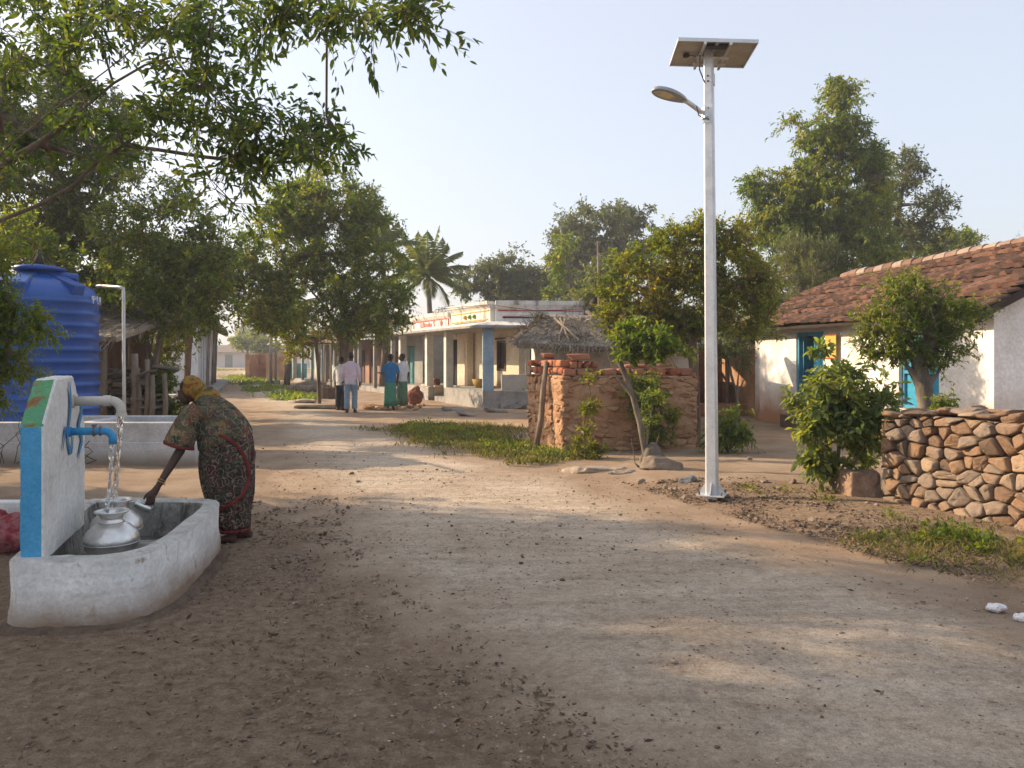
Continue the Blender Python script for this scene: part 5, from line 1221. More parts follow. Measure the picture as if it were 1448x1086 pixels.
# canopy
cp = [inter(-.35, -.30), S_(SL + .9, 0, -.30), S_(SL + .9, 0, 4.0), F(FL, 0, 3.2), F(FL + .1, 0, -.35)]
MB().prism([(q.x, q.y) for q in cp], CZ, CZ + .08).build('canopy', GREYC, shop, bevel=.01)
cp2 = [inter(-.30, -.25), S_(SL + .8, 0, -.25), S_(SL + .8, 0, 3.8), F(FL, 0, 3.0), F(FL, 0, -.30)]; cp3 = [inter(.3, .3), S_(SL + .6, 0, .3), S_(SL + .6, 0, 3.8), F(FL, 0, 3.0), F(FL, 0, .3)]
mb = MB(); vs = [Vector((q.x, q.y, CZ + .083)) for q in cp2] + [Vector((q.x, q.y, CZ + .22)) for q in cp3]; mb.add(vs, [[k, (k + 1) % 5, 5 + (k + 1) % 5, 5 + k] for k in range(5)] + [[5, 6, 7, 8, 9]]); mb.build('canopy_slope', PARA, shop)
# parapet
def parap(pt, d, s0, s1, z0, z1, name='parapet', bow=0.):
    n = 8; mb = MB(); 
    for side in (0, 1): pass
    vs = []; 
    for i_ in range(n + 1):
        s = s0 + (s1 - s0) * i_ / n
        for z, o_ in ((z0, .42), (z0, .60), (z1 - .18, .60), (z1, .55), (z1 + .02, .30), (z1 - .10, .32), (z1 - .22, .42)): vs.append(pt(s, z + bow * math.sin(math.pi * i_ / n) * (z > z0 + .1), o_))
    m_ = 7; fs = [[i_ * m_ + k, i_ * m_ + (k + 1) % m_, (i_ + 1) * m_ + (k + 1) % m_, (i_ + 1) * m_ + k] for i_ in range(n) for k in range(m_)] + [list(range(m_)), [n * m_ + k for k in range(m_)]]
    mb.add(vs, fs); return mb.build(name, PARA, shop)
BT = CZ + .12
pr = parap(S_, sd_, .42, SL + .75, BT, 3.36); p2_ = parap(F, fd, .42, 4.0, BT, 3.36); p1_ = parap(F, fd, 4.08, 8.6, BT, 3.18, bow=.06)
REDP = plain('red_line_paint', (.42, .06, .06), .8, var=.3); YLP = plain('yellow_line_paint', (.52, .36, .07), .8, var=.3); GRP = plain('green_letter_paint', (.16, .26, .06), .8, var=.3); DKP = plain('dark_line_paint', (.03, .03, .04), .8)
def strip(pt, d, s0, s1, z0, z1, mat, par, o_=.405, name='painted_line'): return MB().box(pt((s0 + s1) / 2, (z0 + z1) / 2, o_), (s1 - s0, .02, z1 - z0), rz=orient(d)).build(name, mat, par)
strip(S_, sd_, .5, 3.2, 3.05, 3.085, REDP, pr); strip(S_, sd_, .5, 1.1, 3.09, 3.12, YLP, pr); strip(S_, sd_, .65, 2.75, 2.83, 2.87, DKP, pr); strip(S_, sd_, .65, 1.3, 2.875, 2.89, REDP, pr)
strip(F, fd, .5, 3.9, 3.07, 3.10, YLP, p2_); strip(F, fd, .6, 3.9, 2.79, 2.82, YLP, p2_); strip(F, fd, .9, 3.6, 2.73, 2.755, DKP, p2_)
for a_, b__, c_, d_ in ((4.2, 8.4, 2.98, 3.01), (4.2, 8.4, 2.70, 2.73), (4.2, 4.26, 2.73, 2.98), (8.34, 8.4, 2.73, 2.98)): strip(F, fd, a_, b__, c_, d_, REDP, p1_)
def text(s, size, pos, d, up, mat, par, name='lettering', ext=.004, xs=1.):
    cu = bpy.data.curves.new(name, 'FONT'); cu.body = s; cu.size = size; cu.extrude = ext; cu.align_x = 'CENTER'; cu.align_y = 'CENTER'
    tmp = bpy.data.objects.new('tmp', cu); C.objects.link(tmp); dg_ = bpy.context.evaluated_depsgraph_get(); dg_.update()
    me = bpy.data.meshes.new_from_object(tmp.evaluated_get(dg_)); bpy.data.objects.remove(tmp)
    me.name = name; me.materials.clear(); me.materials.append(mat); o = bpy.data.objects.new(name, me); C.objects.link(o)
    d = Vector(d).normalized(); up = Vector(up).normalized(); n = d.cross(up); M4 = Matrix((d * xs, up, n)).transposed().to_4x4(); M4.translation = Vector(pos) - (wloc(par) if par else Vector())
    for v in me.vertices: v.co = M4 @ v.co
    if par: o.parent = par
    return o
Zu = Vector((0, 0, 1))
text('WLE', .17, S_(1.75, 2.955, .398), sd_, Zu, GRP, pr, xs=1.4); ribbon_s = strip(S_, sd_, 1.2, 2.6, 2.90, 2.912, YLP, pr)
text('LBodu S', .28, F(6.6, 2.85, .398), -fd, Zu, REDP, p1_, xs=1.9); 
for k, mt in enumerate((GRP, GRP, YLP)): MB().ell(F(1.9 + k * .42 - .2, 2.94, .405), (.09, .09, .075), n=16, m=8).build('painted_emblem', mt, p2_)
MB().tube([F(5.0 + .0, 2.85, .40) + Vector((0, 0, 0)), F(5.0, 2.85, .392)], .11, 20).build('painted_emblem', REDP, p1_)
# things on the porch
BSK = surf('cane_basket', [(.28, .16, .04), (.42, .27, .08)], 30, .8, .5, 40)
q = Wf(1.9, PH, -.55); o = MB().lathe([(.001, .0), (.18, .0), (.27, .12), (.32, .30), (.30, .30), (.25, .13), (.16, .04), (.001, .03)], q, 24).build('cane_basket', BSK, loc=q, smooth=True); tag(o, 'yellow cane basket on the porch under the barred shop window', 'basket')
q = Wf(1.0, PH, -.6); o = MB().lathe([(.001, .02), (.15, .0), (.26, .07), (.25, .09), (.001, .05)], q, 20).build('shallow_tray', BSK, loc=q, smooth=True); tag(o, 'low round tray on the porch right of the yellow basket', 'tray')
q = S_(1.0, PH, .45); t = MB().box(q + Vector((0, 0, .25)), (.78, .12, .50), rz=orient(sd_)).build('cement_slab', surf('cement_board', [(.42, .38, .32), (.55, .5, .43)], 3, .9, .4, 14, stain=((.3, .25, .2), 5, .6)), loc=q, bevel=.02); tag(t, 'upright pale cement slab standing on the porch before the dark door', 'slab')
q = F(6.0, .5, .45); o = MB().box(q + Vector((0, 0, .02)), (1.7, .5, .06), rz=orient(fd)).box(q + fd * -.6 + Vector((0, 0, -.12)), (.25, .4, .24), rz=orient(fd)).box(q + fd * .6 + Vector((0, 0, -.12)), (.25, .4, .24), rz=orient(fd)).build('porch_bench', CRM, loc=q, bevel=.01); tag(o, 'pale masonry bench between the far porch pillars with pots on it', 'bench')
TER = plain('terracotta', (.3, .09, .04), .8, var=.3); 
for k in range(4):
    qq = q + fd * (-.5 + k * .33) + Vector((0, 0, .05)); t = MB().lathe([(.001, 0), (.06, 0), (.10, .1 + .03 * k), (.06, .2 + .03 * k), (.075, .24 + .03 * k), (.05, .23)], qq, 16).build('clay_pot', TER if k % 2 else plain('pot_dark', (.08, .04, .03), .7), loc=qq, smooth=True)
    tag(t, ['small dark pot nearest the pillar on the porch bench', 'red clay pot second on the porch bench', 'dark clay pot third on the porch bench', 'red clay pot farthest along the porch bench'][k], 'pot', 'pots on the porch bench')
for k, (a, b_) in enumerate(((700, 583), (660, 588), (728, 578), (640, 581))):
    q = G(a, b_); V, F_ = stone((q.x, q.y, .05), (.35, .16, .07), 0, .6, 6, 3); o = mesh_obj('rubble_heap', V, F_, GREYST, loc=q); rough(o, .08, .12); tag(o, ['grey rubble heap in the dirt before the blue corner pillar', 'rubble heap in the dirt before the left half of the porch', 'rubble heap right of the blue pillar', 'rubble heap near the steps of the shop'][k], 'rubble', 'rubble before the shop')
# ---------------------------------------------------------------- row houses along the right of the road
def rowhouse(a, b_, depth, ez, wallm, label, roof='flat', porch=1.3, posts=3, postm=None, doors=(), name='row_house', rz_=None, roofm=None, doorm=None):
    a = Vector(a); b_ = Vector(b_); d = (b_ - a).normalized(); n_ = Vector((d.y, -d.x, 0)); n_ = n_ if n_.x > 0 else -n_; L = (b_ - a).length
    t = empty(name, a, label, 'house', 'houses along the right of the road'); pt = lambda s, z, o_=0: a + d * s + n_ * o_ + Vector((0, 0, z)); rz = orient(d)
    bx = lambda nm, s0, s1, z0, z1, o0, o1, mt, bv=.01: MB().box(pt((s0 + s1) / 2, (z0 + z1) / 2, (o0 + o1) / 2), (s1 - s0, o1 - o0, z1 - z0), rz=rz).build(nm, mt, t, bevel=bv)
    mb = MB(); wall_with_openings(mb, ez + .1, L, [q[:4] for q in doors], lambda s, z, q: pt(s, z, porch), n_ * .2); mb.build('wall', wallm, t)
    bx('side_wall', .0, .2, -.1, ez + .1, porch + .21, porch + depth, wallm); bx('side_wall', L - .2, L, -.1, ez + .1, porch + .21, porch + depth, wallm); bx('floor', .02, L - .02, -.1, .25, .15, porch - .003, GREYC)
    for q in doors: bx('door' if q[2] < .5 else 'window', q[0] + .03, q[1] - .03, q[2], q[3] - .03, porch + .09, porch + .13, q[4])
    for k in range(posts): s = .15 + (L - .4) * k / max(1, posts - 1); bx('pillar', s, s + .16, .2, ez - .1, .05, .21, postm or PILW)
    if roof == 'flat': bx('roof', -.1, L + .1, ez + .1, ez + .22, -.35, porch + depth, roofm or GREYC); bx('parapet', -.05, L + .05, ez + .225, ez + .6, porch - .2, porch, wallm)
    else:
        rh = 1.15
        tiles(pt(-.2, ez - .1, -.4), pt(L + .2, ez - .1, -.4), pt(L + .2, ez + rh, porch + depth / 2), pt(-.2, ez + rh, porch + depth / 2), roofm or TILEG, t, .35, .5)
        tiles(pt(-.2, ez, porch + depth + .3), pt(L + .2, ez, porch + depth + .3), pt(L + .2, ez + rh, porch + depth / 2), pt(-.2, ez + rh, porch + depth / 2), roofm or TILEG, t, .5, .6)
    return t
TEAL = plain('teal_paint', (.05, .2, .2), .7, var=.3); PINK = surf('pink_wash', [(.32, .17, .13), (.42, .25, .2)], 2, .9, .4, 10, mud=((.25, .17, .12), .6)); GRYW = surf('grey_wash', [(.22, .215, .2), (.33, .325, .3)], 2, .9, .4, 10, mud=((.25, .18, .13), .6)); TEALW = surf('pale_teal_wash', [(.32, .42, .42), (.45, .52, .5)], 2, .9, .4, 10, mud=((.25, .18, .13), .6))
rd = lambda y: -4.86 - .52 * (y - 33.4)
rowhouse((rd(33.9), 33.9, 0), (rd(38.6), 38.6, 0), 4, 2.45, GRYW, 'grey washed row house with a teal door next to the corner shop', 'flat', 1.4, 3, GRYW, [(1.0, 1.9, .2, 2.1, TEAL), (2.9, 3.8, 1.0, 1.9, BRW)])
rowhouse((rd(38.9), 38.9, 0), (rd(44.2), 44.2, 0), 4, 2.4, PINK, 'pinkish brown row house behind the big tree with brown doors', 'tile', 1.3, 4, GRYW, [(.8, 1.7, .2, 2.0, BRW), (2.4, 3.3, .2, 2.0, BRW), (4.2, 5.1, .9, 1.9, INT)])
rowhouse((rd(44.6), 44.6, 0), (rd(51.5), 51.5, 0), 5, 2.5, TEALW, 'row house with pale teal pillars and a low tiled roof', 'tile', 1.5, 4, TEALW, [(1.0, 2.0, .2, 2.1, INT), (3.4, 4.4, .2, 2.1, BRW), (5.6, 6.6, .9, 1.9, INT)], roofm=TILE)
q = G(419, 537); t = MB().box(q + Vector((-.35, 0, .62)), (.55, .08, 1.2), rz=.2).box(q + Vector((.35, .15, .58)), (.75, .08, 1.15), rz=-.25).tube([q + Vector((-.66, 0, 0)), q + Vector((-.66, 0, 1.4))], .05, 6).build('teal_gate', surf('teal_gate', [(.05, .26, .28), (.09, .34, .35)], 3, .7, .3, 12), loc=q); tag(t, 'pair of weathered teal gate panels standing at the roadside', 'gate')
# mud brick ruin further on
t = empty('mud_hut', (-17.4, 57, 0), 'roofless brown mud brick hut beyond the twin poles', 'hut')
MB().box((-17.3, 58.4, .95), (3.0, .3, 1.9)).box((-18.65, 57.2, .9), (.3, 2.2, 1.8)).box((-15.9, 57.2, .9), (.3, 2.2, 1.8)).build('wall', MUDC, t, bevel=.02); MB().box((-16.6, 56.0, .95), (1.3, .3, 1.9)).build('wall', MUDC, t, bevel=.02)
# twin utility poles
POLE = surf('pole_concrete', [(.34, .34, .34), (.46, .46, .45)], 4, .85, .3, 14)
for (a, z_, l) in ((383, 6.2, 'left one of the two grey utility poles standing together far down the road'), (390, 6.6, 'right one of the two grey utility poles standing together far down the road')):
    q = G(a, 543); t = empty('utility_pole', q, l, 'utility pole', 'twin utility poles'); MB().tube([q, q + Vector((0, 0, z_))], [.08, .06], 8).build('shaft', POLE, t, smooth=True); MB().box(q + Vector((0, 0, .1)), (.42, .42, .22)).build('footing', GREYC, t)
    MB().box(q + Vector((0, 0, z_ - .35)), (1.1, .07, .09)).build('crossarm', WOODG, t)
# overhead wire to the shop
a = F(0.3, 3.2, .3); b_ = P(848, 436, 19.0); t = MB().tube([F(5.3, 3.15, .3), F(5.0, 3.35, .2), a + Vector((0, 0, .05)), a.lerp(b_, .5) - Vector((0, 0, .10)), b_], .012, 5).build('overhead_wire', BLK, loc=a, smooth=True); tag(t, 'thin dark wire strung from the shop parapet to a stick by the hut', 'wire')
t = MB().tube([b_ - Vector((-.1, 0, 1.6)), b_ - Vector((0, 0, .6)), b_ + Vector((-.05, 0, 1.6))], [.05, .04, .02], 7).build('wooden_pole', WOODG, loc=b_ - Vector((0, 0, 1.6)), smooth=True); tag(t, 'thin crooked stick pole rising beside the thatched hut', 'pole')
# ---------------------------------------------------------------- far house closing the road
t = empty('far_house', (-40.5, 122, 0), 'pale far house with a brown hip roof where the road bends', 'house'); 
FARW = surf('far_wall', [(.42, .42, .42), (.52, .51, .5)], 1, .9, .2, 5)
MB().box((-41.0, 125, 1.2), (8.6, 6, 2.4)).build('wall', FARW, t); 
mb = MB(); mb.add([(-45.9, 121.4, 2.35), (-36.2, 121.4, 2.35), (-36.2, 129, 2.35), (-45.9, 129, 2.35), (-42.3, 125, 4.6), (-39.6, 125, 4.6)], [[0, 1, 5, 4], [1, 2, 5], [2, 3, 4, 5], [3, 0, 4], [0, 3, 2, 1]]); mb.build('hip_roof', TILEG, t)
MB().box((-39.9, 121.97, .95), (1.9, .1, 1.9)).build('door', plain('grey_door', (.12, .12, .12), .8), t); MB().box((-43.4, 121.97, 1.0), (1.1, .1, 1.9)).build('window', plain('grey_shutter', (.16, .18, .2), .8), t)
for (x_, y_, w_, l) in ((-35.2, 124, 3.0, 'small white hut right of the far hip roofed house'), (-30.6, 118, 2.6, 'white far hut nearest the teal gate side of the road end')):
    t = empty('far_hut', (x_, y_, 0), l, 'hut'); MB().box((x_, y_, .95), (w_, 3, 1.9)).build('wall', PARA, t); MB().slab([(x_ - w_ / 2 - .2, y_ - 1.8, 1.9), (x_ + w_ / 2 + .2, y_ - 1.8, 1.9), (x_, y_ - 1.8, 2.7)], (0, 3.6, 0)).build('roof', TILEG, t)
# ---------------------------------------------------------------- white building left of the road
lh = empty('white_building', (-13.85, 35.3, 0), 'long white building with dark tall doors on the left of the road', 'house')
LA = Vector((-13.9, 35.3, 0)); LB = Vector((-18.9, 50.5, 0)); ld_ = (LB - LA).normalized(); ln_ = Vector((ld_.y, -ld_.x, 0)); ln_ = ln_ if ln_.x < 0 else -ln_
lp = lambda s, z, o_=0: LA + ld_ * s + ln_ * o_ + Vector((0, 0, z)); LLn = (LB - LA).length
WB = surf('white_lime', [(.56, .57, .58), (.68, .69, .70), (.74, .74, .75)], 2, .9, .4, 10, streak=((.35, .33, .3), 4, .62, .4), mud=((.36, .3, .25), .4))
ops_ = [(1.6, 2.6, .3, 2.7), (3.6, 4.6, .3, 2.7), (6.2, 7.2, .3, 2.7), (9.0, 10., .9, 2.5), (12., 13., .3, 2.7)]
mb = MB(); wall_with_openings(mb, 3.2, LLn, ops_, lambda s, z, q: lp(s, z), ln_ * .25); mb.build('wall', WB, lh)
for k, q in enumerate(ops_): c = lp((q[0] + q[1]) / 2, (q[2] + q[3]) / 2, .08); MB().box(c, (q[1] - q[0] - .04, .05, q[3] - q[2] - .03), rz=orient(ld_)).build('door' if k != 3 else 'window', BRW, lh)
mb = MB().slab([LA - ld_ * .004 + Vector((0, 0, -.1)), LA - ld_ * .004 + ln_ * 6 + Vector((0, 0, -.1)), LA - ld_ * .004 + ln_ * 6 + Vector((0, 0, 3.2)), LA - ld_ * .004 + ln_ * 3 + Vector((0, 0, 4.6)), LA - ld_ * .004 + Vector((0, 0, 3.2))], ld_ * .25); mb.build('gable_wall', WB, lh)
c = LA + ln_ * 1.3 - ld_ * .04 + Vector((0, 0, 1.9)); MB().box(c, (.7, .05, .05), rz=orient(ln_)).build('ledge', BRW, lh)
tiles(lp(-.5, 2.95, -.75), lp(LLn + .5, 2.95, -.75), lp(LLn + .5, 4.7, 3), lp(-.5, 4.7, 3), TILE, lh, .35, .5); tiles(lp(-.5, 3.0, 6.7), lp(LLn + .5, 3.0, 6.7), lp(LLn + .5, 4.7, 3), lp(-.5, 4.7, 3), TILE, lh, .5, .7)
for k in range(3): s = (.2, 5.4, 8.2)[k]; MB().tube([lp(s, 0, -.35), lp(s, 2.95, -.45)], .07, 7).build('post', WOODG, lh, smooth=True)
MB().box(lp(LLn / 2, .08, -.45), (LLn, .9, .25), rz=orient(ld_)).build('veranda_floor', GREYC, lh, bevel=.02)
q = G(240, 574); o = MB().box(q + Vector((0, 0, .16)), (1.0, .7, .3), rz=.1).box(q + Vector((0, 0, .34)), (.8, .55, .08), rz=.1).build('washing_stone', PARA, loc=q, bevel=.03); tag(o, 'white washing slab on the ground before the white building', 'stone slab')
# ---------------------------------------------------------------- trough, tank, pipe
trw = surf('trough_white', [(.42, .42, .42), (.54, .54, .55), (.60, .60, .61)], 2.5, .85, .4, 14, stain=((.3, .28, .26), 3, .63), mud=((.30, .24, .19), .18), streak=((.25, .2, .16), 5, .63, .5))
tr = empty('water_trough', (-6.5, 11.9, 0), 'long white masonry water trough in front of the blue tank', 'trough')
X0, X1, Y0, Y1, TZ = -9.4, -4.72, 11.85, 13.25, .625
MB().box(((X0 + X1) / 2, Y0 + .09, .16), (X1 - X0 + .06, .22, .36)).build('base', trw, tr, bevel=.015)
for c, d in ((((X0 + X1) / 2, Y0 + .09, .34 + .14), (X1 - X0, .18, .29)), (((X0 + X1) / 2, Y1, .29), (X1 - X0, .18, .67)), ((X1 - .10, (Y0 + Y1) / 2, .29), (.2, Y1 - Y0 - .01, .66)), ((-6.55, (Y0 + Y1) / 2, .28), (.18, Y1 - Y0 - .01, .65))):
    MB().box(c, d).build('side', trw, tr, bevel=.015)
MB().box(((X0 + X1) / 2, (Y0 + Y1) / 2, .15), (X1 - X0 - .02, Y1 - Y0, .3)).build('floor', CONC, tr)
TB = surf('tank_blue', [(.014, .060, .25), (.018, .085, .34), (.03, .115, .40)], 1.5, .4, .1, 30, spec=.5, streak=((.14, .2, .4), 3, .62, .35), stain=((.2, .24, .36), 14, .72))
TC = Vector((-8.36, 14.0, 0)); tank = empty('water_tank', TC + Vector((0, 0, .5)), 'big blue ribbed plastic water tank behind the white trough', 'water tank')
TR = .99; prof = [(.0, .5), (TR - .04, .5), (TR, .54)]; z = .56
while z < 2.55:
    prof += [(TR, z), (TR, z + .10), (TR + .012, z + .12), (TR + .016, z + .14), (TR + .012, z + .16), (TR, z + .18)] if False else [(TR - .012, z), (TR - .012, z + .105), (TR + .018, z + .125), (TR + .022, z + .15), (TR + .014, z + .175), (TR - .012, z + .20)]; z += .205
prof += [(TR - .01, 2.62), (TR - .06, 2.74), (TR * .75, 2.90), (TR * .5, 3.0), (.42, 3.04), (.42, 3.10), (.0, 3.12)]
MB().lathe(prof, TC, 72).build('tank_shell', TB, tank, smooth=True)
MB().lathe([(.0, 3.10), (.40, 3.10), (.42, 3.13), (.40, 3.17), (.2, 3.20), (.08, 3.22), (0, 3.225)], TC + Vector((.1, -.1, 0)), 32).build('lid', TB, tank, smooth=True)
MB().lathe([(.0, 2.98), (.24, 2.98), (.24, 3.08), (.22, 3.10), (0, 3.11)], TC + Vector((.42, .1, -.02)), 24).build('fitting_cap', TB, tank, smooth=True)
for a in (-150, -75, -20, 60, 130): 
    d = Vector((math.cos(R(a)), math.sin(R(a)), 0)); MB().beam(TC + d * .35 + Vector((0, 0, 2.98)), TC + d * .99 + Vector((0, 0, 2.74)), .26, .20).build('top_rib', TB, tank, bevel=.03)
# lettering wrapped on the shell, as visible at its right edge
WP = plain('white_print', (.66, .68, .72), .5)
for k, ch in enumerate('PLA'):
    a = R(0 + k * 10); d = Vector((math.cos(a), math.sin(a), 0)); tdir = Vector((-d.y, d.x, 0)); text(ch, .20, TC + d * (TR + .012) + Vector((0, 0, 2.60)), tdir, Zu, WP, tank, ext=.012)
ob = MB().lathe([(0, .0), (1.15, .0), (1.15, .5), (0, .5)], TC + Vector((0, 0, -.004)), 40).build('tank_platform', GREYC, loc=TC, bevel=.01); tag(ob, 'round cement platform carrying the blue water tank', 'platform')
PW = plain('grey_pipe', (.50, .50, .48), .4, .3)
pa = P(141, 404, 13.7); pb = P(174, 406, 12.6); pcc = P(178, 592, 12.0)
o = MB().tube([pa + Vector((-.1, .1, 0)), pa, pb + Vector((-.05, 0, 0)), pb + Vector((0, 0, -.02)), pb + Vector((.01, 0, -.08)), P(175, 500, 12.4), P(176, 592, 12.0)], .026, 10).build('feed_pipe', PW, loc=(pcc.x, pcc.y, .6), smooth=True); tag(o, 'thin grey metal pipe rising from the trough to the top of the tank', 'pipe')
# ropes over the tank lid
lidt = TC + Vector((.1, -.1, 3.22)); mb = MB().tube([lidt, lidt + Vector((.0, 0, .26))], [.09, .02], 8)
for a in range(6): d = Vector((math.cos(a), math.sin(a), 0)); mb.tube([lidt + Vector((0, 0, .22)), lidt + d * .2 + Vector((0, 0, .06)), lidt + d * .42 + Vector((0, 0, -.06))], .008, 4)
o = mb.build('rope_bundle', plain('rope', (.06, .05, .045), .9), loc=lidt, smooth=True); tag(o, 'dark bundle of rope tied over the lid of the blue tank', 'rope')
# dead vines and wires on the trough
mb = MB()
for k in range(16):
    p_ = Vector((rng.uniform(-8.2, -6.7), 11.6, .05)); pts = [p_]
    for j in range(5): p_ = p_ + Vector((rng.normal() * .12, rng.normal() * .03, rng.uniform(.05, .25))); pts.append(p_)
    mb.tube(pts, .006, 4)
for k in range(10):
    p_ = Vector((-6.35 + rng.normal() * .1, 11.55, .05)); pts = [p_]
    for j in range(5): p_ = p_ + Vector((rng.normal() * .07, rng.normal() * .04, rng.uniform(-.03, .12))); pts.append(p_)
    mb.tube(pts, .007, 4)
o = mb.build('dead_vines', plain('vine', (.05, .04, .03), .9), loc=(-7, 11.6, 0)); tag(o, 'bare dark vines and twigs tangled against the white trough', 'vines', kind='stuff')
# ---------------------------------------------------------------- wood shed and stakes behind the tank
ws = empty('wooden_shed', (-9.5, 17.3, 0), 'rough wooden shed with a brushwood roof right of the blue tank', 'shed')
for x_, y_, h_ in ((-9.15, 16.6, 2.2), (-8.5, 16.5, 2.0), (-10.6, 16.6, 2.3), (-9.1, 19, 2.3), (-11, 19, 2.4)): MB().tube([(x_, y_, 0), (x_ + .04, y_, h_ / 2), (x_, y_, h_)], [.10, .085, .09], 8).build('post', WOODG, ws, smooth=True)
MB().box((-9.9, 19.0, 1.1), (2.4, .1, 2.2)).build('back_wall', BRW, ws)
thatch((-11.4, 15.9, 2.15), (-7.9, 15.9, 1.9), (-8.0, 19.5, 2.6), (-11.4, 19.5, 3.0), 2600, ws, .1, .6, wid=.03)
lst = []
for k in range(90): lst.append(stone(Vector((rng.uniform(-8.9, -7.4), 17.0 + rng.normal() * .2, rng.uniform(0, 1.35))), (rng.uniform(.12, .3), rng.uniform(.2, .4), rng.uniform(.04, .09)), rng.uniform(-.3, .3), .5, 4))
o = stones_obj('wood_pile', lst, surf('old_wood_pile', [(.06, .05, .04), (.12, .10, .08), (.2, .17, .13)], 5, .95, .5, 20, island=True), loc=(-8.2, 17, 0)); tag(o, 'stacked pile of old logs and slabs beside the wooden shed', 'wood pile', kind='stuff')
labs = ['thick grey stake closest to the metal pipe', 'shorter stake just right of the thickest one', 'leaning stake in the middle of the yard fence', 'stake next to the thin many stemmed tree', 'rightmost stake of the yard fence']
for k, (px_, pt_, w_) in enumerate(((188, 500, .09), (196, 520, .07), (205, 508, .06), (212, 530, .07), (232, 528, .06))):
    q = G(px_, 590) ; q.y = 16.5; q.x = (px_ - CX) / FPX * 16.5; top = P(px_ + rng.uniform(-4, 4), pt_, 16.5); o = MB().tube([q, q.lerp(top, .5) + Vector((.03, 0, 0)), top], [w_, w_ * .9, w_ * .75], 7).build('wooden_stake', WOODG, loc=q, smooth=True); tag(o, labs[k], 'stake', 'stakes of the yard fence')
# planter ring and log pile under the roadside tree
q = G(464, 563); q.z = 0; t = empty('tree_guard', q, 'round brick planter with two sticks left of the big roadside tree', 'planter')
MB().lathe([(.42, 0), (.44, .42), (.36, .43), (.33, .05)], q, 14).build('ring', surf('old_brick', [(.09, .06, .045), (.17, .11, .08)], 5, .95, .6, 14), t)
for dx in (-.18, .12): MB().tube([q + Vector((dx, 0, 0)), q + Vector((dx * .8, 0, 2.1))], .035, 6).build('stick', WOODG, t, smooth=True)
lab2 = ['dark log lying at the left end of the heap by the planter', 'thick log in the middle of the heap by the planter', 'short log at the right end of the heap by the planter']
for k, (a, b_, r_) in enumerate(((424, 555, .16), (438, 553, .22), (450, 556, .18))):
    q = G(a, b_); o = MB().tube([q + Vector((-.6, .2, r_)), q + Vector((0, 0, r_ * 1.3)), q + Vector((.55, -.1, r_ * 1.1))], [r_ * .8, r_, r_ * .8], 10).build('log', BARK, loc=q, smooth=True); rough(o, .08, .15); tag(o, lab2[k], 'log', 'logs by the planter')
for k, (a, b_, r_) in enumerate(((455, 578, (.9, .35, .10)), (430, 570, (.6, .3, .08)))):
    q = G(a, b_); rock('flat_stone', (q.x, q.y, .06), r_, ['long pale stone slab before the planter', 'pale stone slab at the road edge left of the planter'][k], 0, 'stone slab', surf('pale_rubble%d' % k, [(.28, .22, .17), (.42, .35, .28)], 3, .95, .4, 10), p=.4, tilt=.03)
lst = []
for k in range(60): q = Vector((rng.uniform(-4.6, -2.9), rng.uniform(23.8, 26), .04)); lst.append(stone(q, (rng.uniform(.05, .14), .08, .05), rng.uniform(0, 3), .6, 4))
o = stones_obj('rubble_patch', lst, MUDS); tag(o, 'broken brick rubble on the bare dirt between the standing men', 'rubble', kind='stuff')
q = Vector((-3.2, 26.3, 0)); o = MB().ell(q + Vector((0, 0, .28)), (.28, .25, .28)).ell(q + Vector((.05, 0, .55)), (.13, .12, .12)).build('sack_heap', surf('red_sack', [(.14, .05, .03), (.28, .10, .06)], 7, .9, .4, 12), loc=q, remesh=.03); rough(o, .12, .15); tag(o, 'reddish heap of sacks between the pairs of men by the porch', 'sacks')
# ---------------------------------------------------------------- trees
def pts(lst, Y0=None): return [tuple(P(q[0], q[1], q[2] if len(q) > 2 else Y0)) for q in lst]
def gb(px, Y): return Vector(((px - CX) / FPX * Y, Y, -.03))
# overhanging tree, trunk just out of frame on the left
tb = Vector((-7.3, 6.6, 0)); tr_ = [tb, tb + Vector((.1, 0, 1.2)), tb + Vector((.3, 0, 2.3)), tb + Vector((.6, -.05, 3.0))]
limbs = [(3, pts([(-60, 262, 6.6), (0, 217, 6.4), (45, 180, 6.3), (80, 152, 6.2), (150, 100, 6.1), (205, 55, 6.0), (262, -5, 5.9), (330, -60, 5.8), (430, -110, 5.7), (520, -60, 5.6), (590, -20, 5.5)])),
         (3, pts([(-60, 285, 6.9), (0, 235, 6.8), (60, 200, 6.7), (110, 160, 6.6), (160, 118, 6.5), (205, 92, 6.5), (245, 80, 6.4), (300, 88, 6.4)])),
         (2, pts([(-60, 350, 7.2), (0, 312, 7.1), (55, 290, 7.0), (105, 262, 6.9), (130, 235, 6.9), (175, 205, 6.8), (225, 212, 6.7), (290, 222, 6.7), (360, 230, 6.6), (420, 229, 6.6), (462, 214, 6.5), (478, 188, 6.5)]))]
near_pts = []
def addc(lst, n, sp=0.):
    for q in lst:
        px, py, Yv, rx, ry = q[:5]
        for _ in range(q[5] if len(q) > 5 else n):
            a = rng.random() * 6.283; r = rng.random() ** .5; near_pts.append(tuple(P(px + math.cos(a) * r * rx, py + math.sin(a) * r * ry, Yv + rng.normal() * .35)))
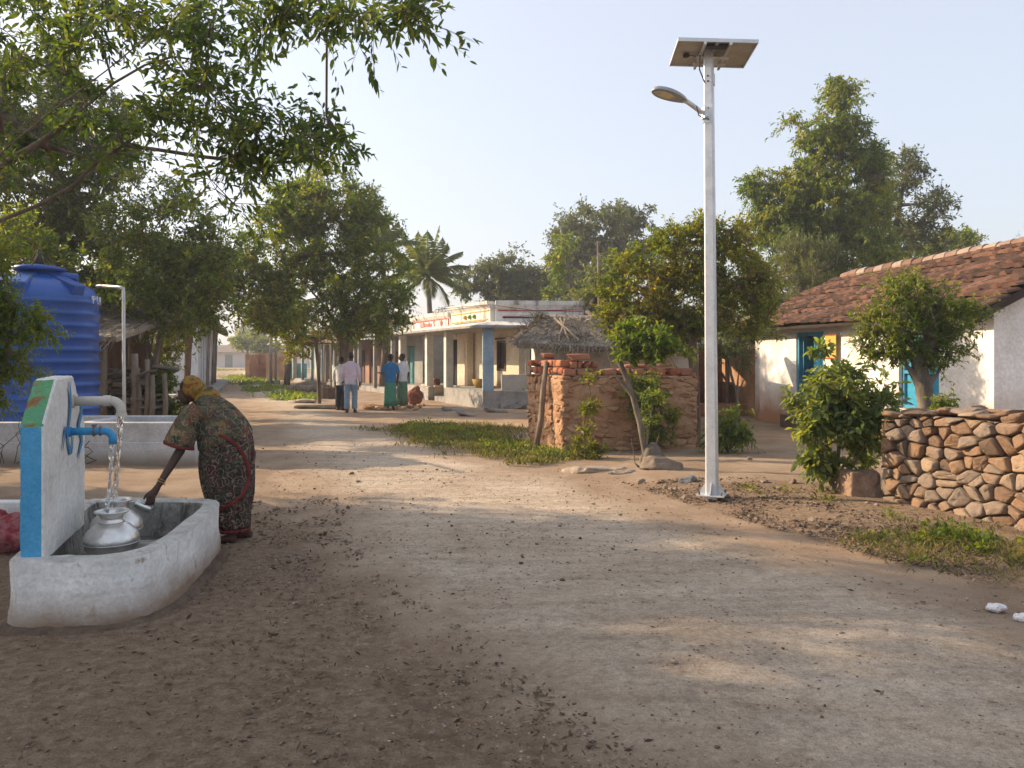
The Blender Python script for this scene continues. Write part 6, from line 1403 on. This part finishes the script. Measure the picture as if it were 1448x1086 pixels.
addc([(50, 50, 6.9, 90, 70, 20), (30, 150, 7.3, 70, 70, 8), (150, 30, 6.5, 60, 40, 9), (240, 50, 6.4, 60, 45, 8), (290, 110, 6.5, 65, 60, 9), (250, 150, 6.7, 60, 40, 4), (330, 155, 6.5, 60, 50, 7), (375, 190, 6.4, 40, 30, 5), (160, 180, 7.0, 80, 50, 8),
      (330, 30, 6.0, 80, 35, 9), (420, 5, 5.8, 60, 20, 6), (480, 18, 5.7, 40, 14, 4), (515, 20, 5.7, 20, 24, 3), (590, 15, 5.6, 22, 20, 4), (350, 210, 6.5, 40, 25, 3), (462, 180, 6.5, 16, 18, 3), (490, 200, 6.5, 10, 10, 2), (425, 215, 6.5, 25, 15, 5), (345, 255, 6.6, 26, 18, 3), (305, 262, 6.7, 14, 12, 2), (335, 292, 6.6, 8, 8, 1), (425, 180, 6.4, 14, 18, 2), (60, 240, 7.4, 80, 50, 5)], 10)
hid = [((-7.8, 7.2, 6.0), (2.2, 2.4, 1.8)), ((-8.4, 9.2, 4.4), (1.8, 1.8, 1.8)), ((-7.6, 5.0, 5.4), (1.6, 1.8, 1.4))]
def keep(c):   # hidden crown stays outside the photograph's frame
    return True
make_tree('overhanging_tree', 'leafy tree whose long bare limbs reach in from the left over the well', 'tree', tb, tr_, hid, 230, 8, 10, .078, .028, L_OVER, .036, .32, BARK, fold=True, limbs=limbs, clusters=near_pts, up=1.1, droop=.25, r_end=.0035)
# grove left of the road, outside the photograph, whose shade covers the near road
for k, (x_, y_, h_, l) in enumerate(((-14.2, 4.4, 9.4, 'broad shade tree of the grove left of the road, nearest the camera'), (-14.6, 7.6, 9.2, 'broad shade tree in the middle of the grove left of the road'), (-13.8, 10.2, 8.0, 'shade tree of the grove beside the overhanging tree'), (-16.0, 1.6, 9.6, 'rearmost broad shade tree of the grove left of the road'))):
    b_ = Vector((x_, y_, -.05)); make_tree('shade_tree', l, 'tree', b_, [b_, b_ + Vector((.1, 0, 1.5)), b_ + Vector((0, 0, 3.2)), b_ + Vector((0, 0, 5.0))], [((x_, y_, h_ * .60), (2.3, 2.1, h_ * .34)), ((x_ + .3, y_, h_ * .38), (2.1, 1.9, h_ * .26)), ((x_, y_, h_ * .82), (1.6, 1.6, h_ * .16))], 420, 9, 10, .22, .11, L_DARK, .25, .6, group='shade trees of the left grove', shell=.1)
# big roadside tree
Yt = 22.4; q = G(482, 579.5); b0 = Vector((q.x, q.y, -.05)); Yt = b0.y
make_tree('roadside_tree', 'big dense rounded tree beside the men at the middle of the road', 'tree', b0, [b0] + pts([(481, 550), (483, 520), (487, 490), (488, 460), (486, 430), (478, 395)], Yt),
    pxblobs([(460, 330, 75, 80), (395, 350, 55, 55), (380, 420, 50, 50), (520, 335, 50, 55), (545, 400, 45, 50), (440, 425, 75, 55), (505, 440, 60, 45), (470, 275, 48, 38), (350, 385, 30, 35), (415, 290, 40, 38), (560, 430, 28, 30), (545, 455, 26, 20), (510, 465, 40, 16), (400, 465, 40, 25), (520, 290, 30, 30)], Yt), 700, 10, 12, .135, .058, L_MID, .15, .42,
    limbs=[(3, pts([(465, 440), (430, 400), (400, 370)], Yt)), (4, pts([(510, 420), (540, 380)], Yt)), (5, pts([(455, 360), (440, 320)], Yt))], up=1.6)
make_tree('young_tree', 'slim young tree drooping over the planter left of the big roadside tree', 'tree', gb(452, 25), pts([(452, 578), (450, 520), (446, 480)], 25), pxblobs([(440, 470, 40, 26), (395, 455, 35, 28), (350, 440, 28, 26), (420, 495, 26, 14)], 26.), 70, 9, 10, .14, .06, L_YEL, .06, .4, up=1.2)
# left side trees
make_tree('dark_tree', 'tall dark leafy tree filling the left behind the blue tank', 'tree', gb(60, 19.5), pts([(60, 600), (70, 500), (75, 420), (80, 340), (90, 260)], 19.5), pxblobs([(60, 250, 95, 90), (130, 200, 70, 70), (20, 360, 90, 70), (120, 330, 70, 75), (-30, 180, 90, 90), (60, 130, 80, 70), (110, 420, 60, 50), (-20, 450, 80, 60)], 19.5), 760, 9, 12, .15, .062, L_DARK, .22, .45, up=1.1)
make_tree('many_stemmed_tree', 'thin many stemmed tree growing by the wooden shed', 'tree', gb(217, 18.2), pts([(217, 600), (216, 540), (212, 500), (205, 440), (198, 400)], 18.2), pxblobs([(200, 400, 60, 55), (240, 330, 60, 50), (190, 320, 50, 50), (275, 400, 50, 50), (255, 450, 45, 35), (300, 360, 38, 45), (215, 270, 40, 40), (300, 430, 30, 35), (240, 380, 50, 50)], 18.2), 330, 9, 11, .12, .05, L_MID, .08, .42,
    limbs=[(1, pts([(222, 500), (230, 450), (240, 400), (250, 350)], 18.2)), (1, pts([(232, 520), (250, 480), (262, 440)], 18.0)), (2, pts([(218, 470), (222, 420), (215, 350)], 18.3)), (1, pts([(226, 490), (245, 430)], 18.6))])
make_tree('yellow_shrub', 'sunlit yellow green shrub behind the thin many stemmed tree', 'shrub', gb(222, 21), pts([(222, 590), (218, 520)], 21), pxblobs([(215, 480, 32, 36), (240, 510, 22, 24), (205, 440, 26, 24), (195, 525, 20, 20), (190, 380, 40, 26)], 21.), 110, 8, 10, .12, .05, L_YEL, .05, .35)
make_tree('garden_shrub', 'dark green shrub against the corner of the white building', 'shrub', gb(235, 17), pts([(232, 600), (236, 560)], 17), pxblobs([(232, 548, 14, 26), (246, 575, 10, 16)], 17.), 22, 8, 8, .10, .05, L_MID, .03, .22)
make_tree('feathery_shrub', 'feathery pale green shrub at the left edge in front of the blue tank', 'shrub', gb(-10, 9.3), pts([(-30, 690), (-20, 600), (10, 500), (20, 430)], 9.3), pxblobs([(-5, 400, 38, 45), (0, 470, 40, 40), (-20, 540, 40, 40), (30, 445, 30, 16), (5, 350, 26, 22), (-35, 480, 50, 100), (50, 470, 26, 10), (30, 520, 20, 14)], 9.3), 260, 8, 12, .06, .020, L_BRIGHT, .035, .20, r_end=.003, updir=0.1, droop=.5)
make_tree('leafy_branch_tree', 'small tree with pale hanging leaf sprays above the tank lid', 'tree', gb(20, 16.2), pts([(20, 620), (30, 480), (60, 380)], 16.2), pxblobs([(60, 350, 30, 18), (20, 330, 35, 30), (95, 362, 18, 10)], 16.0), 30, 7, 8, .16, .05, L_MID, .06, .3)
make_tree('building_tree', 'green tree behind the shed in front of the white building', 'tree', gb(262, 24), pts([(262, 585), (266, 500), (270, 450)], 24.), pxblobs([(255, 430, 45, 40), (290, 390, 40, 45), (230, 450, 35, 35), (318, 400, 20, 35), (210, 420, 40, 40)], 24.), 230, 9, 11, .14, .06, L_DARK, .10, .42)
# enclosure and pole trees
make_tree('orange_tinged_tree', 'bushy tree with orange tinged new leaves behind the enclosure and lamp pole', 'tree', gb(985, 14.4), pts([(985, 640), (984, 590), (982, 530), (978, 480), (970, 430)], 14.4), pxblobs([(900, 410, 50, 45), (955, 360, 45, 42), (1030, 380, 48, 48), (1055, 440, 38, 38), (985, 430, 60, 50), (870, 430, 28, 34), (1000, 330, 24, 26), (900, 460, 38, 30), (1040, 335, 26, 24), (950, 470, 40, 26), (885, 365, 24, 14), (1080, 400, 20, 30)], 14.4), 600, 9, 13, .075, .034, L_WARM, .09, .27,
    limbs=[(3, pts([(940, 440), (905, 415)], 14.4)), (3, pts([(1020, 440), (1045, 400)], 14.4))])
q = Vector((1.85, 11.0, -.02)); 
make_tree('leaning_tree', 'slender leaning tree with bright green top in front of the brick enclosure', 'tree', q, [q] + pts([(912, 640), (905, 600), (895, 560), (884, 530), (873, 505), (885, 480), (905, 470)], 11.0), pxblobs([(915, 478, 38, 20), (945, 485, 24, 16), (905, 500, 24, 12), (880, 470, 16, 14), (935, 505, 16, 10)], 11.0), 62, 8, 9, .085, .045, L_BRIGHT, .042, .17, BARKG, fold=True,
    limbs=[(1, pts([(925, 640), (932, 615)], 11.)), (0, pts([(898, 655), (893, 620)], 11.)), (3, pts([(868, 528), (860, 500)], 11.))])
o = stones_obj('stump', [stone((1.92, 11.02, .17), (.15, .13, .24), .3, .8, 5, 3), stone((2.02, 11.05, .1), (.12, .1, .2), .3, .8, 5, 3)], BARKG, loc=(1.92, 11.02, 0)); rough(o, .05, .07); tag(o, 'gnarled grey stump at the foot of the leaning tree', 'stump')
make_tree('climbing_plant', 'green climbing plant covering the right of the enclosure wall', 'plant', gb(925, 13.35), pts([(925, 645), (920, 590), (915, 550)], 13.35), pxblobs([(905, 560, 24, 28, 0), (935, 585, 28, 34, 0), (925, 615, 22, 14, 0), (915, 535, 16, 14, 0)], 13.3, .35), 70, 7, 8, .075, .035, L_MID, .02, .18)
make_tree('spindly_plant', 'spindly yellow leaved plant before the enclosure wall', 'plant', gb(828, 12.5), pts([(828, 648), (826, 610), (838, 575), (832, 540)], 12.5), pxblobs([(838, 540, 10, 12), (836, 575, 12, 12), (826, 608, 10, 14), (822, 632, 18, 12), (840, 638, 14, 10)], 12.5), 26, 6, 7, .085, .03, L_YEL, .014, .14)
make_tree('spindly_plant', 'thin light green sapling between the leaning tree and the enclosure', 'plant', gb(912, 12.2), pts([(912, 650), (918, 600), (925, 560)], 12.2), pxblobs([(915, 590, 14, 12), (920, 562, 12, 10)], 12.2), 12, 6, 7, .08, .032, L_BRIGHT, .014, .14)
make_tree('pole_shrub', 'drooping shrub just right of the lamp pole', 'shrub', gb(1030, 13.2), pts([(1030, 640), (1028, 605)], 13.2), pxblobs([(1030, 600, 20, 22), (1015, 620, 14, 16), (1045, 610, 12, 14)], 13.2), 30, 8, 9, .10, .026, L_MID, .02, .2, droop=.5)
make_tree('bare_stemmed_tree', 'small grey stemmed tree with thin pale leaves before the dark open shed', 'tree', gb(1048, 18.), pts([(1045, 600), (1042, 560), (1044, 530), (1050, 510)], 18.), pxblobs([(1035, 500, 28, 20), (1060, 475, 24, 18), (1020, 480, 18, 20)], 18.), 46, 7, 8, .09, .035, L_PALE, .035, .25, BARKG, limbs=[(1, pts([(1055, 530), (1062, 505)], 18.)), (1, pts([(1034, 530), (1030, 505)], 18.))])
# bush and small tree by the stone wall
q = G(1185, 705); q.y -= 0; 
st = [(1, pts([(1160, 640), (1145, 580)], q.y)), (1, pts([(1205, 640), (1215, 575)], q.y)), (0, pts([(1170, 660), (1150, 630)], q.y)), (0, pts([(1200, 665), (1225, 630)], q.y))]
make_tree('broad_leaved_bush', 'big broad leaved bush in front of the white house doorway', 'bush', q, [q] + pts([(1185, 670), (1186, 620), (1186, 570)], q.y), pxblobs([(1180, 540, 40, 26), (1150, 570, 36, 28), (1215, 570, 40, 30), (1185, 595, 50, 34), (1230, 600, 30, 28), (1145, 610, 26, 22), (1165, 650, 26, 22), (1190, 520, 24, 16), (1130, 555, 16, 14), (1240, 560, 20, 22), (1205, 640, 30, 22), (1160, 500, 12, 10)], q.y), 165, 6, 8, .098, .05, leafmat('leaf_bush', [(.08, .13, .038), (.14, .19, .06), (.20, .25, .09), (.28, .29, .09)], .55, 1.5), .035, .17, BARKG, fold=True, limbs=st, r_end=.004, up=2.0, droop=.25)
make_tree('wall_tree', 'stout trunked small tree with feathery top behind the stone wall', 'tree', gb(1308, 9.7), pts([(1308, 690), (1308, 620), (1309, 570), (1306, 545), (1300, 520), (1290, 490)], 9.7), pxblobs([(1290, 420, 46, 22), (1335, 445, 42, 24), (1250, 450, 34, 22), (1300, 475, 48, 28), (1255, 490, 30, 22), (1345, 480, 26, 22), (1280, 400, 26, 12), (1230, 470, 16, 14), (1360, 435, 22, 12), (1320, 505, 26, 16)], 9.7), 230, 7, 12, .062, .024, L_BRIGHT, .10, .20, BARKG, limbs=[(3, pts([(1325, 530), (1340, 500)], 9.7)), (3, pts([(1285, 520), (1262, 495)], 9.7)), (4, pts([(1310, 490), (1320, 455)], 9.7))], up=2.0)
make_tree('wall_shrub', 'small leafy sprig rising behind the stone wall beside the stout trunk', 'shrub', gb(1345, 9.2), pts([(1342, 640), (1342, 590)], 9.2), pxblobs([(1342, 570, 16, 12), (1330, 578, 12, 8)], 9.2), 14, 6, 8, .06, .022, L_BRIGHT, .012, .12)
make_tree('wall_shrub', 'thin dark green shrub between the bush and the stone wall', 'shrub', gb(1222, 9.6), pts([(1222, 690), (1224, 640)], 9.6), pxblobs([(1225, 650, 16, 20), (1235, 630, 12, 14)], 9.6), 18, 6, 8, .06, .022, L_MID, .012, .14)
# tall trees at the right
make_tree('tall_tree', 'tall pointed feathery tree rising behind the tiled house', 'tree', gb(1185, 27), pts([(1185, 590), (1186, 500), (1184, 420), (1182, 340), (1186, 260), (1186, 190), (1184, 130)], 27), pxblobs([(1185, 135, 20, 24), (1190, 165, 30, 26), (1160, 195, 30, 28), (1205, 190, 24, 20), (1175, 235, 42, 32), (1120, 275, 38, 36), (1080, 270, 28, 28), (1180, 300, 62, 42), (1120, 330, 46, 36), (1225, 290, 32, 40), (1200, 360, 60, 38), (1150, 375, 42, 30), (1235, 230, 22, 26), (1090, 320, 26, 26), (1120, 170, 12, 12)], 27), 950, 9, 12, .15, .055, L_MID, .24, .42, up=.8, droop=.45,
    limbs=[(3, pts([(1130, 330), (1090, 280)], 27)), (3, pts([(1220, 320), (1235, 250)], 27))])
make_tree('open_crowned_tree', 'open crowned dark tree right of the tall pointed tree', 'tree', gb(1270, 30), pts([(1262, 580), (1262, 450), (1262, 380), (1266, 330), (1272, 290)], 30), pxblobs([(1280, 228, 20, 16), (1285, 250, 22, 18), (1262, 270, 20, 14), (1320, 285, 26, 16), (1340, 300, 14, 12), (1290, 310, 40, 24), (1260, 340, 46, 26), (1310, 340, 34, 20), (1240, 300, 18, 16)], 30), 230, 8, 10, .15, .055, L_GREY, .14, .42, limbs=[(3, pts([(1295, 320), (1325, 290)], 30)), (4, pts([(1278, 260), (1282, 235)], 30))], up=.8)
make_tree('ridge_tree', 'pale low tree showing just above the tiled ridge', 'tree', gb(1350, 38), pts([(1345, 560), (1345, 400), (1350, 370)], 38), pxblobs([(1340, 350, 30, 22), (1365, 345, 18, 14), (1310, 365, 30, 16)], 38), 110, 8, 10, .2, .07, L_MID, .12, .5)
make_tree('dry_tree', 'nearly bare dry tree top above the tiled roof at the right edge', 'tree', gb(1440, 36), pts([(1440, 560), (1440, 400), (1438, 360)], 36), pxblobs([(1430, 350, 20, 10), (1455, 345, 18, 12)], 36), 26, 5, 3, .08, .03, L_PALE, .1, .5)
make_tree('feathery_pale_tree', 'pale grey green feathery shrub before the tall pointed tree', 'shrub', gb(1140, 24.5), pts([(1140, 580), (1138, 480), (1138, 430)], 24.5), pxblobs([(1140, 385, 36, 32), (1120, 360, 18, 18), (1165, 365, 18, 18), (1140, 420, 34, 20)], 24.5), 120, 9, 12, .12, .028, L_PALE, .07, .45, updir=.9, droop=-.2)
make_tree('yard_tree', 'green tree behind the outhouse roof between pole and tiled house', 'tree', gb(1085, 26), pts([(1085, 580), (1080, 480)], 26), pxblobs([(1075, 400, 30, 40), (1100, 440, 26, 26), (1060, 450, 26, 30)], 26), 110, 9, 10, .14, .055, L_MID, .1, .42)
# background trees
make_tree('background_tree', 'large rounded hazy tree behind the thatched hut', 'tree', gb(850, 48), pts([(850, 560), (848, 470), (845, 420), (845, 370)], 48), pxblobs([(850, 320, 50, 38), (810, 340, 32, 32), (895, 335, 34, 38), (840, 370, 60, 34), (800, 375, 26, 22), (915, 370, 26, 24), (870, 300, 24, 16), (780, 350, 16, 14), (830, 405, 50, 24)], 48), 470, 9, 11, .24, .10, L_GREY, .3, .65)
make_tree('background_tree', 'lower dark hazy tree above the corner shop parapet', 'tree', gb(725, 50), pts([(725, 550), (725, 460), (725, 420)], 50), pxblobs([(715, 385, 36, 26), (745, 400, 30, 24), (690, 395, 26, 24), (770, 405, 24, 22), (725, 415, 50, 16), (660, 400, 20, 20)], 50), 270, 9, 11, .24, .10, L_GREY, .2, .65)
make_tree('thin_tree', 'tall thin pale stemmed tree beside the rounded background tree', 'tree', gb(812, 34), pts([(812, 560), (810, 470), (806, 400), (800, 350)], 34), pxblobs([(790, 375, 22, 16), (820, 420, 26, 20), (780, 410, 16, 14), (800, 345, 16, 12), (845, 440, 24, 18)], 34), 80, 8, 9, .18, .07, L_MID, .09, .45, BARKG)
make_tree('green_shrub_tree', 'light green shrubby tree just above the hut thatch', 'tree', gb(850, 24), pts([(850, 560), (850, 470)], 24), pxblobs([(850, 390, 26, 28), (830, 430, 24, 26), (870, 420, 24, 24)], 26), 100, 9, 10, .15, .06, L_PALE, .07, .42)
# trees at the road's end and behind, from one low model
def far_tree(name, label, x_, y_, s, lm=L_GREY, seed=0, grp=None):
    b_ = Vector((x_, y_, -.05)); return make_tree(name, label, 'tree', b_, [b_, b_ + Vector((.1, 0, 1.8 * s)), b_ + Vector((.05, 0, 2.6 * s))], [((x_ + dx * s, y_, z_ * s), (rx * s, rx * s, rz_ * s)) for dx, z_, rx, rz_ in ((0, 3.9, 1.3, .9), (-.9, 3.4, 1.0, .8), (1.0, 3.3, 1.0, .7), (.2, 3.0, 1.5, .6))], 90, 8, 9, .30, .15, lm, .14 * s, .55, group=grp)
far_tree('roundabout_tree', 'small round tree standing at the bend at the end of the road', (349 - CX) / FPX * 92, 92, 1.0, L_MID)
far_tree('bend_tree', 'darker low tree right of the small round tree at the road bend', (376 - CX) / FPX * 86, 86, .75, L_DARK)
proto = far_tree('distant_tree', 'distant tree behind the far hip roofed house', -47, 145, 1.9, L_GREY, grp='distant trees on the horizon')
dl = [(-58, 140, 1.8, 'distant tree at the far left behind the white building'), (-37, 150, 1.7, 'distant tree right behind the far house ridge'), (-28, 140, 2.1, 'distant tree beyond the white far huts'), (-19, 130, 1.9, 'distant tree beyond the mud brick hut'), (-10, 120, 2.0, 'distant tree beyond the teal pillared house'), (0, 110, 2.0, 'distant tree behind the palm'),
      (10, 105, 1.9, 'distant tree behind the shop parapet'), (20, 100, 2.0, 'distant tree behind the thatched hut ridge'), (30, 95, 2.0, 'distant tree left behind the lamp pole'), (40, 90, 1.9, 'distant tree right behind the lamp pole'), (50, 85, 1.9, 'distant tree behind the tiled roof'), (-70, 120, 2.2, 'distant tree behind the left trees'), (-36, 60, 1.6, 'tree behind the white building gable'), (-30, 46, 1.5, 'tree behind the shed and white gable')]
for x_, y_, s, l in dl:
    c_ = proto.copy(); C.objects.link(c_); c_['label'] = l; c_.location = (x_, y_, 0); c_.scale = (s / 1.9, s / 1.9, s / 1.9 * .95); c_.rotation_euler = (0, 0, rng.uniform(0, 6))
    for ch in proto.children: d_ = ch.copy(); C.objects.link(d_); d_.parent = c_
# low wooded hills on the horizon
xs_ = np.linspace(-420, 420, 220); V = []; 
for i_, x_ in enumerate(xs_):
    hh_ = 5.5 + 5 * noise.noise(Vector((x_ * .006, 3, 0))) + 2.2 * noise.noise(Vector((x_ * .05, 1, 0))) + .9 * noise.noise(Vector((x_ * .3, 1, 0)))
    for k, (dy, f_) in enumerate(((0, 0), (6, .7), (16, 1.0), (60, .8), (120, 0))): V.append((x_, 230 + dy, max(0, hh_) * f_ * 1.2))
i_ = (np.arange(219)[:, None] * 5 + np.arange(4)[None]).ravel(); Fh = np.stack([i_, i_ + 5, i_ + 6, i_ + 1], 1)
o = mesh_obj('hills', V, Fh, surf('wooded_hill', [(.03, .05, .03), (.06, .08, .04), (.10, .11, .06)], .15, 1, .8, .4, bdist=2.), smooth=False); o['kind'] = 'structure'
# palms
def palm(label, px, Y, topy, n=20, L=2.6, base=None, lean=0.):
    b_ = gb(px, Y); top = P(px + lean, topy, Y); t = empty('coconut_palm', b_, label, 'palm tree', 'coconut palms'); mid = b_.lerp(top, .5) + Vector((.15, 0, 0))
    MB().tube([b_, b_.lerp(mid, .5) + Vector((.05, 0, 0)), mid, top], [.20, .16, .14, .12], 9).build('trunk', BARKG, t, smooth=True); 
    for k in range(n):
        az = k * 2.399; el = R(82 - 100 * (k / n) ** 1.1); Lk = L * rng.uniform(.85, 1.1); m_ = 16; ptsq = []; d = Vector((math.cos(az) * math.cos(el), math.sin(az) * math.cos(el), math.sin(el))); q = top.copy()
        for j in range(m_): ptsq.append(q.copy()); q = q + d * (Lk / m_); d = (d + Vector((0, 0, -.062 - .02 * (1 if el < .3 else 0)))).normalized()
        A_ = np.array([list(v) for v in ptsq]); tan = nrm(np.gradient(A_, axis=0)); ncut = 56; tt = np.linspace(.10, .99, ncut); idx = tt * (m_ - 1); i0 = idx.astype(int); fr_ = (idx - i0)[:, None]; i1 = np.minimum(i0 + 1, m_ - 1)
        pp_ = A_[i0] * (1 - fr_) + A_[i1] * fr_; tn = tan[i0]; sd = nrm(np.cross(tn, np.tile([0, 0, 1.], (ncut, 1)) + 1e-3)); ln = (.62 * np.sin(np.pi * np.clip(tt * .9 + .12, 0, 1)) ** .6)[:, None] * L / 2.6
        Vs = []; Ts = []; o_ = 0
        for sg in (-1, 1):
            dd = nrm(sd * sg * .8 + tn * .75 + np.array([0, 0, -.45]) + rng.normal(size=(ncut, 3)) * .10); w_ = tn * .013
            V_ = np.stack([pp_ - w_, pp_ + w_, pp_ + dd * ln * .6 + w_ * .7 - np.array([0, 0, .03]), pp_ + dd * ln - np.array([0, 0, .14])], 1).reshape(-1, 3); Vs.append(V_); Ts.append(np.arange(4 * ncut).reshape(ncut, 4) + o_); o_ += 4 * ncut
        rV, rF = seg_tubes(A_[:-1], A_[1:], .022, .018, 4); Vs.append(rV); Ts.append(rF + o_)
        mesh_obj('frond', np.concatenate(Vs), np.concatenate(Ts), L_PALM, t)
    return t
palm('coconut palm standing clear above the corner shop roof', 605, 40, 392, 26, 2.6)
palm('coconut palm half hidden behind the right side of the big tree', 540, 37, 352, 16, 2.0)
palm('coconut palm drooping over the twin utility poles', 405, 46, 440, 18, 2.6)
# ---------------------------------------------------------------- morning haze
hz = MB().box((30, 235, 13), (1100, 600, 30)).build('haze', bpy.data.materials.new('haze'))
hm = hz.data.materials[0]; hm.use_nodes = True; nt = hm.node_tree; nt.nodes.remove(nt.nodes['Principled BSDF'])
pv = nd(nt, 'ShaderNodeVolumePrincipled', {'Color': (.93, .95, 1, 1), 'Density': .0016, 'Anisotropy': .3}); nt.links.new(pv.outputs[0], nt.nodes['Material Output'].inputs['Volume'])
hz['kind'] = 'stuff'; scene.cycles.volume_bounces = 0
